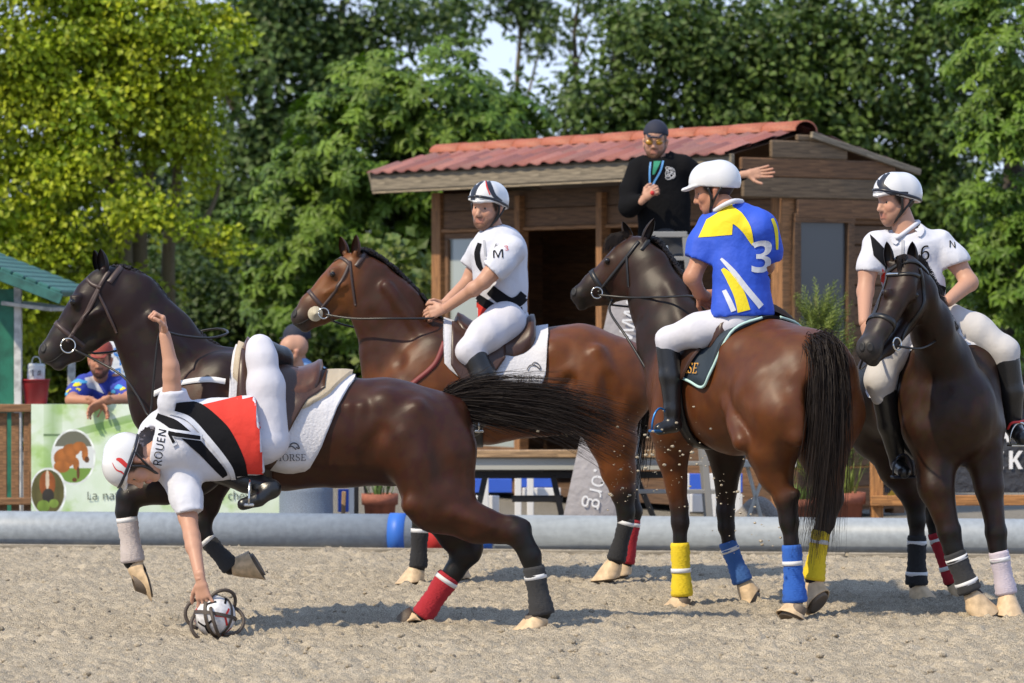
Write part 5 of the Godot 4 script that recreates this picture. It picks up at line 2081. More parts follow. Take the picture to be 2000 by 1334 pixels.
func dress_1() -> void:
	var b: Blob = horse.h1[0]
	var D: float = horse.h1[1]
	var Z := Vector3(0, 0, 1)
	var base := at(700, 1230, D)
	base.y = 0
	var h := thing("horse", "dark bay horse at full gallop, its rider hanging down beside it", "horse", base, "horses on the arena")
	part(h, "body", blob_mesh([b]), mats["coat"])
	head_details(h, b, D, Vector3(-0.5, 0.1, 0.85), [[84, 706], [100, 706], [118, 694], [130, 684]])
	eye_part(h, b, at(146, 590, D), Z)
	eye_part(h, b, at(146, 590, D), -Z)
	part(h, "tail", hair_mesh([at(882, 784, D), at(935, 782, D), at(1030, 790, D), at(1125, 812, D), at(1208, 850, D)], 2600, 0.032, 0.078, 0.0018, 11, 0.25, Z), mats["hair"])
	var crest := [at(215, 527, D), at(250, 528, D), at(300, 556, D), at(340, 604, D), at(388, 652, D), at(430, 684, D)]
	part(h, "mane", mane_mesh(b, crest, Vector3(0, 0, -1), 0.13, 900, 5), mats["hair"])
	leg_end(h, D, [1042, 1106, 0.18], [1059, 1200, 0.18], [1034, 1231, 0.18], "charcoal", 20, 24, [0.22], Vector3(-1, -0.1, 0))
	leg_end(h, D, [878, 1124, -0.16], [824, 1204, -0.16], [796, 1226, -0.16], "red", 22, 21, [0.12], Vector3(-0.8, -0.6, 0))
	leg_end(h, D, [247, 1006, 0.16], [260, 1097, 0.16], [292, 1142, 0.16], "white", 19, 22, [0.1], Vector3(0.25, -0.95, 0.1))
	leg_end(h, D, [402, 1052, -0.14], [452, 1108, -0.14], [506, 1102, -0.14], "charcoal", 16, 19, [0.06], Vector3(0.45, -0.75, 0))
	# bridle
	var br := Node3D.new()
	br.name = "bridle"
	h.add_child(br, true)
	var m: Material = mats["strap"]
	part(br, "noseband", ring_strap(b, at(133, 650, D), at(187, 588, D) - at(128, 660, D), Z, 0.012, 0.002), m)
	part(br, "cheekpiece", strap_mesh(b, hits(b, D, [[213, 530], [190, 568], [160, 625], [131, 668]]), 0.010, 0.002), m)
	part(br, "cheekpiece", strap_mesh(b, hits(b, D, [[194, 566], [172, 610], [143, 650]]), 0.007, 0.006), m)
	part(br, "throatlash", strap_mesh(b, hits(b, D, [[190, 570], [205, 600], [219, 630], [228, 650]]), 0.007, 0.002), m)
	part(br, "browband", strap_mesh(b, hits(b, D, [[170, 545], [180, 555], [196, 562]]), 0.009, 0.002), m)
	part(br, "headpiece", ring_strap(b, at(214, 556, D), Vector3(0.5, -0.35, 0), Vector3.UP, 0.014, 0.003, -1.4, 1.4), m)
	var bit := at(133, 675, D - 0.075)
	part(br, "bit_ring", ring_mesh(bit, Vector3(0.15, 0.05, 1), 0.036, 0.004), mats["steel"])
	part(br, "bit_ring", ring_mesh(at(133, 675, D + 0.075), Vector3(-0.15, 0.05, 1), 0.036, 0.004), mats["steel"])
	cord(br, "rein", [bit + Vector3(0.03, -0.02, 0.0), at(190, 705, D - 0.09), at(240, 735, D - 0.16), at(270, 775, D - 0.2), at(292, 812, D - 0.24), at(300, 745, D - 0.27), at(308, 665, D - 0.27), at(318, 640, D - 0.28)], 0.006, mats["strap_black"])
	cord(br, "rein", [at(318, 645, D - 0.28), at(352, 655, D - 0.2), at(410, 660, D - 0.12), at(445, 650, D - 0.02), at(420, 642, D + 0.1), at(330, 660, D + 0.16), at(200, 690, D + 0.12), at(140, 678, D + 0.08)], 0.006, mats["strap_black"])
	# saddle, pad, girth, breast strap
	var A := at(440, 828, D)
	var B := at(700, 845, D)
	saddle_set(h, b, A, B, Z, {"pad_rows": [[0.04, -70, 70], [0.10, -110, 110], [0.3, -134, 134], [0.52, -140, 140], [0.66, -136, 136], [0.74, -112, 112], [0.84, -62, 62], [0.95, -14, 14]], "fleece_rows": [[0.06, -44, 44], [0.4, -72, 72], [0.62, -64, 64], [0.78, -44, 44], [0.88, -20, 20], [0.93, -4, 4]], "flap_rows": [[0.10, 18, 70], [0.24, 10, 128], [0.40, 8, 132], [0.52, 8, 86], [0.62, 8, 56], [0.74, 8, 40]], "leather": mats["leather"], "seat": mats["leather_tan"], "seat_k": 0.8})
	part(h, "girth", ring_strap(b, at(520, 845, D), Vector3(1, 0, 0), Vector3.UP, 0.04, 0.004, 1.4, TAU - 1.4, 0.012), mats["strap_black"])
	part(h, "breast_strap", strap_mesh(b, hits(b, D, [[300, 770], [345, 752], [400, 742], [440, 745]]), 0.014, 0.003), mats["tape_white"])
	for q in [[[556, 880], [562, 872], [570, 870], [578, 876]], [[566, 868], [572, 864], [580, 866], [584, 874], [578, 872]]]:
		part(h, "pad_logo", strap_mesh(b, hits(b, D, q), 0.003, 0.024, 0.001, 14), mat("print_grey", lin(0.06, 0.06, 0.07), 0.7))
	var pr := text_mesh(b, "HORSE", at(570, 888, D - 0.1), Vector3.RIGHT, Vector3.UP, 0.032, 0.030, true)
	part(h, "pad_print", pr, mat("print_grey", lin(0.06, 0.06, 0.07), 0.7))

func dress_2() -> void:
	var b: Blob = horse.h2[0]
	var D: float = horse.h2[1]
	var Z := Vector3(0, 0, 1)
	var base := at(1000, 1140, D)
	base.y = 0
	var h := thing("horse", "bright bay horse standing side on behind the galloping one", "horse", base, "horses on the arena")
	part(h, "body", blob_mesh([b]), mats["coat"])
	head_details(h, b, D, Vector3(-0.5, 0.1, 0.85), [[572, 632], [586, 632], [602, 624], [614, 618]])
	eye_part(h, b, at(651, 536, D), Z)
	eye_part(h, b, at(651, 536, D), -Z)
	part(h, "tail", hair_mesh([at(1250, 700, D + 0.06), at(1262, 750, D + 0.08), at(1252, 850, D + 0.12), at(1235, 950, D + 0.14)], 240, 0.02, 0.05, 0.004, 12, 0.5), mats["hair"])
	var crest := [at(690, 492, D), at(722, 494, D), at(760, 518, D), at(802, 556, D), at(840, 598, D), at(868, 632, D)]
	part(h, "mane", mane_mesh(b, crest, Vector3(0, 0, -1), 0.11, 800, 6), mats["hair"])
	leg_end(h, D, [1225, 1012, 0.14], [1203, 1095, 0.14], [1182, 1135, 0.14], "black", 15, 18, [0.12], Vector3(-1, -0.12, 0))
	leg_end(h, D, [1236, 1014, -0.14], [1223, 1100, -0.14], [1205, 1128, -0.14], "red", 15, 16, [0.12], Vector3(-1, -0.1, 0))
	leg_end(h, D, [820, 1030, 0.15], [817, 1108, 0.15], [800, 1141, 0.15], "black", 16, 17, [0.08], Vector3(-1, -0.1, 0))
	leg_end(h, D, [895, 1032, -0.15], [900, 1104, -0.15], [892, 1134, -0.15], "red", 15, 16, [0.08], Vector3(-1, -0.1, 0))
	var br := Node3D.new()
	br.name = "bridle"
	h.add_child(br, true)
	var m: Material = mats["strap"]
	part(br, "noseband", ring_strap(b, at(622, 590, D), at(674, 546, D) - at(612, 599, D), Z, 0.013, 0.002), m)
	part(br, "cheekpiece", strap_mesh(b, hits(b, D, [[684, 510], [672, 540], [650, 575], [628, 602]]), 0.009, 0.002), m)
	part(br, "throatlash", strap_mesh(b, hits(b, D, [[684, 512], [686, 540], [690, 570], [694, 596]]), 0.007, 0.002), m)
	part(br, "browband", strap_mesh(b, hits(b, D, [[650, 508], [662, 504], [674, 508], [684, 518]]), 0.01, 0.002), m)
	part(br, "headpiece", ring_strap(b, at(694, 524, D), Vector3(0.5, -0.35, 0), Vector3.UP, 0.012, 0.003, -1.4, 1.4), m)
	# round bit guard and bit ring
	var gp := at(616, 613, D - 0.075)
	part(br, "bit_guard", lathe_mesh(gp, Z, [[-0.006, 0.0], [-0.006, 0.042], [0.0, 0.044], [0.006, 0.041], [0.006, 0.004], [0.01, 0.004], [0.01, 0.0]], 24), mat("cork", lin(0.52, 0.46, 0.34), 0.8, {"tex": tex.fine, "scale": 8.0}))
	part(br, "bit_ring", ring_mesh(at(632, 612, D - 0.078), Vector3(0.1, 0.05, 1), 0.03, 0.004), mats["steel"])
	cord(br, "rein", [at(634, 614, D - 0.08), at(690, 622, D - 0.15), at(760, 622, D - 0.22), at(835, 622, D - 0.2), at(850, 618, D - 0.1)], 0.006, mats["strap_black"])
	cord(br, "rein", [at(626, 618, D + 0.08), at(700, 640, D + 0.16), at(780, 622, D + 0.2), at(842, 618, D + 0.05)], 0.006, mats["strap_black"])
	var A := at(865, 745, D)
	var B := at(1075, 748, D)
	saddle_set(h, b, A, B, Z, {"pad_rows": [[0.0, -30, 30], [0.02, -68, 68], [0.2, -88, 88], [0.5, -84, 84], [0.7, -95, 95], [0.9, -96, 96], [0.95, -80, 80], [0.97, -30, 30]], "flap_rows": [[0.08, 20, 70], [0.22, 10, 96], [0.42, 8, 92], [0.58, 8, 60]], "seat": mats["leather"]})
	part(h, "girth", ring_strap(b, at(930, 758, D), Vector3(1, 0, 0), Vector3.UP, 0.04, 0.004, 1.4, TAU - 1.4, 0.012), mats["strap_black"])
	part(h, "breast_strap", strap_mesh(b, hits(b, D, [[868, 668], [850, 710], [815, 742], [790, 760]]), 0.014, 0.003), mat("strap_red", lin(0.16, 0.02, 0.02), 0.6))
	for q in [[[1030, 724], [1036, 716], [1046, 716], [1054, 722]], [[1040, 714], [1046, 710], [1054, 714], [1056, 722], [1050, 718]]]:
		part(h, "pad_logo", strap_mesh(b, hits(b, D, q), 0.003, 0.024, 0.001, 14), mat("print_grey", lin(0.06, 0.06, 0.07), 0.7))
	part(h, "pad_print", text_mesh(b, "HORSE", at(1034, 738, D - 0.1), Vector3.RIGHT, Vector3.UP, 0.03, 0.030, true), mat("print_grey", lin(0.06, 0.06, 0.07), 0.7))

func dress_3() -> void:
	var b: Blob = horse.h3[0]
	var D: float = horse.h3[1]
	var S := Vector3(-0.77, 0, 0.64)
	var F := Vector3(-0.64, 0, -0.77)
	var base := at(1450, 1205, D)
	base.y = 0
	var h := thing("horse", "bay horse seen from behind with blue and yellow leg wraps", "horse", base, "horses on the arena")
	part(h, "body", blob_mesh([b]), mats["coat"])
	head_details(h, b, D, Vector3(0.4, 0.1, 0.9), [])
	eye_part(h, b, at(1190, 510, D + 0.9), Vector3(-0.15, 0, 0.99))
	part(h, "tail", hair_mesh([at(1594, 678, D - 0.44), at(1614, 690, D - 0.55), at(1620, 780, D - 0.6), at(1612, 910, D - 0.58), at(1594, 1060, D - 0.55)], 2200, 0.036, 0.060, 0.0019, 13, 0.3), mats["hair"])
	var crest := [at(1256, 470, D + 0.82), at(1284, 474, D + 0.8), at(1315, 515, D + 0.75), at(1345, 558, D + 0.66), at(1372, 600, D + 0.55), at(1395, 632, D + 0.4)]
	part(h, "mane", mane_mesh(b, crest, Vector3(0.35, 0, -0.93), 0.12, 900, 7), mats["hair"])
	part(h, "forelock", mane_mesh(b, [at(1225, 462, D + 0.85), at(1205, 466, D + 0.85), at(1196, 474, D + 0.85)], Vector3(-0.8, 0, 0.3), 0.07, 200, 8), mats["hair"])
	leg_end(h, D, [1546, 1064, 0.42], [1553, 1176, 0.42], [1543, 1210, 0.46], "blue", 18, 23, [0.32], F)
	leg_end(h, D, [1604, 1036, 0.24], [1588, 1132, 0.24], [1600, 1180, 0.26], "yellow", 17, 22, [0.22], Vector3(-0.45, -0.75, -0.4))
	leg_end(h, D, [1328, 1060, -0.38], [1332, 1164, -0.38], [1322, 1194, -0.38], "yellow", 18, 21, [0.52], F)
	leg_end(h, D, [1420, 1058, -0.62], [1451, 1136, -0.62], [1474, 1180, -0.62], "bluegrey", 17, 20, [0.2], Vector3(-0.35, -0.85, -0.3))
	var br := Node3D.new()
	br.name = "bridle"
	h.add_child(br, true)
	var m: Material = mats["strap_black"]
	var Dh := D + 0.88
	part(br, "noseband", ring_strap(b, at(1172, 554, Dh), at(1226, 514, D + 0.85) - at(1164, 558, D + 0.9), Vector3(0, 0, 1), 0.015, 0.002), m)
	part(br, "cheekpiece", strap_mesh(b, hits(b, Dh, [[1248, 472], [1226, 500], [1190, 545], [1170, 570]]), 0.009, 0.002), m)
	part(br, "throatlash", strap_mesh(b, hits(b, Dh, [[1224, 500], [1226, 530], [1228, 560]]), 0.007, 0.002), m)
	part(br, "headpiece", ring_strap(b, at(1248, 494, D + 0.84), Vector3(0.5, -0.35, 0), Vector3.UP, 0.012, 0.003, -1.4, 1.4), m)
	part(br, "bit_ring", ring_mesh(at(1166, 572, D + 0.81), Vector3(0.1, 0.05, 1), 0.03, 0.004), mats["steel"])
	cord(br, "rein", [at(1168, 576, D + 0.8), at(1230, 581, D + 0.72), at(1300, 580, D + 0.52), at(1345, 578, D + 0.3), at(1362, 582, D + 0.15)], 0.006, m)
	cord(br, "rein", [at(1150, 590, D + 0.98), at(1250, 600, D + 1.0), at(1330, 590, D + 0.85), at(1368, 584, D + 0.5)], 0.006, m)
	cord(br, "martingale", [at(1196, 584, D + 0.8), at(1192, 610, D + 0.78), at(1225, 660, D + 0.7), at(1262, 720, D + 0.55)], 0.007, m)
	var A := at(1385, 735, D + 0.36)
	var B := at(1500, 745, D - 0.08)
	saddle_set(h, b, A, B, S, {"pad": mats["pad_navy"], "edge": mat("mint", lin(0.42, 0.60, 0.56), 0.8), "pad_rows": [[0.0, -60, 60], [0.2, -84, 84], [0.5, -92, 92], [0.72, -96, 96], [0.84, -80, 80], [0.96, -40, 40], [1.03, -10, 10]], "flap_rows": [[0.1, 18, 70], [0.26, 10, 92], [0.42, 8, 90], [0.56, 8, 60]]})
	part(h, "girth", ring_strap(b, at(1398, 755, D + 0.28), F, Vector3.UP, 0.045, 0.004, 1.4, TAU - 1.4, 0.016), m)
	part(h, "pad_print", text_mesh(b, "ASE", at(1352, 722, D - 0.02), S.cross(Vector3.UP).normalized() * -1.0 if S.cross(Vector3.UP).x < 0 else S.cross(Vector3.UP).normalized(), Vector3.UP, 0.05, 0.028, true), mat("print_gold", lin(0.55, 0.27, 0.04), 0.6))

func dress_4() -> void:
	var b: Blob = horse.h4[0]
	var D: float = horse.h4[1]
	var S := Vector3(0.93, 0, -0.36)
	var F := Vector3(0.36, 0, 0.93)
	var base := at(1860, 1195, D)
	base.y = 0
	var h := thing("horse", "nearly black horse at the right coming on, head turned aside", "horse", base, "horses on the arena")
	part(h, "body", blob_mesh([b]), mats["coat"])
	head_details(h, b, D, Vector3(-0.35, 0.1, 0.93), [])
	eye_part(h, b, at(1765, 578, D - 0.82), Vector3(0.75, 0.05, 0.65).normalized())
	eye_part(h, b, at(1750, 574, D - 0.85), Vector3(-0.75, 0.05, 0.65).normalized())
	part(h, "tail", hair_mesh([at(1745, 700, D + 0.75), at(1742, 740, D + 0.86), at(1752, 860, D + 0.88), at(1758, 960, D + 0.85)], 220, 0.02, 0.04, 0.004, 14, 0.5), mats["hair"])
	var crest := [at(1766, 508, D - 0.72), at(1790, 512, D - 0.66), at(1818, 560, D - 0.55), at(1838, 610, D - 0.42), at(1856, 640, D - 0.2)]
	part(h, "mane", mane_mesh(b, crest, Vector3(0.9, 0, -0.4), 0.10, 700, 9), mats["hair"])
	part(h, "forelock", mane_mesh(b, [at(1752, 512, D - 0.84), at(1768, 508, D - 0.82), at(1776, 512, D - 0.8)], Vector3(-0.3, 0, 0.9), 0.09, 220, 10), mats["hair"])
	leg_end(h, D, [1791, 1046, -0.62], [1790, 1142, -0.62], [1802, 1176, -0.6], "black", 18, 22, [0.15, 0.78], F)
	leg_end(h, D, [1826, 1040, -0.8], [1860, 1138, -0.8], [1888, 1168, -0.78], "red", 15, 16, [0.15, 0.7], Vector3(0.8, -0.3, 0.5))
	leg_end(h, D, [1863, 1078, 0.50], [1895, 1155, 0.50], [1918, 1194, 0.5], "charcoal", 20, 22, [0.18, 0.78], Vector3(0.7, -0.25, 0.6))
	leg_end(h, D, [1950, 1076, 0.45], [1966, 1160, 0.45], [1972, 1206, 0.50], "lilac", 18, 20, [0.2], Vector3(0.3, -0.05, 0.95))
	var br := Node3D.new()
	br.name = "bridle"
	h.add_child(br, true)
	var m: Material = mats["strap_black"]
	var ax := at(1758, 562, D - 0.82) - at(1718, 640, D - 0.93)
	part(br, "noseband", ring_strap(b, at(1723, 634, D - 0.915), ax, Vector3(0, 0, 1), 0.014, 0.002), m)
	part(br, "cheekpiece", strap_mesh(b, hits(b, D - 0.85, [[1796, 524], [1804, 570], [1788, 620], [1762, 662]]), 0.009, 0.002), m)
	part(br, "cheekpiece", strap_mesh(b, hits(b, D - 0.85, [[1732, 540], [1722, 575], [1706, 620]]), 0.008, 0.002), m)
	part(br, "browband", strap_mesh(b, hits(b, D - 0.85, [[1731, 538], [1750, 537], [1775, 535], [1796, 540]]), 0.009, 0.002), m)
	part(br, "browband_chain", strap_mesh(b, hits(b, D - 0.85, [[1735, 537], [1748, 536], [1756, 536]]), 0.006, 0.008), mats["steel"])
	part(br, "headpiece", ring_strap(b, at(1770, 536, D - 0.78), Vector3(0.1, -0.6, 0.5), Vector3.UP, 0.012, 0.003, -1.5, 1.5), m)
	part(br, "bit_ring", ring_mesh(at(1752, 672, D - 0.95), Vector3(0.7, 0.1, 0.7), 0.032, 0.005), mats["steel"])
	cord(br, "rein", [at(1754, 676, D - 0.95), at(1800, 680, D - 0.85), at(1838, 655, D - 0.6), at(1842, 620, D - 0.35), at(1836, 602, D - 0.2)], 0.006, m)
	cord(br, "rein", [at(1690, 690, D - 1.0), at(1680, 720, D - 0.8), at(1700, 700, D - 0.5), at(1705, 650, D - 0.3)], 0.006, m)
	var A := at(1838, 775, D - 0.16)
	var B := at(1790, 770, D + 0.30)
	saddle_set(h, b, A, B, S, {"pad_rows": [[-0.1, -40, 40], [-0.06, -78, 78], [0.1, -98, 98], [0.6, -96, 96], [0.9, -92, 92], [1.0, -40, 40]], "flap_rows": [[0.02, 18, 70], [0.2, 10, 96], [0.4, 8, 96], [0.56, 8, 60]], "leather": mats["leather_dark"], "seat": mats["leather_dark"]})
	part(h, "girth", ring_strap(b, at(1830, 790, D - 0.05), F, Vector3.UP, 0.045, 0.004, 1.4, TAU - 1.4, 0.014), m)
# ---------------------------------------------------------------- people
var pending: Array = []
func blob(cell: float, blur := 2) -> Blob:
	var b := Blob.new()
	b.cell = cell
	b.blur = blur
	pending.append(b)
	return b

# head in its own frame: c between the ears, up towards the crown, f where the face looks
func head_blob(c: Vector3, up: Vector3, f: Vector3, skin: Color, hairc: Color, beard := 0.0, bald := false, sc := 1.0) -> Blob:
	var b := blob(0.0052, 2)
	up = up.normalized()
	f = (f - up * f.dot(up)).normalized()
	var r := up.cross(f)
	var T := Transform3D(Basis(r, up, f).scaled(Vector3.ONE * sc), c)
	T = Transform3D(Basis(r * sc, up * sc, f * sc), c)
	var lip := skin.lerp(Color(0.35, 0.10, 0.08), 0.5)
	var bc := skin.lerp(hairc, beard)
	var cran := skin if bald else hairc
	b.cap(T * Vector3(0, 0.042, -0.022), T * Vector3(0, 0.045, 0.012), 0.086 * sc, 0.083 * sc, cran, 0.02, r, 0.88)
	b.cap(T * Vector3(0, 0.035, 0.04), T * Vector3(0, -0.05, 0.038), 0.062 * sc, 0.05 * sc, skin, 0.03, r, 1.0)
	for s in [-1.0, 1.0]:
		b.cap(T * Vector3(s * 0.05, -0.045, 0.005), T * Vector3(s * 0.02, -0.094, 0.055), 0.024 * sc, 0.021 * sc, bc, 0.025)
		b.ball(T * Vector3(s * 0.036, -0.022, 0.066), 0.025 * sc, skin.lerp(Color(0.5, 0.14, 0.09), 0.12), 0.025)
		b.cap(T * Vector3(s * 0.014, 0.028, 0.094), T * Vector3(s * 0.046, 0.030, 0.076), 0.0075 * sc, 0.006 * sc, hairc, 0.012)
		b.cap(T * Vector3(s * 0.077, 0.012, -0.006), T * Vector3(s * 0.074, -0.028, -0.002), 0.015 * sc, 0.010 * sc, skin.lerp(Color(0.5, 0.14, 0.09), 0.2), 0.008, f, 1.2)
		b.cut(T * Vector3(s * 0.031, 0.008, 0.104), T * Vector3(s * 0.034, 0.008, 0.102), 0.015 * sc, 0.015 * sc, skin * 0.9, 0.012)
		if beard > 0.0:
			b.cap(T * Vector3(s * 0.052, -0.03, 0.012), T * Vector3(s * 0.028, -0.075, 0.062), 0.021 * sc, 0.022 * sc, bc, 0.02)
	b.ball(T * Vector3(0, -0.098, 0.062), 0.022 * sc, bc, 0.022)
	if beard > 0.0:
		b.cap(T * Vector3(-0.022, -0.049, 0.090), T * Vector3(0.022, -0.049, 0.090), 0.0075 * sc, 0.0075 * sc, bc, 0.012)
	b.cap(T * Vector3(-0.017, -0.060, 0.091), T * Vector3(0.017, -0.060, 0.091), 0.0075 * sc, 0.0075 * sc, lip, 0.006)
	b.cap(T * Vector3(-0.015, -0.073, 0.088), T * Vector3(0.015, -0.073, 0.088), 0.009 * sc, 0.009 * sc, lip, 0.007)
	b.cap(T * Vector3(0, 0.018, 0.092), T * Vector3(0, -0.030, 0.113), 0.010 * sc, 0.013 * sc, skin, 0.016)
	for s in [-1.0, 1.0]:
		b.ball(T * Vector3(s * 0.012, -0.034, 0.101), 0.009 * sc, skin, 0.008)
	b.cap(T * Vector3(0, -0.05, 0.0), T * Vector3(0, -0.12, -0.03), 0.055 * sc, 0.053 * sc, skin, 0.02)
	return b

func eyes_of(p: Node, c: Vector3, up: Vector3, f: Vector3, sc := 1.0) -> void:
	up = up.normalized()
	f = (f - up * f.dot(up)).normalized()
	var r := up.cross(f)
	for s in [-1.0, 1.0]:
		var o = c + (r * s * 0.0315 + up * 0.007 + f * 0.0765) * sc
		var sm := SphereMesh.new()
		sm.radius = 0.013 * sc; sm.height = 0.026 * sc; sm.radial_segments = 12; sm.rings = 6
		var e := piece(p, "eye", sm, mat("eye_white", lin(0.30, 0.27, 0.25), 0.25), Transform3D(Basis.IDENTITY, o))
		var si := SphereMesh.new()
		si.radius = 0.0075 * sc; si.height = 0.015 * sc; si.radial_segments = 10; si.rings = 5
		piece(e, "iris", si, mats["eye_dark"], Transform3D(Basis.IDENTITY, o + f * 0.0075 * sc))

# hand: wrist, direction of the fingers, palm normal (towards what it holds), thumb side
func hand_blob(w: Vector3, dir: Vector3, palm: Vector3, thumb: float, curl: float, spread: float, skin: Color, sc := 1.0) -> Blob:
	var b := blob(0.0042, 1)
	dir = dir.normalized()
	palm = (palm - dir * palm.dot(dir)).normalized()
	var s := dir.cross(palm).normalized() * thumb
	b.cap(w - dir * 0.03 * sc, w + dir * 0.02 * sc, 0.025 * sc, 0.027 * sc, skin, 0.015, palm, 0.75)
	b.cap(w + dir * 0.03 * sc + s * 0.018 * sc, w + dir * 0.08 * sc + s * 0.028 * sc, 0.017 * sc, 0.016 * sc, skin, 0.014, palm, 0.85)
	b.cap(w + dir * 0.03 * sc - s * 0.014 * sc, w + dir * 0.078 * sc - s * 0.022 * sc, 0.017 * sc, 0.015 * sc, skin, 0.014, palm, 0.85)
	b.cap(w + dir * 0.03 * sc, w + dir * 0.08 * sc, 0.018 * sc, 0.016 * sc, skin, 0.014, palm, 0.85)
	var lens := [0.040, 0.045, 0.042, 0.033]
	var bend := dir.cross(palm).normalized()
	for k in 4:
		var off := (1.5 - k)
		var p := w + dir * (0.085 - absf(off - 0.4) * 0.004) * sc + s * off * 0.0185 * sc
		var d := (dir + s * off * spread).normalized()
		var r := 0.0092 * sc
		for j in 3:
			var ang := curl * (0.7 + 0.35 * j)
			d = d.rotated(bend, ang).normalized()
			var L: float = lens[k] * [1.0, 0.72, 0.6][j] * sc
			b.cap(p, p + d * L, r, r * 0.92, skin.lerp(Color(0.55, 0.18, 0.12), 0.08 * j), 0.004)
			p += d * L
			r *= 0.92
	var tp := w + dir * 0.025 * sc + s * 0.026 * sc
	var td := (dir * 0.65 + s * 0.75 + palm * 0.25).normalized()
	b.cap(tp, tp + td * 0.038 * sc, 0.014 * sc, 0.0115 * sc, skin, 0.01)
	tp += td * 0.038 * sc
	td = (td + dir * 0.4 + palm * curl * 0.5 - s * curl * 0.3).normalized()
	b.cap(tp, tp + td * 0.03 * sc, 0.0112 * sc, 0.010 * sc, skin, 0.004)
	tp += td * 0.03 * sc
	td = (td + dir * 0.3 + palm * curl * 0.5 - s * curl * 0.4).normalized()
	b.cap(tp, tp + td * 0.026 * sc, 0.010 * sc, 0.0085 * sc, skin, 0.004)
	return b

# riding helmet: shell cut along a tilted rim, peak in front
func helmet_blob(c: Vector3, up: Vector3, f: Vector3, peak := 0.045) -> Blob:
	var b := blob(0.0062, 0)
	up = up.normalized()
	f = (f - up * f.dot(up)).normalized()
	var r := up.cross(f)
	var w := Color.WHITE
	b.cap(c + up * 0.052 - f * 0.032, c + up * 0.056 + f * 0.022, 0.112, 0.110, w, 0.02, r, 0.90)
	b.slice(c + up * 0.028, -up + f * 0.26, 0.3)
	b.cap(c + up * 0.052 + f * 0.085 - r * 0.06, c + up * 0.044 + f * (0.10 + peak), 0.022, 0.020, w, 0.012, up, 0.42)
	b.cap(c + up * 0.052 + f * 0.085 + r * 0.06, c + up * 0.044 + f * (0.10 + peak), 0.022, 0.020, w, 0.012, up, 0.42)
	b.cap(c + up * 0.056 + f * 0.07, c + up * 0.045 + f * (0.095 + peak), 0.04, 0.03, w, 0.012, up, 0.4)
	return b

func helmet_part(p: Node, b: Blob, c: Vector3, up: Vector3, f: Vector3, m: Material, trim: Material, chin := true) -> MeshInstance3D:
	up = up.normalized()
	f = (f - up * f.dot(up)).normalized()
	var r := up.cross(f)
	var h := part(p, "helmet", blob_mesh([b]), m)
	if trim != null:
		var ax := (up - f * 0.26).normalized()
		var pts := []
		for i in 41:
			var a := TAU * i / 40.0
			var d := (f * cos(a) + r * sin(a))
			d = (d - ax * d.dot(ax)).normalized()
			var q := b.out(c + up * 0.040 - f * 0.005, d, 0.3)
			pts.append(q - d * 0.002)
		part(h, "rim_trim", tube_mesh(pts, radii_of(41, 0.009, 0.009), 6), trim)
	if chin:
		for s in [-1.0, 1.0]:
			cord(h, "chin_strap", [c + r * s * 0.092 + up * 0.03 + f * 0.03, c + r * s * 0.083 - up * 0.03 + f * 0.025, c + r * s * 0.05 - up * 0.09 + f * 0.045, c - up * 0.118 + f * 0.052], 0.007, mats["strap_black"], 14)
			cord(h, "chin_strap", [c + r * s * 0.09 + up * 0.02 - f * 0.04, c + r * s * 0.085 - up * 0.03 + f * 0.005, c + r * s * 0.06 - up * 0.075 + f * 0.035], 0.006, mats["strap_black"], 10)
	return h

func finish_blobs() -> void:
	compute_all(pending)
	pending = []

func people_materials() -> void:
	mat("skin", Color.WHITE, 0.5, {"vc": true, "norm": tex.bump, "nscale": 0.06, "scale": 6.0, "spec": 0.4})
	mat("shirt_white", lin(0.55, 0.56, 0.62), 0.85, {"norm": tex.folds, "nscale": 0.14, "scale": 1.1, "rim": 0.2})
	mat("breeches", lin(0.55, 0.545, 0.60), 0.85, {"norm": tex.folds, "nscale": 0.08, "scale": 1.1, "rim": 0.2})
	mat("breeches_grey", lin(0.50, 0.48, 0.47), 0.85, {"norm": tex.folds, "nscale": 0.08, "scale": 1.1, "rim": 0.2})
	mat("boot", lin(0.012, 0.012, 0.013), 0.3, {"norm": tex.bump, "nscale": 0.15, "scale": 2.0})
	mat("helmet_white", lin(0.62, 0.62, 0.63), 0.22, {"coat": 0.4, "coatrough": 0.1})
	mat("navy", lin(0.016, 0.018, 0.028), 0.35)
	mat("cloth_black", lin(0.009, 0.009, 0.010), 0.9, {"spec": 0.15, "norm": tex.folds, "nscale": 0.15, "scale": 1.1})
	mat("cloth_red", lin(0.60, 0.035, 0.022), 0.85, {"norm": tex.folds, "nscale": 0.13, "scale": 1.1})
	mat("cloth_blue", lin(0.018, 0.075, 0.52), 0.7, {"norm": tex.folds, "nscale": 0.15, "scale": 1.1})
	mat("cloth_yellow", lin(0.72, 0.58, 0.01), 0.75, {"norm": tex.folds, "nscale": 0.13, "scale": 1.1})
	mat("print_black", lin(0.011, 0.011, 0.013), 0.85, {"spec": 0.2, "norm": tex.folds, "nscale": 0.10, "scale": 1.1})
	mat("print_white", lin(0.56, 0.58, 0.64), 0.8, {"norm": tex.folds, "nscale": 0.10, "scale": 1.1})
	mat("print_red", lin(0.5, 0.02, 0.02), 0.7)

func stirrup(h: Node, p: Vector3, fwd: Vector3, m: Material) -> void:
	var sd := fwd.cross(Vector3.UP).normalized()
	var pts := []
	for i in 13:
		var a := PI * i / 12.0
		pts.append(p + sd * cos(a) * 0.06 + Vector3.UP * (0.02 + sin(a) * 0.11))
	var s := part(h, "stirrup", tube_mesh(pts, radii_of(13, 0.006, 0.006), 6), m)
	bar(s, "tread", p - sd * 0.065 + Vector3(0, 0.012, 0), p + sd * 0.065 + Vector3(0, 0.012, 0), 0.05, 0.014, m, Vector3.UP)

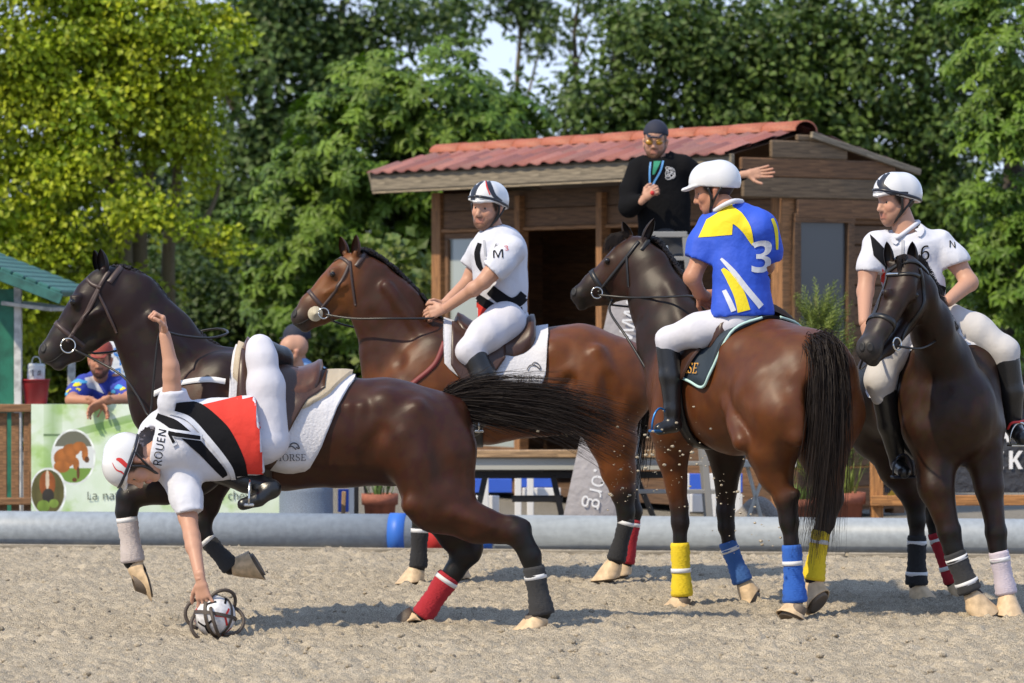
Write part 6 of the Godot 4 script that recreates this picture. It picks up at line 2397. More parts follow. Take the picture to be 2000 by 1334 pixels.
const SKIN := Color(0.47, 0.255, 0.175)
const SKIN2 := Color(0.42, 0.20, 0.125)

# rider leaning right down to the ball
func make_rider_1() -> Array:
	var D := 17.55
	var skin := SKIN
	var d := {}
	d.c = at(266, 903, D - 0.06)
	d.up = Vector3(-0.97, 0.10, 0.22)
	d.f = Vector3(0.12, -0.95, 0.1)
	d.head = head_blob(d.c, d.up, d.f, skin, Color(0.03, 0.018, 0.012), 0.0)
	d.helm = helmet_blob(d.c, d.up, d.f, 0.02)
	var b := blob(0.010)
	d.body = b
	chain(b, D, [[285, 893, 0.05, 20], [330, 868, 0.0, 24]], skin, 0.02)
	chain(b, D, [[385, 868, -0.06, 56], [430, 858, -0.07, 54], [500, 848, -0.08, 40]], skin, 0.03, Vector3(0, 0, 1), 0.36)
	chain(b, D, [[335, 805, 0.0, 22], [336, 760, 0.04, 17], [334, 716, 0.06, 15], [322, 655, 0.06, 11.5]], skin, 0.02)
	dot(b, D, [335, 735, 0.05, 17], skin, 0.02)
	chain(b, D, [[352, 950, 0.0, 23], [367, 1010, 0.08, 18], [375, 1048, 0.16, 15.5], [391, 1130, 0.31, 10.5]], skin, 0.02)
	dot(b, D, [378, 1068, 0.19, 16], skin, 0.02)
	chain(b, D, [[524, 822, -0.12, 26], [509, 690, -0.14, 21]], skin, 0.02)
	chain(b, D, [[520, 862, -0.12, 24], [440, 914, -0.22, 19]], skin, 0.02)
	d.hand1 = hand_blob(at(321, 652, D - 0.06), Vector3(-0.15, 1, 0.1), Vector3(-0.9, 0.1, 0.3), 1.0, 1.25, 0.0, skin)
	d.hand2 = hand_blob(at(392, 1134, D - 0.315), Vector3(0.20, -1, 0.10), Vector3(0.35, -0.1, -0.9), -1.0, 0.16, 0.22, skin)
	var s := blob(0.0095)
	d.shirt = s
	s.lump = 0.007
	s.lump_freq = 4.0
	s.ridged = true
	var w := Color.WHITE
	var tz := Vector3(0, 0, 1)
	chain(s, D, [[345, 868, -0.04, 78], [420, 858, -0.05, 78], [512, 848, -0.03, 77]], w, 0.04, tz, 0.58)
	chain(s, D, [[308, 882, 0.05, 33], [345, 868, 0.02, 56]], w, 0.03, tz, 0.85)
	chain(s, D, [[350, 815, -0.02, 36], [338, 785, 0.02, 27], [336, 764, 0.04, 25]], w, 0.03)
	chain(s, D, [[355, 935, -0.02, 37], [364, 975, 0.05, 29], [370, 1002, 0.09, 27]], w, 0.03)
	s.slice(at(336, 763, D - 0.04), at(334, 716, D - 0.06) - at(337, 763, D - 0.04), 0.12)
	s.slice(at(370, 1003, D - 0.07), at(378, 1050, D - 0.1) - at(368, 1005, D - 0.07), 0.12)
	s.slice(at(508, 848, D), Vector3(1, 0.10, 0), 0.34)
	s.slice(at(298, 882, D - 0.05), Vector3(-1, 0.1, 0), 0.12)
	var p := blob(0.0095)
	d.pants = p
	p.lump = 0.0035
	p.lump_freq = 5.0
	p.ridged = true
	chain(p, D, [[485, 850, -0.13, 48], [521, 852, -0.10, 42]], w, 0.04, tz, 0.6)
	chain(p, D, [[525, 828, -0.09, 37], [519, 755, -0.10, 35], [511, 700, -0.12, 28], [508, 680, -0.14, 27]], w, 0.035)
	chain(p, D, [[523, 864, -0.07, 39], [480, 892, -0.16, 32], [430, 918, -0.22, 26]], w, 0.035)
	var bt := blob(0.0095)
	d.boot1 = bt
	chain(bt, D, [[512, 684, -0.20, 25], [548, 700, -0.34, 24], [556, 760, -0.42, 22]], w, 0.02)
	chain(bt, D, [[556, 760, -0.42, 22], [560, 850, -0.5, 17], [545, 880, -0.5, 15]], w, 0.02)
	var b2 := blob(0.0095)
	d.boot2 = b2
	chain(b2, D, [[425, 918, -0.16, 26], [480, 938, -0.1, 24], [530, 955, -0.04, 19]], w, 0.02)
	chain(b2, D, [[530, 955, -0.04, 18], [505, 975, 0.0, 14], [475, 985, 0.02, 12]], w, 0.015)
	d.D = D
	return [d]

func dress_rider_1(d: Dictionary) -> void:
	var D: float = d.D
	var base := at(420, 1230, D)
	base.y = 0
	var p := thing("person", "rider leaning down to pick up the ball, white and red shirt numbered 1", "person", base, "riders")
	part(p, "body", blob_mesh([d.body, d.head, d.hand1, d.hand2]), mats["skin"])
	eyes_of(p, d.c, d.up, d.f)
	var sh := part(p, "shirt", blob_mesh([d.shirt]), mats["shirt_white"])
	part(p, "breeches", blob_mesh([d.pants]), mats["breeches"])
	part(p, "boot", blob_mesh([d.boot1]), mats["boot"])
	part(p, "boot", blob_mesh([d.boot2]), mats["boot"])
	stirrup(p, at(488, 990, D - 0.03), Vector3(-1, 0, 0), mats["steel"])
	var h := helmet_part(p, d.helm, d.c, d.up, d.f, mats["helmet_white"], mats["navy"])
	var V := Vector3(0, 0, -1)
	var hb: Blob = d.helm
	var Dh := D - 0.06
	part(h, "print", band_mesh(hb, [at(232, 895, Dh), at(240, 897, Dh), at(252, 908, Dh), at(263, 918, Dh)], [0.004, 0.011, 0.010, 0.004], V, 0.002, 20, 3), mats["print_red"])
	part(h, "print", band_mesh(hb, [at(224, 902, Dh), at(232, 915, Dh), at(243, 920, Dh), at(247, 926, Dh)], [0.001, 0.003, 0.004, 0.001], V, 0.002, 16, 2), mats["print_red"])
	# back print: red tail, black sash with white edge, club name, number
	var s: Blob = d.shirt
	var q := func(x: float, y: float) -> Vector3: return at(x, y, D)
	part(sh, "red_panel", patch_mesh(s, [q.call(376, 795), q.call(513, 764), q.call(513, 926), q.call(480, 925)], V, 0.003, 20, 22), mats["cloth_red"])
	part(sh, "sash", band_mesh(s, [q.call(345, 797), q.call(385, 808), q.call(430, 850), q.call(462, 905), q.call(468, 945)], [0.028, 0.052, 0.062, 0.048, 0.035], V, 0.005, 34, 6), mats["print_black"])
	part(sh, "stripe", band_mesh(s, [q.call(332, 801), q.call(372, 820), q.call(418, 868), q.call(450, 912), q.call(455, 940)], [0.010, 0.013, 0.014, 0.013, 0.010], V, 0.007, 34, 3), mats["print_white"])
	part(sh, "stripe", band_mesh(s, [q.call(308, 812), q.call(345, 830), q.call(390, 870), q.call(430, 915), q.call(440, 930)], [0.016, 0.025, 0.026, 0.022, 0.014], V, 0.004, 34, 3), mats["print_black"])
	part(sh, "lettering", text_mesh(s, "ROUEN", q.call(317, 872), Vector3(0.16, 0.98, 0), Vector3(-0.98, 0.16, 0), 0.040, 0.004), mats["print_black"])
	part(sh, "number", text_mesh(s, "1", q.call(364, 853), Vector3(0.18, 0.98, 0), Vector3(-0.98, 0.18, 0), 0.165, 0.010, false, true), mats["print_white"])
	part(sh, "number", text_mesh(s, "1", q.call(364, 853), Vector3(0.18, 0.98, 0), Vector3(-0.98, 0.18, 0), 0.145, 0.013), mats["print_black"])

func make_rider_2() -> Array:
	var D := 20.7
	var d := {}
	var skin := SKIN
	d.D = D
	d.c = at(953, 409, D - 0.02)
	d.up = Vector3(0.06, 1, 0.06)
	d.f = Vector3(-0.5, -0.10, 0.85)
	d.head = head_blob(d.c, d.up, d.f, skin, Color(0.025, 0.014, 0.010), 0.72)
	d.helm = helmet_blob(d.c, d.up, d.f, 0.02)
	var b := blob(0.0105)
	d.body = b
	chain(b, D, [[958, 430, 0.0, 19], [968, 468, 0.0, 22]], skin, 0.02)
	chain(b, D, [[975, 490, 0, 32], [980, 560, 0, 32], [985, 610, 0, 34]], skin, 0.03)
	chain(b, D, [[1000, 488, 0.17, 20], [958, 535, 0.24, 16], [945, 550, 0.25, 14], [868, 604, 0.12, 9.5]], skin, 0.02)
	dot(b, D, [925, 565, 0.23, 15], skin, 0.02)
	chain(b, D, [[945, 490, -0.16, 20], [922, 535, -0.2, 15], [915, 550, -0.2, 14], [866, 596, -0.02, 9.5]], skin, 0.02)
	chain(b, D, [[985, 630, 0.12, 30], [915, 685, 0.28, 22]], skin, 0.02)
	chain(b, D, [[985, 630, -0.12, 30], [915, 685, -0.28, 22]], skin, 0.02)
	d.hand1 = hand_blob(at(869, 602, D - 0.13), Vector3(-1, -0.35, 0), Vector3(0, -0.3, -1), -1.0, 0.75, 0.02, skin)
	d.hand2 = hand_blob(at(868, 594, D + 0.02), Vector3(-1, -0.5, 0.2), Vector3(0, -0.4, 1), 1.0, 0.75, 0.02, skin)
	var s := blob(0.0100)
	d.shirt = s
	s.lump = 0.007
	s.lump_freq = 4.0
	s.ridged = true
	var w := Color.WHITE
	var xz := Vector3(0.85, 0, 0.5)
	chain(s, D, [[974, 497, 0, 58], [978, 555, 0, 50], [982, 612, 0, 50]], w, 0.05, xz, 0.94)
	chain(s, D, [[964, 466, 0, 24], [972, 486, 0, 40]], w, 0.03)
	chain(s, D, [[998, 490, 0.15, 29], [978, 514, 0.21, 25], [963, 530, 0.24, 24]], w, 0.03)
	chain(s, D, [[946, 492, -0.13, 32], [928, 518, -0.19, 26], [923, 526, -0.2, 25]], w, 0.03)
	s.slice(at(962, 531, D - 0.24), Vector3(-0.72, -0.68, 0.1), 0.11)
	s.slice(at(922, 527, D + 0.2), Vector3(-0.6, -0.78, 0), 0.11)
	s.slice(at(984, 616, D), Vector3(0.1, -1, 0), 0.26)
	s.slice(at(962, 458, D), Vector3(-0.1, 1, 0), 0.07)
	var p := blob(0.010)
	d.pants = p
	p.lump = 0.0035
	p.lump_freq = 5.0
	p.ridged = true
	chain(p, D, [[985, 622, 0, 46], [992, 640, 0, 46]], w, 0.04)
	for z in [1.0, -1.0]:
		chain(p, D, [[985, 630, 0.12 * z, 42], [948, 655, 0.22 * z, 34], [917, 686, 0.28 * z, 25]], w, 0.03)
		chain(p, D, [[917, 686, 0.28 * z, 25], [932, 706, 0.29 * z, 20]], w, 0.03)
	for z in [1.0, -1.0]:
		var bt := blob(0.010)
		d["boot%d" % (0 if z > 0 else 1)] = bt
		chain(bt, D, [[930, 702, 0.29 * z, 24], [945, 735, 0.31 * z, 24], [942, 815, 0.31 * z, 15], [925, 838, 0.31 * z, 13], [905, 840, 0.31 * z, 11]], w, 0.02)
	return [d]

func dress_rider_2(d: Dictionary) -> void:
	var D: float = d.D
	var base := at(980, 640, D)
	var p := thing("person", "bearded rider in a white polo shirt holding the reins on the bright bay", "person", base, "riders")
	part(p, "body", blob_mesh([d.body, d.head, d.hand1, d.hand2]), mats["skin"])
	eyes_of(p, d.c, d.up, d.f)
	var sh := part(p, "shirt", blob_mesh([d.shirt]), mats["shirt_white"])
	part(p, "breeches", blob_mesh([d.pants]), mats["breeches"])
	part(p, "boot", blob_mesh([d.boot0]), mats["boot"])
	part(p, "boot", blob_mesh([d.boot1]), mats["boot"])
	stirrup(p, at(936, 846, D - 0.31), Vector3(-1, 0, 0), mats["steel"])
	var h := helmet_part(p, d.helm, d.c, d.up, d.f, mats["helmet_white"], mats["navy"])
	var V := Vector3(0, 0, -1)
	for q in [[[924, 392], [926, 376], [934, 362], [944, 354]], [[952, 352], [958, 368], [966, 384], [980, 394]]]:
		var pts := []
		for k in q:
			pts.append(at(k[0], k[1], D))
		part(h, "print", band_mesh(d.helm, pts, [0.012, 0.014, 0.011, 0.006], V, 0.002, 22, 3), mats["navy"])
	part(h, "print", band_mesh(d.helm, [at(949, 353, D), at(951, 366, D), at(957, 382, D)], [0.003, 0.004, 0.003], V, 0.002, 14, 2), mats["print_red"])
	var s: Blob = d.shirt
	var q2 := func(x: float, y: float) -> Vector3: return at(x, y, D)
	part(sh, "red_panel", patch_mesh(s, [q2.call(926, 585), q2.call(960, 604), q2.call(960, 618), q2.call(926, 620)], V, 0.003, 12, 8), mats["cloth_red"])
	part(sh, "sash", band_mesh(s, [q2.call(958, 566), q2.call(975, 580), q2.call(995, 592), q2.call(1012, 588), q2.call(1024, 575)], [0.030, 0.034, 0.034, 0.032, 0.03], V, 0.004, 26, 4), mats["print_black"])
	part(sh, "sash", band_mesh(s, [q2.call(932, 580), q2.call(955, 596), q2.call(985, 612), q2.call(1020, 606)], [0.022, 0.026, 0.024, 0.02], V, 0.004, 26, 4), mats["print_black"])
	part(sh, "sash", band_mesh(s, [q2.call(938, 476), q2.call(933, 495), q2.call(936, 515), q2.call(942, 528)], [0.012, 0.016, 0.016, 0.01], V, 0.004, 20, 3), mats["print_black"])
	part(sh, "placket", band_mesh(s, [q2.call(946, 470), q2.call(948, 490), q2.call(950, 508)], [0.006, 0.006, 0.005], V, 0.004, 12, 2), mat("placket", lin(0.35, 0.36, 0.40), 0.8))
	part(sh, "lettering", text_on(s, "M", 973, 495, D, 0.06, 0.1), mats["print_black"])
	part(sh, "lettering", text_on(s, "H", 970, 480, D, 0.028, 0.1), mats["print_black"])
	part(sh, "lettering", text_on(s, "3", 989, 485, D, 0.034, 0.1), mats["print_red"])
	part(sh, "collar", tube_mesh(curve_pts([at(948, 470, D - 0.1), at(957, 459, D - 0.09), at(975, 452, D - 0.06), at(980, 450, D), at(975, 452, D + 0.05)], 16), radii_of(16, 0.011, 0.012), 7), mats["shirt_white"])

func make_rider_3() -> Array:
	var D := 18.75
	var d := {}
	d.D = D
	var skin := SKIN2
	d.c = at(1398, 375, D + 0.02)
	d.up = Vector3(-0.20, 0.98, 0.02)
	d.f = Vector3(-0.93, -0.26, -0.12)
	d.head = head_blob(d.c, d.up, d.f, skin, Color(0.03, 0.018, 0.012), 0.12)
	d.helm = helmet_blob(d.c, d.up, d.f, 0.05)
	var b := blob(0.0105)
	d.body = b
	chain(b, D, [[1408, 395, 0.0, 21], [1432, 425, 0.02, 26]], skin, 0.02)
	chain(b, D, [[1440, 460, 0.0, 44], [1450, 540, 0.02, 40], [1452, 600, 0.03, 40]], skin, 0.03, Vector3(0.3, 0.05, 0.95), 0.45)
	chain(b, D, [[1392, 460, -0.06, 22], [1368, 505, 0.02, 18], [1352, 542, 0.05, 17], [1366, 572, -0.06, 12], [1378, 578, -0.12, 11]], skin, 0.02)
	chain(b, D, [[1482, 455, 0.0, 20], [1497, 520, -0.06, 15], [1440, 572, -0.30, 11]], skin, 0.02)
	chain(b, D, [[1430, 625, 0.06, 34], [1305, 662, -0.02, 24]], skin, 0.02)
	d.hand1 = hand_blob(at(1368, 574, D + 0.08), Vector3(0.35, -0.35, -0.9), Vector3(0.7, -0.5, 0.1), 1.0, 0.8, 0.02, skin)
	d.hand2 = hand_blob(at(1412, 573, D + 0.3), Vector3(-1, -0.2, 0), Vector3(0, -0.3, 1), -1.0, 0.9, 0.02, skin)
	var s := blob(0.0100)
	d.shirt = s
	s.lump = 0.007
	s.lump_freq = 4.0
	s.ridged = true
	var w := Color.WHITE
	var bn := Vector3(0.30, 0.05, 0.95)
	chain(s, D, [[1443, 462, 0.03, 58], [1448, 530, 0.06, 53], [1450, 612, 0.09, 63]], w, 0.05, bn, 0.70)
	chain(s, D, [[1425, 402, 0.0, 26], [1438, 430, 0.02, 50]], w, 0.04, bn, 0.75)
	chain(s, D, [[1400, 448, -0.04, 40], [1378, 480, 0.0, 33], [1368, 505, 0.02, 31]], w, 0.04)
	chain(s, D, [[1482, 448, 0.06, 38], [1494, 490, 0.03, 32], [1497, 508, 0.0, 29]], w, 0.04)
	s.slice(at(1367, 508, D - 0.02), Vector3(-0.35, -0.94, 0), 0.11)
	s.slice(at(1498, 510, D), Vector3(0.2, -0.9, -0.2), 0.11)
	s.slice(at(1447, 616, D), Vector3(0.03, -1, 0), 0.30)
	s.slice(at(1424, 394, D), Vector3(-0.2, 1, 0), 0.08)
	var p := blob(0.0105)
	d.pants = p
	p.lump = 0.0035
	p.lump_freq = 5.0
	p.ridged = true
	chain(p, D, [[1450, 612, 0.06, 44], [1450, 632, 0.06, 46]], w, 0.04)
	chain(p, D, [[1432, 634, 0.10, 38], [1365, 645, 0.06, 33], [1306, 664, -0.02, 24]], w, 0.03)
	chain(p, D, [[1306, 664, -0.02, 24], [1304, 688, -0.02, 20]], w, 0.03)
	chain(p, D, [[1465, 625, -0.05, 44], [1440, 660, -0.40, 30]], w, 0.03)
	var bt := blob(0.0105)
	d.boot0 = bt
	chain(bt, D, [[1304, 680, -0.02, 23], [1310, 735, 0.0, 22], [1313, 800, 0.02, 16], [1312, 826, 0.02, 16]], w, 0.02)
	chain(bt, D, [[1318, 830, 0.02, 15], [1288, 838, 0.06, 12]], w, 0.015)
	var b2 := blob(0.0105)
	d.boot1 = b2
	chain(b2, D, [[1440, 662, -0.42, 23], [1442, 735, -0.46, 22], [1444, 815, -0.48, 15]], w, 0.02)
	chain(b2, D, [[1446, 830, -0.48, 14], [1424, 838, -0.52, 12]], w, 0.015)
	return [d]

func dress_rider_3(d: Dictionary) -> void:
	var D: float = d.D
	var base := at(1450, 630, D)
	var p := thing("person", "rider seen from behind in a blue and yellow shirt numbered 3", "person", base, "riders")
	part(p, "body", blob_mesh([d.body, d.head, d.hand1, d.hand2]), mats["skin"])
	eyes_of(p, d.c, d.up, d.f)
	var sh := part(p, "shirt", blob_mesh([d.shirt]), mats["cloth_blue"])
	part(p, "breeches", blob_mesh([d.pants]), mats["breeches"])
	part(p, "boot", blob_mesh([d.boot0]), mats["boot"])
	part(p, "boot", blob_mesh([d.boot1]), mats["boot"])
	stirrup(p, at(1290, 846, D - 0.06), Vector3(-0.64, 0, -0.77), mat("blue_steel", lin(0.03, 0.16, 0.42), 0.35, {"metal": 0.6}))
	helmet_part(p, d.helm, d.c, d.up, d.f, mats["helmet_white"], null)
	var s: Blob = d.shirt
	var V := Vector3(-0.10, -0.04, -0.99).normalized()
	var q := func(x: float, y: float) -> Vector3: return at(x, y, D)
	# yellow yoke on the near shoulder running into a point
	part(sh, "yellow_yoke", patch_mesh(s, [q.call(1426, 400), q.call(1421, 462), q.call(1359, 466), q.call(1378, 430)], V, 0.003, 16, 16), mats["cloth_yellow"])
	part(sh, "yellow_panel", band_mesh(s, [q.call(1416, 420), q.call(1432, 430), q.call(1448, 450), q.call(1462, 482)], [0.045, 0.038, 0.026, 0.004], V, 0.004, 26, 5), mats["cloth_yellow"])
	part(sh, "yellow_stripe", band_mesh(s, [q.call(1402, 528), q.call(1418, 550), q.call(1432, 580), q.call(1440, 611)], [0.008, 0.024, 0.030, 0.034], V, 0.004, 28, 4), mats["cloth_yellow"])
	part(sh, "white_stripe", band_mesh(s, [q.call(1400, 508), q.call(1422, 535), q.call(1448, 570), q.call(1475, 602)], [0.006, 0.014, 0.016, 0.018], V, 0.004, 28, 3), mats["print_white"])
	part(sh, "white_stripe", band_mesh(s, [q.call(1404, 570), q.call(1412, 590), q.call(1420, 611)], [0.010, 0.013, 0.014], V, 0.004, 18, 3), mats["print_white"])
	part(sh, "yellow_panel", band_mesh(s, [q.call(1500, 430), q.call(1508, 455), q.call(1510, 490)], [0.010, 0.012, 0.006], V, 0.003, 14, 2), mats["cloth_yellow"])
	part(sh, "number", text_mesh(s, "3", q.call(1476, 503), Vector3(0.98, 0.05, -0.15).normalized(), Vector3(0.06, 1, 0), 0.165, 0.005, false, true), mats["print_white"])
	part(sh, "collar", tube_mesh(curve_pts([at(1396, 412, D - 0.04), at(1412, 402, D - 0.09), at(1432, 393, D - 0.10), at(1448, 394, D - 0.03), at(1444, 394, D + 0.04)], 16), radii_of(16, 0.014, 0.015), 7), mats["shirt_white"])

func make_rider_4() -> Array:
	var D := 18.9
	var d := {}
	d.D = D
	var skin := SKIN
	d.c = at(1752, 397, D)
	d.up = Vector3(-0.03, 1, 0.03)
	d.f = Vector3(-0.88, -0.10, 0.46)
	d.head = head_blob(d.c, d.up, d.f, skin, Color(0.02, 0.012, 0.009), 0.4)
	d.helm = helmet_blob(d.c, d.up, d.f, 0.02)
	var b := blob(0.0105)
	d.body = b
	chain(b, D, [[1757, 415, 0.0, 22], [1772, 462, 0.0, 25]], skin, 0.02)
	chain(b, D, [[1775, 500, -0.02, 44], [1785, 560, -0.02, 40], [1795, 620, 0, 40]], skin, 0.03, Vector3(-0.15, 0, 0.99), 0.45)
	chain(b, D, [[1714, 490, 0.0, 17], [1695, 530, 0.08, 18], [1690, 570, 0.12, 16], [1688, 630, 0.3, 11]], skin, 0.02)
	chain(b, D, [[1834, 490, -0.02, 17], [1870, 515, 0.02, 18], [1893, 552, 0.06, 17], [1852, 588, 0.2, 12]], skin, 0.02)
	chain(b, D, [[1820, 620, 0.05, 34], [1962, 690, 0.12, 24]], skin, 0.02)
	d.hand1 = hand_blob(at(1688, 632, D - 0.3), Vector3(0.1, -0.7, 0.6), Vector3(0.8, 0, -0.5), 1.0, 0.8, 0.02, skin)
	d.hand2 = hand_blob(at(1851, 589, D - 0.2), Vector3(-0.9, -0.3, 0.3), Vector3(-0.2, -0.5, 0.7), 1.0, 0.9, 0.02, skin)
	var s := blob(0.0100)
	d.shirt = s
	s.lump = 0.007
	s.lump_freq = 4.0
	s.ridged = true
	var w := Color.WHITE
	var fn := Vector3(-0.15, 0, 0.99)
	chain(s, D, [[1776, 500, 0, 64], [1785, 555, 0, 56], [1795, 612, 0.0, 54]], w, 0.05, fn, 0.62)
	chain(s, D, [[1770, 462, 0, 30], [1774, 480, 0, 56]], w, 0.04, fn, 0.75)
	chain(s, D, [[1716, 484, 0.0, 33], [1702, 515, 0.06, 25], [1698, 529, 0.08, 24]], w, 0.04)
	chain(s, D, [[1832, 482, -0.01, 34], [1860, 505, 0.02, 26], [1870, 515, 0.03, 25]], w, 0.04)
	s.slice(at(1697, 530, D - 0.08), Vector3(-0.1, -1, 0.1), 0.10)
	s.slice(at(1871, 515, D - 0.03), Vector3(0.35, -0.93, 0.1), 0.10)
	s.slice(at(1795, 606, D), Vector3(0.0, -1, 0), 0.26)
	s.slice(at(1766, 452, D), Vector3(-0.15, 1, 0.25), 0.09)
	var p := blob(0.0105)
	d.pants = p
	p.lump = 0.0035
	p.lump_freq = 5.0
	p.ridged = true
	chain(p, D, [[1795, 605, 0, 54], [1800, 630, -0.02, 52]], w, 0.04)
	chain(p, D, [[1830, 622, 0.04, 40], [1905, 648, 0.10, 34], [1962, 686, 0.14, 27]], w, 0.03)
	chain(p, D, [[1962, 686, 0.14, 27], [1966, 712, 0.14, 23]], w, 0.03)
	chain(p, D, [[1765, 625, 0.04, 42], [1735, 690, 0.22, 36], [1718, 742, 0.28, 28]], w, 0.03)
	chain(p, D, [[1718, 742, 0.28, 28], [1724, 772, 0.26, 23]], w, 0.03)
	var bt := blob(0.0105)
	d.boot0 = bt
	chain(bt, D, [[1966, 704, 0.14, 26], [1974, 765, 0.12, 25], [1978, 825, 0.10, 18]], w, 0.02)
	chain(bt, D, [[1980, 838, 0.08, 17], [1996, 856, 0.24, 14]], w, 0.015)
	var b2 := blob(0.0105)
	d.boot1 = b2
	chain(b2, D, [[1726, 768, 0.26, 24], [1738, 830, 0.2, 23], [1752, 895, 0.14, 16]], w, 0.02)
	chain(b2, D, [[1754, 908, 0.14, 16], [1766, 922, 0.30, 13]], w, 0.015)
	return [d]

func dress_rider_4(d: Dictionary) -> void:
	var D: float = d.D
	var base := at(1795, 630, D)
	var p := thing("person", "rider in a white polo shirt on the nearly black horse, looking left", "person", base, "riders")
	part(p, "body", blob_mesh([d.body, d.head, d.hand1, d.hand2]), mats["skin"])
	eyes_of(p, d.c, d.up, d.f)
	var sh := part(p, "shirt", blob_mesh([d.shirt]), mats["shirt_white"])
	part(p, "breeches", blob_mesh([d.pants]), mats["breeches_grey"])
	var bo := part(p, "boot", blob_mesh([d.boot0]), mats["boot"])
	part(bo, "spur_strap", tube_mesh(curve_pts([at(1968, 838, D - 0.22), at(1976, 826, D - 0.24), at(1992, 824, D - 0.2), at(2004, 820, D - 0.1)], 12), radii_of(12, 0.007, 0.007), 6), mats["print_red"])
	part(p, "boot", blob_mesh([d.boot1]), mats["boot"])
	stirrup(p, at(1992, 874, D - 0.2), Vector3(0.36, 0, 0.93), mats["steel"])
	stirrup(p, at(1764, 936, D - 0.28), Vector3(0.36, 0, 0.93), mats["navy"])
	var h := helmet_part(p, d.helm, d.c, d.up, d.f, mats["helmet_white"], mats["navy"])
	var V := Vector3(0, 0, -1)
	part(h, "print", band_mesh(d.helm, [at(1742, 332, D), at(1724, 346, D), at(1718, 362, D), at(1738, 378, D), at(1770, 378, D)], [0.005, 0.013, 0.018, 0.013, 0.006], V, 0.002, 28, 4), mats["navy"])
	part(h, "print", band_mesh(d.helm, [at(1726, 334, D), at(1712, 348, D), at(1703, 366, D)], [0.004, 0.006, 0.004], V, 0.002, 16, 2), mats["print_red"])
	var s: Blob = d.shirt
	var q := func(x: float, y: float) -> Vector3: return at(x, y, D)
	part(sh, "sash", patch_mesh(s, [q.call(1698, 458), q.call(1735, 500), q.call(1738, 536), q.call(1701, 500)], V, 0.004, 12, 12), mats["print_black"])
	part(sh, "sash", band_mesh(s, [q.call(1735, 515), q.call(1765, 545), q.call(1800, 560), q.call(1842, 572)], [0.04, 0.05, 0.04, 0.03], V, 0.004, 22, 4), mats["print_black"])
	part(sh, "red_panel", patch_mesh(s, [q.call(1718, 525), q.call(1745, 548), q.call(1745, 600), q.call(1722, 596)], V, 0.003, 10, 12), mats["cloth_red"])
	part(sh, "placket", band_mesh(s, [q.call(1760, 470), q.call(1759, 490), q.call(1757, 510)], [0.008, 0.007, 0.005], V, 0.004, 12, 2), mats["placket"])
	part(sh, "number", text_on(s, "6", 1806, 494, D, 0.075), mats["print_black"])
	part(sh, "lettering", text_on(s, "N", 1860, 478, D, 0.045, -0.25), mats["print_black"])
	for e in [[[1748, 462], [1744, 470], [1750, 478]], [[1784, 436], [1794, 452], [1790, 464]]]:
		part(sh, "collar", band_mesh(s, [at(e[0][0], e[0][1], D), at(e[1][0], e[1][1], D), at(e[2][0], e[2][1], D)], [0.014, 0.02, 0.008], V, 0.012, 12, 3), mats["shirt_white"])
	part(sh, "collar", tube_mesh(curve_pts([at(1749, 466, D - 0.09), at(1762, 458, D - 0.08), at(1786, 440, D - 0.05), at(1794, 434, D + 0.02), at(1786, 434, D + 0.07), at(1765, 440, D + 0.07)], 18), radii_of(18, 0.011, 0.013), 7), mats["shirt_white"])
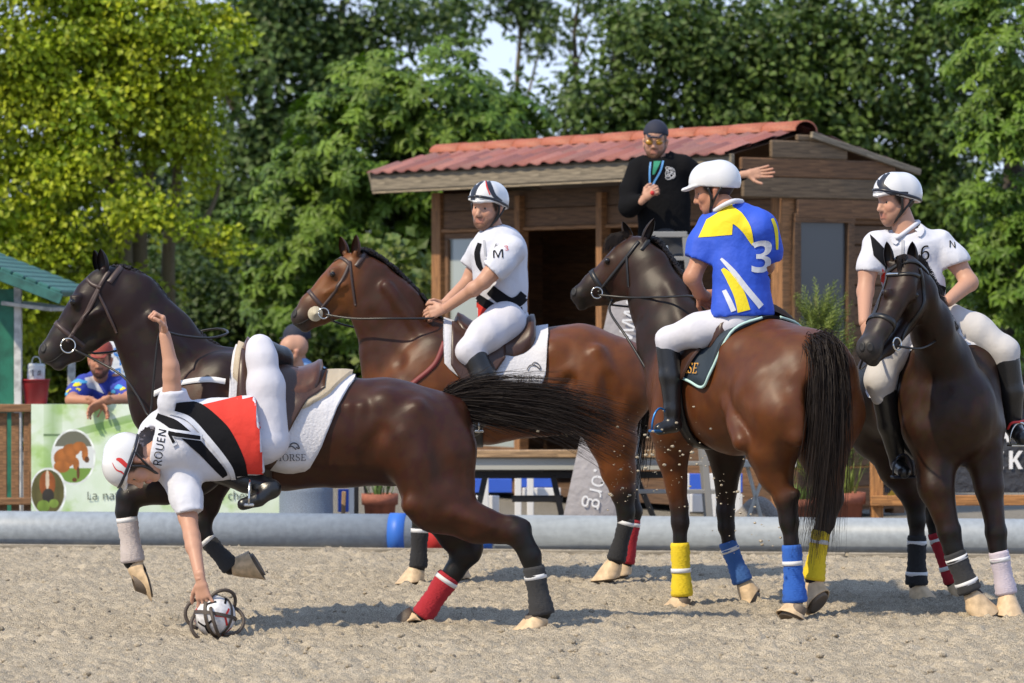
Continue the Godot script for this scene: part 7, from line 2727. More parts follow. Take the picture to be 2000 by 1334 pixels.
# ---------------------------------------------------------------- umpire and spectators
func make_umpire() -> Dictionary:
	var D := 25.1
	var d := {"D": D}
	var skin := SKIN
	var w := Color.WHITE
	d.c = at(1280, 278, D)
	d.up = Vector3(0.04, 1, 0.05)
	d.f = Vector3(-0.12, -0.12, 0.98)
	d.head = head_blob(d.c, d.up, d.f, skin, Color(0.06, 0.028, 0.014), 0.85, false, 1.02)
	var b := blob(0.0115)
	d.body = b
	chain(b, D, [[1282, 295, 0, 15], [1287, 318, 0, 17]], skin, 0.02)
	chain(b, D, [[1290, 350, -0.02, 36], [1296, 440, -0.02, 34]], skin, 0.03, Vector3(0, 0, 1), 0.5)
	chain(b, D, [[1235, 405, 0.1, 10], [1258, 388, 0.24, 8]], skin, 0.02)
	chain(b, D, [[1420, 350, -0.05, 9], [1456, 340, -0.02, 8]], skin, 0.02)
	d.hand1 = hand_blob(at(1258, 388, D - 0.25), Vector3(0.55, 0.55, 0.3), Vector3(0.3, -0.2, -0.9), 1.0, 1.1, 0.02, skin)
	d.hand2 = hand_blob(at(1458, 340, D - 0.02), Vector3(0.97, 0.1, 0.1), Vector3(0.1, 0.2, 1), 1.0, 0.12, 0.08, skin, 1.05)
	var s := blob(0.0115)
	d.jacket = s
	chain(s, D, [[1290, 345, 0, 54], [1296, 400, 0, 50], [1298, 462, 0, 52]], w, 0.05, Vector3(0, 0, 1), 0.6)
	chain(s, D, [[1284, 308, 0, 20], [1288, 325, 0, 40]], w, 0.04, Vector3(0, 0, 1), 0.8)
	chain(s, D, [[1250, 332, 0, 26], [1232, 370, 0.05, 21], [1229, 404, 0.1, 20], [1252, 392, 0.2, 14]], w, 0.03)
	chain(s, D, [[1332, 328, 0, 27], [1375, 352, -0.04, 20], [1412, 352, -0.06, 17], [1450, 341, -0.02, 12]], w, 0.03)
	s.slice(at(1296, 464, D), Vector3(0, -1, 0), 0.3)
	s.slice(at(1284, 304, D), Vector3(-0.1, 1, 0.3), 0.09)
	var p := blob(0.0125)
	d.pants = p
	chain(p, D, [[1298, 460, 0, 46], [1300, 500, -0.04, 46]], w, 0.04, Vector3(0, 0, 1), 0.7)
	for x in [-1.0, 1.0]:
		chain(p, D, [[1300 + x * 20, 500, -0.04, 27], [1302 + x * 24, 520, 0.30, 22], [1302 + x * 24, 600, 0.30, 17], [1302 + x * 24, 672, 0.28, 14]], w, 0.03)
		var bo := blob(0.012)
		d["shoe%d" % int(x + 1)] = bo
		chain(bo, D, [[1302 + x * 24, 675, 0.26, 14], [1302 + x * 26, 682, 0.42, 11]], w, 0.02)
	var c := blob(0.006, 0)
	d.cap = c
	c.cap(d.c + d.up * 0.06 - d.f * 0.03, d.c + d.up * 0.062 + d.f * 0.012, 0.098, 0.096, w, 0.02, Vector3(1, 0, 0), 0.9)
	c.slice(d.c + d.up * 0.05, -d.up + d.f * 0.12, 0.2)
	c.cap(d.c + d.up * 0.058 + d.f * 0.075, d.c + d.up * 0.045 + d.f * 0.13, 0.062, 0.05, w, 0.01, d.up, 0.16)
	return d

func dress_umpire(d: Dictionary) -> void:
	var D: float = d.D
	var p := thing("person", "umpire in a black jacket, navy cap and yellow sunglasses, arm stretched out", "person", at(1298, 500, D))
	part(p, "body", blob_mesh([d.body, d.head, d.hand1, d.hand2]), mats["skin"])
	part(p, "trousers", blob_mesh([d.pants]), mat("trousers_dark", lin(0.02, 0.021, 0.025), 0.85))
	part(p, "shoe", blob_mesh([d.shoe0]), mats["boot"])
	part(p, "shoe", blob_mesh([d.shoe2]), mats["boot"])
	var j := part(p, "jacket", blob_mesh([d.jacket]), mats["cloth_black"])
	part(p, "cap", blob_mesh([d.cap]), mat("cap_navy", lin(0.014, 0.017, 0.035), 0.8))
	var r := Vector3(1, 0, 0)
	var f: Vector3 = d.f
	var lens := mat("lens_yellow", lin(0.42, 0.20, 0.008), 0.08, {"coat": 0.8})
	var gl := Node3D.new()
	gl.name = "sunglasses"
	p.add_child(gl, true)
	for s in [-1.0, 1.0]:
		var o: Vector3 = d.c + f * 0.103 + d.up * 0.008 + r * s * 0.034
		part(gl, "lens", lathe_mesh(o, f, [[0.0, 0.0], [0.0, 0.027], [0.006, 0.024], [0.009, 0.0]], 16, d.up, 0.72), lens)
		cord(gl, "temple", [o + r * s * 0.026, d.c + r * s * 0.078 + d.up * 0.012 + f * 0.03, d.c + r * s * 0.08 + d.up * 0.012], 0.003, mats["strap_black"], 8)
	# green shirt at the neck, lanyard and medal
	var V := Vector3(0, 0, -1)
	var s: Blob = d.jacket
	part(j, "shirt_front", patch_mesh(s, [at(1276, 316, D), at(1290, 316, D), at(1277, 342, D), at(1273, 342, D)], V, 0.003, 6, 8), mat("cloth_green", lin(0.02, 0.22, 0.13), 0.8))
	part(j, "lanyard", band_mesh(s, [at(1294, 316, D), at(1288, 336, D), at(1276, 358, D), at(1270, 374, D)], [0.006, 0.006, 0.006, 0.005], V, 0.006, 18, 2), mat("lanyard_blue", lin(0.10, 0.30, 0.62), 0.6))
	part(j, "lanyard", band_mesh(s, [at(1270, 318, D), at(1268, 340, D), at(1269, 372, D)], [0.005, 0.006, 0.005], V, 0.006, 18, 2), mats["lanyard_blue"])
	part(p, "whistle", lathe_mesh(at(1274, 377, D - 0.3), Vector3(0.2, 0, 1), [[0.0, 0.0], [0.0, 0.016], [0.008, 0.016], [0.012, 0.0]], 14), mats["print_red"])
	# embroidered emblem: loops of white thread
	var e = mats["tape_white"]
	for q in [[1311, 328, 8, 4, 0.5], [1315, 334, 7, 9, 0.0], [1311, 342, 8, 5, -0.4], [1317, 340, 5, 6, 0.8], [1309, 334, 5, 9, 0.3]]:
		var pts := []
		for k in 17:
			var a := TAU * k / 16.0
			var x: float = cos(a) * q[2]
			var y: float = sin(a) * q[3]
			var h := s.ray(at(q[0] + x * cos(q[4]) - y * sin(q[4]), q[1] + x * sin(q[4]) + y * cos(q[4]), D - 0.4), V, 0.8)
			if h != Vector3.INF:
				pts.append(h + Vector3(0, 0, 0.003))
		if pts.size() > 3:
			part(j, "emblem", tube_mesh(pts, radii_of(pts.size(), 0.0026, 0.0026), 5), e)

func make_spectator_1() -> Dictionary:
	var D := 25.5
	var d := {"D": D}
	var skin := SKIN2
	var w := Color.WHITE
	d.c = at(196, 704, D - 0.12)
	d.up = Vector3(0.03, 1, 0.12)
	d.f = Vector3(0.0, -0.15, 0.98)
	d.head = head_blob(d.c, d.up, d.f, skin, Color(0.03, 0.018, 0.012), 0.85)
	var b := blob(0.012)
	d.body = b
	chain(b, D, [[197, 722, 0.08, 14], [198, 745, 0.0, 16]], skin, 0.02)
	chain(b, D, [[198, 770, -0.05, 30], [200, 900, -0.1, 28]], skin, 0.03)
	chain(b, D, [[150, 765, 0.2, 12], [140, 782, 0.42, 12], [178, 783, 0.52, 9]], skin, 0.02)
	chain(b, D, [[245, 765, 0.2, 12], [252, 780, 0.42, 12], [205, 782, 0.54, 9]], skin, 0.02)
	for x in [-1.0, 1.0]:
		chain(b, D, [[200 + x * 18, 900, -0.15, 18], [200 + x * 20, 1030, -0.2, 12]], skin, 0.02)
	d.hand1 = hand_blob(at(180, 783, D - 0.53), Vector3(0.85, -0.45, 0.1), Vector3(0, -0.6, 0.5), 1.0, 0.4, 0.05, skin)
	d.hand2 = hand_blob(at(204, 782, D - 0.55), Vector3(-0.85, -0.5, 0.1), Vector3(0, -0.6, 0.5), -1.0, 0.4, 0.05, skin)
	var s := blob(0.011)
	d.shirt = s
	chain(s, D, [[198, 762, 0.0, 42], [200, 830, -0.06, 40], [200, 900, -0.1, 40]], w, 0.05, Vector3(0, 0, 1), 0.65)
	chain(s, D, [[198, 738, 0.02, 20], [198, 750, 0.0, 36]], w, 0.04, Vector3(0, 0, 1), 0.8)
	chain(s, D, [[166, 752, 0.06, 22], [150, 766, 0.22, 19], [146, 772, 0.30, 18]], w, 0.03)
	chain(s, D, [[230, 752, 0.06, 22], [246, 764, 0.22, 19], [248, 772, 0.30, 18]], w, 0.03)
	var p := blob(0.013)
	d.pants = p
	for x in [-1.0, 1.0]:
		chain(p, D, [[200 + x * 16, 895, -0.12, 26], [200 + x * 20, 1000, -0.18, 18], [200 + x * 20, 1038, -0.2, 17]], w, 0.03)
	var c := blob(0.006, 0)
	d.cap = c
	c.cap(d.c + d.up * 0.06 - d.f * 0.03, d.c + d.up * 0.062 + d.f * 0.012, 0.098, 0.096, w, 0.02, Vector3(1, 0, 0), 0.9)
	c.slice(d.c + d.up * 0.05, -d.up + d.f * 0.12, 0.2)
	c.cap(d.c + d.up * 0.058 + d.f * 0.075, d.c + d.up * 0.045 + d.f * 0.13, 0.062, 0.05, w, 0.01, d.up, 0.16)
	return d

func dress_spectator_1(d: Dictionary) -> void:
	var D: float = d.D
	var g := at(200, 1040, D)
	var p := thing("person", "bearded spectator in a red cap and flowered shirt leaning on the banner fence", "person", Vector3(g.x, -0.07, g.z), "spectators behind the fence")
	part(p, "body", blob_mesh([d.body, d.head, d.hand1, d.hand2]), mats["skin"])
	eyes_of(p, d.c, d.up, d.f)
	var sh := part(p, "shirt", blob_mesh([d.shirt]), mat("shirt_flower", lin(0.03, 0.05, 0.34), 0.8))
	part(p, "trousers", blob_mesh([d.pants]), mat("jeans", lin(0.03, 0.045, 0.09), 0.85))
	part(p, "cap", blob_mesh([d.cap]), mat("cap_red", lin(0.28, 0.05, 0.035), 0.8))
	var s: Blob = d.shirt
	var V := Vector3(0, 0, -1)
	part(sh, "white_panel", patch_mesh(s, [at(170, 738, D), at(186, 734, D), at(206, 768, D), at(178, 756, D)], V, 0.003, 8, 8), mats["print_white"])
	var fl := [[mats["cloth_yellow"], [[150, 762, 9, 7], [160, 750, 7, 8], [162, 760, 6, 5], [248, 768, 7, 5], [154, 772, 7, 4], [250, 758, 5, 5]]], [mat("flower_cyan", lin(0.06, 0.33, 0.62), 0.8), [[158, 744, 10, 6], [240, 755, 9, 8], [142, 768, 5, 5], [228, 764, 6, 6], [170, 746, 6, 5]]], [mat("flower_orange", lin(0.55, 0.22, 0.10), 0.8), [[230, 732, 8, 7], [226, 770, 4, 4], [218, 768, 4, 6]]]]
	for q in fl:
		for e in q[1]:
			part(sh, "print", band_mesh(s, [at(e[0] - e[2], e[1] + 2, D), at(e[0], e[1] - 1, D), at(e[0] + e[2], e[1], D)], [0.004, e[3] * D / FPX * 0.6, 0.006], V, 0.003, 12, 4), q[0])

# a simpler standing spectator, mostly hidden
func make_plain(D: float, hx: float, hy: float, f: Vector3, bald: bool, hairc: Color, sk: Color) -> Dictionary:
	var d := {"D": D, "hx": hx}
	d.c = at(hx, hy, D)
	d.up = Vector3(0, 1, 0.05)
	d.f = f
	var s := D / FPX
	var w := Color.WHITE
	d.head = head_blob(d.c, d.up, f, sk, hairc, 0.2, bald)
	var b := blob(0.012)
	d.body = b
	var q := func(dx: float, y: float, z: float) -> Vector3: return Vector3(d.c.x + dx, y + d.c.y, d.c.z + z)
	b.cap(q.call(0, -0.09, -0.02), q.call(0, -0.2, -0.03), 0.055, 0.06, sk, 0.02)
	b.cap(q.call(0, -0.3, -0.03), q.call(0, -0.65, -0.03), 0.12, 0.11, sk, 0.03)
	var t := blob(0.012)
	d.shirt = t
	t.cap(q.call(0, -0.27, -0.03), q.call(0, -0.70, -0.03), 0.17, 0.165, w, 0.05, Vector3(0, 0, 1), 0.72)
	t.cap(q.call(0, -0.17, -0.02), q.call(0, -0.22, -0.03), 0.075, 0.13, w, 0.04, Vector3(0, 0, 1), 0.8)
	for x in [-1.0, 1.0]:
		t.cap(q.call(x * 0.17, -0.24, -0.03), q.call(x * 0.24, -0.48, 0.0), 0.075, 0.06, w, 0.03)
		b.cap(q.call(x * 0.24, -0.46, 0.0), q.call(x * 0.20, -0.70, 0.14), 0.045, 0.035, sk, 0.02)
		b.cap(q.call(x * 0.08, -0.7, -0.03), q.call(x * 0.09, -d.c.y + 0.0, -0.03), 0.08, 0.05, sk, 0.02)
		d["hand%d" % int(x + 1)] = hand_blob(q.call(x * 0.20, -0.70, 0.14), Vector3(-x * 0.3, -0.7, 0.5), Vector3(-x, 0, 0.2), x, 0.4, 0.03, sk)
	var p := blob(0.014)
	d.pants = p
	for x in [-1.0, 1.0]:
		p.cap(q.call(x * 0.075, -0.72, -0.03), q.call(x * 0.09, -d.c.y + 0.02, -0.03), 0.11, 0.07, w, 0.03)
	return d

func dress_plain(d: Dictionary, label: String, shirt: Material) -> Node3D:
	var p := thing("person", label, "person", Vector3(d.c.x, -0.07, d.c.z), "spectators behind the fence")
	part(p, "body", blob_mesh([d.body, d.head, d.hand0, d.hand2]), mats["skin"])
	eyes_of(p, d.c, d.up, d.f)
	part(p, "shirt", blob_mesh([d.shirt]), shirt)
	part(p, "trousers", blob_mesh([d.pants]), mats["jeans"])
	return p
# ---------------------------------------------------------------- ball
func make_ball() -> void:
	var D := 17.28
	var c := at(420, 1214, D)
	var R := 0.100
	c.y = R + 0.012
	var t := thing("horse_ball", "white and red football in a harness of leather loops on the sand", "ball", Vector3(c.x, 0, c.z))
	var sm := SphereMesh.new()
	sm.radius = R; sm.height = R * 2; sm.radial_segments = 32; sm.rings = 16
	piece(t, "ball", sm, mat("ball_white", lin(0.72, 0.70, 0.70), 0.35, {"tex": tex.coarse, "scale": 4.0}), Transform3D(Basis.IDENTITY, c))
	rng.seed = 3
	var phi := (1.0 + sqrt(5.0)) / 2.0
	var tilt_b := Basis.from_euler(Vector3(0.5, 0.7, 0.25))
	for v in [Vector3(0, 1, phi), Vector3(0, -1, phi), Vector3(phi, 0, 1), Vector3(-phi, 0, 1), Vector3(1, phi, 0), Vector3(-1, phi, 0), Vector3(1, -phi, 0), Vector3(-1, -phi, 0), Vector3(0, 1, -phi), Vector3(0, -1, -phi), Vector3(phi, 0, -1), Vector3(-phi, 0, -1)]:
		var n: Vector3 = tilt_b * v.normalized()
		var u := n.cross(Vector3(0.3, 0.9, 0.2)).normalized()
		var w := n.cross(u)
		var st := st_new()
		st.set_smooth_group(0)
		for k in 3:
			var a := TAU * k / 3.0
			var d := u * cos(a) + w * sin(a)
			var e := n.cross(d)
			for j in 4:
				var q := []
				for f in [[j, -1], [j + 1, -1], [j + 1, 1], [j, 1]]:
					var ang = 0.12 * f[0]
					var p: Vector3 = (n * cos(ang) + d * sin(ang) + e * f[1] * 0.055).normalized()
					q.append(c + p * (R + 0.0012))
				quad4(st, q[0], q[1], q[2], q[3])
		st.generate_normals()
		part(t, "print", st.commit(), [mats["print_red"], mats["print_black"]][rng.randi() % 2])
	# harness: three bands round the ball and standing loops
	var lm := mat("ball_leather", lin(0.075, 0.055, 0.042), 0.6, {"tex": tex.fine, "scale": 8.0})
	var axes := [Vector3(0.9, 0.2, 0.35), Vector3(0.15, 0.95, -0.2), Vector3(-0.55, 0.25, 0.8)]
	for k in 3:
		var n: Vector3 = axes[k].normalized()
		var u := n.cross(Vector3(0.31, 0.2, 0.9)).normalized()
		var w := n.cross(u)
		var st := st_new()
		st.set_smooth_group(0)
		for j in 36:
			var q := []
			for f in [[j, -1], [j + 1, -1], [j + 1, 1], [j, 1]]:
				var a = TAU * f[0] / 36.0
				q.append(c + (u * cos(a) + w * sin(a)) * (R + 0.0045) + n * f[1] * 0.0085)
			quad4(st, q[0], q[1], q[2], q[3])
		st.generate_normals()
		part(t, "band", st.commit(), lm)
	for q in [[Vector3(-1, 0.15, 0.1), Vector3(0, 0.2, 1)], [Vector3(1, -0.35, 0.15), Vector3(0.2, 0.4, 1)], [Vector3(0.45, 0.85, 0.2), Vector3(0.6, -0.2, 1)], [Vector3(0.1, -0.3, 1), Vector3(1, 0.3, 0)], [Vector3(-0.6, -0.6, 0.5), Vector3(0.5, 0.5, 1)], [Vector3(0.2, 0.1, -1), Vector3(1, 0.2, 0)]]:
		var o: Vector3 = q[0].normalized()
		var nn: Vector3 = q[1]
		var tn := nn.cross(o).normalized()
		var pts := []
		for i in 15:
			var a := PI * i / 14.0
			var rr := R + 0.002 + 0.042 * sin(a)
			pts.append(c + (o * cos((a - PI / 2) * 0.5) + tn * sin((a - PI / 2) * 0.5)).normalized() * rr)
		if (c + o * (R + 0.05)).y < 0.0:
			continue
		part(t, "loop", tube_mesh(pts, radii_of(15, 0.009, 0.009), 7), lm)

# ---------------------------------------------------------------- things behind the pipe
func pot(called: String, label: String, c: Vector3, h: float, r: float, m: Material, leaf: Array, nleaf: int, lh: float) -> Node3D:
	var t := thing(called, label, "plant", c)
	part(t, "pot", lathe_mesh(c, Vector3.UP, [[0.0, 0.0], [0.0, r * 0.68], [h * 0.8, r * 0.92], [h * 0.8, r * 1.05], [h, r * 1.07], [h, r * 0.92], [h * 0.9, r * 0.9], [h * 0.88, 0.0]], 24), m)
	var st := st_new()
	st.set_smooth_group(-1)
	rng.seed = int(c.x * 100) + 900
	for i in nleaf:
		var a := rng.randf() * TAU
		var d := Vector3(cos(a), 0, sin(a))
		var o := c + Vector3(0, h * 0.88, 0) + d * rng.randf() * r * 0.7
		var dir := (Vector3.UP * 1.4 + d * rng.randf_range(0.1, 0.9)).normalized()
		leaf_into(st, o, dir, d.cross(dir).cross(dir).normalized() * -1.0, lh * rng.randf_range(0.5, 1.1), 0.007, rng.randf_range(0, 0.06), Color(1, 1, 1))
	st.generate_normals()
	part(t, "leaves", st.commit(), mat("grass_leaf%d" % int(leaf[1] * 1000), lin(leaf[0], leaf[1], leaf[2]), 0.6))
	return t

func make_things() -> void:
	var terra := mat("terracotta", lin(0.33, 0.11, 0.065), 0.8, {"tex": tex.coarse, "scale": 2.0})
	var g := func(x: float, d: float) -> Vector3: var p := at(x, 1000, d); return Vector3(p.x, -0.07, p.z)
	var p1 := pot("potted_grass", "terracotta pot with thin grass beside the orange fence post", g.call(1650, 24.6), 0.40, 0.135, terra, [0.16, 0.20, 0.03], 60, 0.28)
	pot("potted_plant", "low terracotta pot half hidden by the horse's tail", g.call(1562, 24.9), 0.34, 0.13, terra, [0.10, 0.19, 0.02], 50, 0.15)
	pot("potted_plant", "terracotta pot beyond the galloping horse's belly", g.call(742, 24.8), 0.38, 0.12, terra, [0.08, 0.14, 0.03], 40, 0.2)
	# conifer in front of the gable window
	var cb: Vector3 = g.call(1600, 27.0)
	var ct := thing("conifer", "bright green young conifer in front of the cabin's gable window", "plant", cb)
	part(ct, "stem", tube_mesh([cb, cb + Vector3(0.02, 0.9, 0), cb + Vector3(-0.03, 1.75, 0)], [0.035, 0.022, 0.006], 7), mats["bark"])
	var mm := MultiMesh.new()
	mm.transform_format = MultiMesh.TRANSFORM_3D
	mm.use_colors = true
	mm.mesh = frond_mesh()
	var xs := []
	rng.seed = 41
	for i in 420:
		var f := pow(rng.randf(), 0.85)
		var y := lerpf(0.3, 1.62, f)
		var rad := lerpf(0.34, 0.04, pow(f, 1.1)) * rng.randf_range(0.25, 1.0)
		var a := rng.randf() * TAU
		var o := Vector3(cos(a) * rad, y + rad * 0.3, sin(a) * rad * 0.8)
		var up := (Vector3(cos(a), 1.5, sin(a) * 0.8) + Vector3(rng.randfn(), 0, rng.randfn()) * 0.2).normalized()
		var x := up.cross(Vector3(sin(a), 0.1, cos(a))).normalized()
		xs.append(Transform3D(Basis(x, up, x.cross(up)).scaled(Vector3.ONE * rng.randf_range(0.6, 1.2)), cb + o))
	mm.instance_count = xs.size()
	for i in xs.size():
		mm.set_instance_transform(i, xs[i])
		var v := rng.randf_range(0.7, 1.2)
		mm.set_instance_color(i, Color(0.15 * v, 0.20 * v, 0.02 * v))
	var mi := MultiMeshInstance3D.new()
	mi.name = "crown"
	mi.multimesh = mm
	mi.material_override = mat("leaf_frond", Color.WHITE, 0.6, {"vc": true, "back": Color(0.2, 0.25, 0.05)})
	ct.add_child(mi, true)
	mi.transform = frame_of(ct).affine_inverse()
	mi.set_meta("kind", "stuff")
	# picnic table: timber top, steel frame
	var steel := mat("frame_black", lin(0.012, 0.012, 0.014), 0.4)
	var pale := mat("frame_pale", lin(0.42, 0.42, 0.38), 0.6)
	var top := wood("table_top", lin(0.46, 0.31, 0.18))
	var d := 25.0
	var t := thing("picnic_table", "timber topped table on a black steel frame behind the pipe", "table", g.call(1090, d))
	for k in 4:
		bar(t, "plank", at(862, 886, d + k * 0.16), at(1318, 886, d + k * 0.16), 0.15, 0.05, top)
	bar(t, "apron", at(862, 906, d - 0.02), at(1318, 906, d - 0.02), 0.04, 0.085, pale)
	bar(t, "frame", at(862, 927, d + 0.1), at(1318, 927, d + 0.1), 0.05, 0.05, steel)
	bar(t, "frame", at(965, 918, d + 0.02), at(1062, 918, d + 0.02), 0.05, 0.03, steel)
	for q in [[948, 928, 918, 1016], [1080, 928, 1110, 1016], [1240, 925, 1300, 1016], [1240, 925, 1205, 1016], [872, 928, 905, 1016]]:
		bar(t, "leg", at(q[0], q[1], d + 0.1), at(q[2], q[3], d + 0.1) * Vector3(1, 0, 1) + Vector3(0, -0.07, 0), 0.06, 0.04, steel)
	bar(t, "brace", at(1000, 974, d + 0.1), at(1100, 974, d + 0.1), 0.04, 0.045, steel)
	# blue and white boards standing behind
	var blue := mat("board_blue", lin(0.035, 0.11, 0.55), 0.5)
	var white := mat("board_white", lin(0.72, 0.72, 0.72), 0.6)
	var bt := thing("jump_filler", "low blue and white show jumping boards under the table", "board", g.call(1010, 27.2))
	for q in [[905, 1000, 935, 962], [1012, 1080, 930, 952], [1330, 1450, 925, 962], [660, 700, 955, 1000]]:
		var a := at(q[0], q[2], 27.0)
		var b := at(q[1], q[3], 27.0)
		piece(bt, "blue_board", box_mesh(Vector3(b.x - a.x, a.y - b.y, 0.03), 0.004), blue, Transform3D(Basis.IDENTITY, (a + b) / 2))
	for q in [[1020, 1095, 953, 975], [880, 975, 968, 1010], [1330, 1450, 965, 1000]]:
		var a := at(q[0], q[2], 26.95)
		var b := at(q[1], q[3], 26.95)
		piece(bt, "white_board", box_mesh(Vector3(b.x - a.x, a.y - b.y, 0.03), 0.004), white, Transform3D(Basis.IDENTITY, (a + b) / 2))
	for x in [948.0, 1012.0, 1036.0, 1340.0, 1392.0, 688.0, 1440.0]:
		var a := at(x, 925, 26.85)
		bar(bt, "white_post", Vector3(a.x, -0.07, a.z), a, 0.05, 0.05, white, Vector3(1, 0, 0))
	# grey barrel
	var bc: Vector3 = g.call(598, 24.7)
	var br := thing("barrel", "grey plastic barrel beside the printed banner", "barrel", bc)
	part(br, "drum", lathe_mesh(bc, Vector3.UP, [[0.0, 0.0], [0.0, 0.17], [0.1, 0.182], [0.16, 0.186], [0.17, 0.192], [0.19, 0.192], [0.20, 0.186], [0.4, 0.186], [0.47, 0.18], [0.475, 0.16], [0.46, 0.0]], 28), mat("barrel", lin(0.22, 0.27, 0.35), 0.6, {"tex": tex.speck, "scale": 1.5}))
	part(br, "lid", lathe_mesh(bc + Vector3(0, 0.472, 0), Vector3.UP, [[0.0, 0.19], [0.02, 0.19], [0.025, 0.17], [0.03, 0.0]], 28), mats["barrel"])
	# folding stand
	var fs := thing("folding_stand", "black and timber folding stand between barrel and pot", "stand", g.call(700, 25.0))
	for q in [[668, 672, 960], [696, 696, 950]]:
		var a := at(q[1], q[2], 25.0)
		var b: Vector3 = g.call(q[0], 25.0)
		bar(fs, "leg", b, a, 0.05, 0.03, [top, steel][int(q[0] > 680)], Vector3(1, 0, 0))
	for q in [[715, 735, 945], [732, 712, 945]]:
		bar(fs, "strut", g.call(q[0], 25.02), at(q[1], q[2], 25.02), 0.025, 0.02, steel, Vector3(1, 0, 0))
	bar(fs, "rail", at(664, 948, 25.03), at(738, 944, 25.03), 0.03, 0.03, steel)
	# white trestle and a boulder
	var ws := thing("white_trestle", "white folding trestle behind the blue and yellow wrapped horse", "trestle", g.call(1470, 25.2))
	for q in [[1442, 1500, 935], [1500, 1458, 935]]:
		bar(ws, "leg", g.call(q[0], 25.2), at(q[1], q[2] - 30, 25.25), 0.05, 0.025, pale, Vector3(1, 0, 0))
	bar(ws, "top", at(1435, 905, 25.22), at(1555, 905, 25.22), 0.12, 0.05, pale)
	var bo := Blob.new()
	bo.cell = 0.02
	var rk: Vector3 = g.call(1476, 25.6)
	bo.cap(rk + Vector3(-0.06, 0.08, 0), rk + Vector3(0.08, 0.1, 0), 0.15, 0.13, Color.WHITE, 0.05)
	bo.ball(rk + Vector3(0.02, 0.2, 0), 0.12, Color.WHITE, 0.06)
	bo.compute()
	var rock := part(self, numbered("boulder"), blob_mesh([bo]), mat("rock", lin(0.33, 0.30, 0.27), 0.9, {"tex": tex.speck, "scale": 1.0, "norm": tex.bump, "nscale": 1.0}))
	tag(rock, "rounded grey boulder behind the white trestle", "boulder")
	make_flags()
	make_chair()
	make_clods()

func frond_mesh() -> ArrayMesh:
	var st := st_new()
	rng.seed = 19
	for k in 44:
		var f := k / 44.0
		var a := k * 2.4
		var d := (Vector3(cos(a), 0.8, sin(a))).normalized()
		leaf_into(st, Vector3(0, f * 0.26, 0), d, Vector3(-d.x, 1, -d.z).normalized(), 0.06 * (1.1 - f * 0.7), 0.0035, 0.0, Color(1, 1, 1))
	st.generate_normals()
	return st.commit()

func flag_sheet(bl: Array, tr: Array, d: float, bulge: float, w0: float, w1: float) -> ArrayMesh:
	# a blade between bottom and top points, widths in px
	var st := st_new()
	st.set_smooth_group(0)
	var g := []
	for i in 21:
		var f := i / 20.0
		var row := []
		var wd := lerpf(w0, w1, f)
		if f > 0.85:
			wd *= sqrt(maxf(0.0, 1.0 - pow((f - 0.85) / 0.15, 2.0)))
		for j in 7:
			var u := j / 6.0
			row.append(at(lerpf(bl[0], tr[0], f) + (u - 0.5) * wd, lerpf(bl[1], tr[1], f), d - bulge * sin(u * PI) * 0.5 - 0.02 * sin(f * 9.0)))
		g.append(row)
	for i in 20:
		for j in 6:
			quad4(st, g[i][j], g[i + 1][j], g[i + 1][j + 1], g[i][j + 1])
	st.generate_normals()
	return st.commit()

func make_flags() -> void:
	var d := 24.45
	var cloth := mat("flag_grey", lin(0.36, 0.34, 0.35), 0.7, {"norm": tex.folds, "nscale": 0.2})
	var wh := mat("flag_white", lin(0.78, 0.80, 0.84), 0.7, {"norm": tex.folds, "nscale": 0.2})
	var ink := mat("flag_ink", lin(0.76, 0.76, 0.77), 0.7)
	var fb := at(1160, 1000, d)
	var t := thing("feather_flag", "leaning grey feather flag with a white web address", "flag", Vector3(fb.x, -0.07, fb.z))
	part(t, "sheet", flag_sheet([1158, 1024], [1262, 480], d, 0.05, 122, 96), cloth)
	cord(t, "pole", [at(1212, 1030, d + 0.02), at(1240, 900, d + 0.02), at(1282, 700, d + 0.02), at(1310, 560, d + 0.02), at(1300, 480, d + 0.02)], 0.014, mats["pipe"], 20)
	var u := (at(1150, 1000, d) - at(1238, 600, d)).normalized()
	var v := Vector3(-u.y, u.x, 0)
	if v.x < 0:
		v = -v
	part(t, "lettering", text_mesh(null, "www.", at(1232, 628, d - 0.045), u, v, 0.125), ink)
	part(t, "lettering", text_mesh(null, ".org", at(1168, 955, d - 0.045), u, v, 0.115), ink)
	var d2 := 26.3
	var b2 := at(240, 1000, d2)
	var t2 := thing("feather_flag", "white feather flag with blue lettering behind the leaning spectator", "flag", Vector3(b2.x, -0.07, b2.z))
	part(t2, "sheet", flag_sheet([244, 960], [230, 600], d2, 0.04, 66, 60), wh)
	cord(t2, "pole", [Vector3(b2.x + 0.02, -0.07, b2.z), at(247, 900, d2 + 0.02), at(232, 600, d2 + 0.02)], 0.012, mats["pipe"], 12)
	part(t2, "lettering", text_mesh(null, "e-se", at(232, 696, d2 - 0.04), Vector3(0.03, 1, 0), Vector3(-1, 0.03, 0), 0.14), mat("flag_blue", lin(0.05, 0.22, 0.62), 0.7))
	part(t2, "lettering", text_mesh(null, "MENT", at(250, 700, d2 - 0.04), Vector3(0.03, 1, 0), Vector3(-1, 0.03, 0), 0.06), mat("flag_blue", lin(0.05, 0.22, 0.62), 0.7))

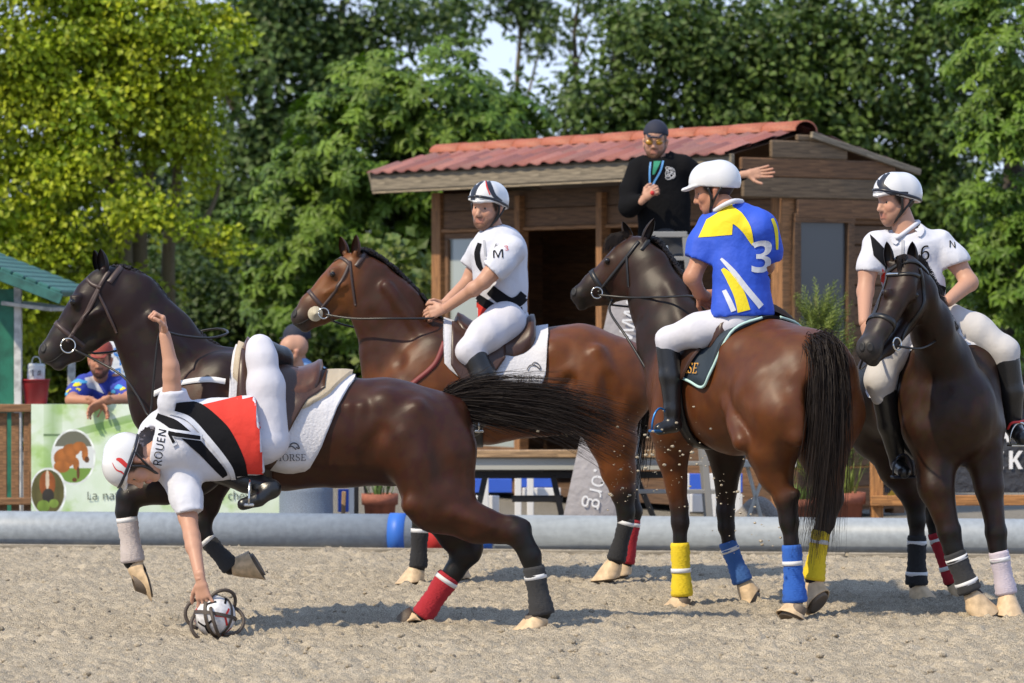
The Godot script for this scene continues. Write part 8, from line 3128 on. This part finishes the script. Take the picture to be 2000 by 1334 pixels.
func make_chair() -> void:
	var d := 24.9
	var m := mat("chair_steel", lin(0.30, 0.29, 0.27), 0.45, {"metal": 0.4})
	var b := at(1300, 1000, d)
	var t := thing("umpire_chair", "tall steel umpire's chair behind the pipe", "chair", Vector3(b.x, -0.07, b.z))
	for q in [[1272, 458, 1235, d - 0.2], [1338, 458, 1392, d - 0.2], [1268, 480, 1230, d + 0.6], [1336, 480, 1385, d + 0.6]]:
		var a := at(q[0], q[1], q[3])
		var e := at(q[2], 1030, q[3])
		bar(t, "leg", Vector3(e.x, -0.07, e.z), a, 0.045, 0.045, m, Vector3(1, 0, 0))
	bar(t, "rail", at(1268, 458, d - 0.2), at(1342, 458, d - 0.2), 0.05, 0.04, m)
	bar(t, "rail", at(1262, 505, d - 0.2), at(1345, 505, d - 0.2), 0.04, 0.03, m)
	bar(t, "seat", at(1266, 520, d + 0.2), at(1342, 520, d + 0.2), 0.5, 0.03, m)
	bar(t, "platform", at(1240, 690, d + 0.15), at(1372, 690, d + 0.15), 0.5, 0.04, m)
	for k in 5:
		var y := 740.0 + k * 55.0
		var w := 60.0 + k * 8.0
		bar(t, "rung", at(1305 - w, y, d - 0.2), at(1310 + w, y, d - 0.2), 0.04, 0.03, m)

# sand thrown up by the hooves
func make_clods() -> void:
	rng.seed = 50
	var mm := MultiMesh.new()
	mm.transform_format = MultiMesh.TRANSFORM_3D
	mm.use_colors = true
	mm.mesh = clod_mesh()
	var spots := [[1225, 940, 60, 70, 60], [1330, 900, 60, 90, 50], [1420, 980, 60, 80, 40], [1250, 860, 70, 60, 25], [1480, 1040, 60, 50, 14], [1090, 840, 60, 20, 8]]
	var xs := []
	for s in spots:
		for i in int(s[4]):
			var p := at(s[0] + rng.randfn() * s[2] * 0.5, s[1] + rng.randfn() * s[3] * 0.5, 18.1 + rng.randf_range(-0.3, 0.2))
			var r := 0.002 + 0.011 * pow(rng.randf(), 4.0)
			xs.append(Transform3D(Basis.from_euler(Vector3(rng.randf() * 6, rng.randf() * 6, rng.randf() * 6)).scaled(Vector3(r, r * 0.7, r)), p))
	mm.instance_count = xs.size()
	for i in xs.size():
		mm.set_instance_transform(i, xs[i])
		mm.set_instance_color(i, Color(0.95, 0.94, 0.9))
	var o := MultiMeshInstance3D.new()
	o.name = "flying_sand"
	o.multimesh = mm
	o.material_override = mats["sand"]
	add_child(o, true)
	tag(o, "crumbs of sand thrown into the air by galloping hooves", "sand")
	o.set_meta("kind", "stuff")
func make_people() -> void:
	people_materials()
	var r1: Dictionary = make_rider_1()[0]
	var r2: Dictionary = make_rider_2()[0]
	var r3: Dictionary = make_rider_3()[0]
	var r4: Dictionary = make_rider_4()[0]
	var um := make_umpire()
	var s1 := make_spectator_1()
	var s2 := make_plain(26.0, 268, 700, Vector3(-0.2, -0.1, 1), false, Color(0.05, 0.03, 0.02), SKIN)
	var s3 := make_plain(26.6, 574, 688, Vector3(-0.95, -0.1, 0.25), true, Color(0.1, 0.08, 0.06), SKIN)
	var s4 := make_plain(27.6, 580, 672, Vector3(-0.5, -0.1, 0.85), false, Color(0.04, 0.03, 0.02), SKIN)
	finish_blobs()
	dress_rider_1(r1)
	dress_rider_2(r2)
	dress_rider_3(r3)
	dress_rider_4(r4)
	dress_umpire(um)
	dress_spectator_1(s1)
	dress_plain(s2, "spectator in a green shirt behind the galloping horse's neck", mat("shirt_green", lin(0.05, 0.26, 0.20), 0.8))
	var p3 := dress_plain(s3, "bald spectator with glasses in a grey shirt behind the empty saddle", mat("shirt_grey", lin(0.16, 0.19, 0.19), 0.85))
	for s in [-1.0, 1.0]:
		cord(p3, "glasses", [s3.c + Vector3(-0.105, 0.01, 0.02 + s * 0.035), s3.c + Vector3(-0.06, 0.014, 0.02 + s * 0.072), s3.c + Vector3(0.0, 0.012, s * 0.08)], 0.004, mats["strap_black"], 8)
	var p4 := dress_plain(s4, "spectator in a dark cap standing behind the bald man", mat("shirt_sky", lin(0.16, 0.30, 0.55), 0.8))
	var cap4 := Blob.new()
	cap4.cell = 0.008
	cap4.cap(s4.c + Vector3(0.01, 0.06, -0.01), s4.c + Vector3(-0.01, 0.062, 0.012), 0.1, 0.098, Color.WHITE, 0.02)
	cap4.slice(s4.c + Vector3(0, 0.04, 0), Vector3(0, -1, 0), 0.2)
	cap4.cap(s4.c + Vector3(-0.05, 0.05, 0.07), s4.c + Vector3(-0.09, 0.045, 0.11), 0.06, 0.045, Color.WHITE, 0.01, Vector3.UP, 0.2)
	cap4.compute()
	part(p4, "cap", blob_mesh([cap4]), mats["cap_navy"])
func _ready() -> void:
	make_light()
	make_textures()
	make_ground()
	make_pipe()
	make_cabin()
	make_kiosk()
	make_fences()
	make_trees()
	make_horses()
	make_people()
	make_ball()
	make_things()
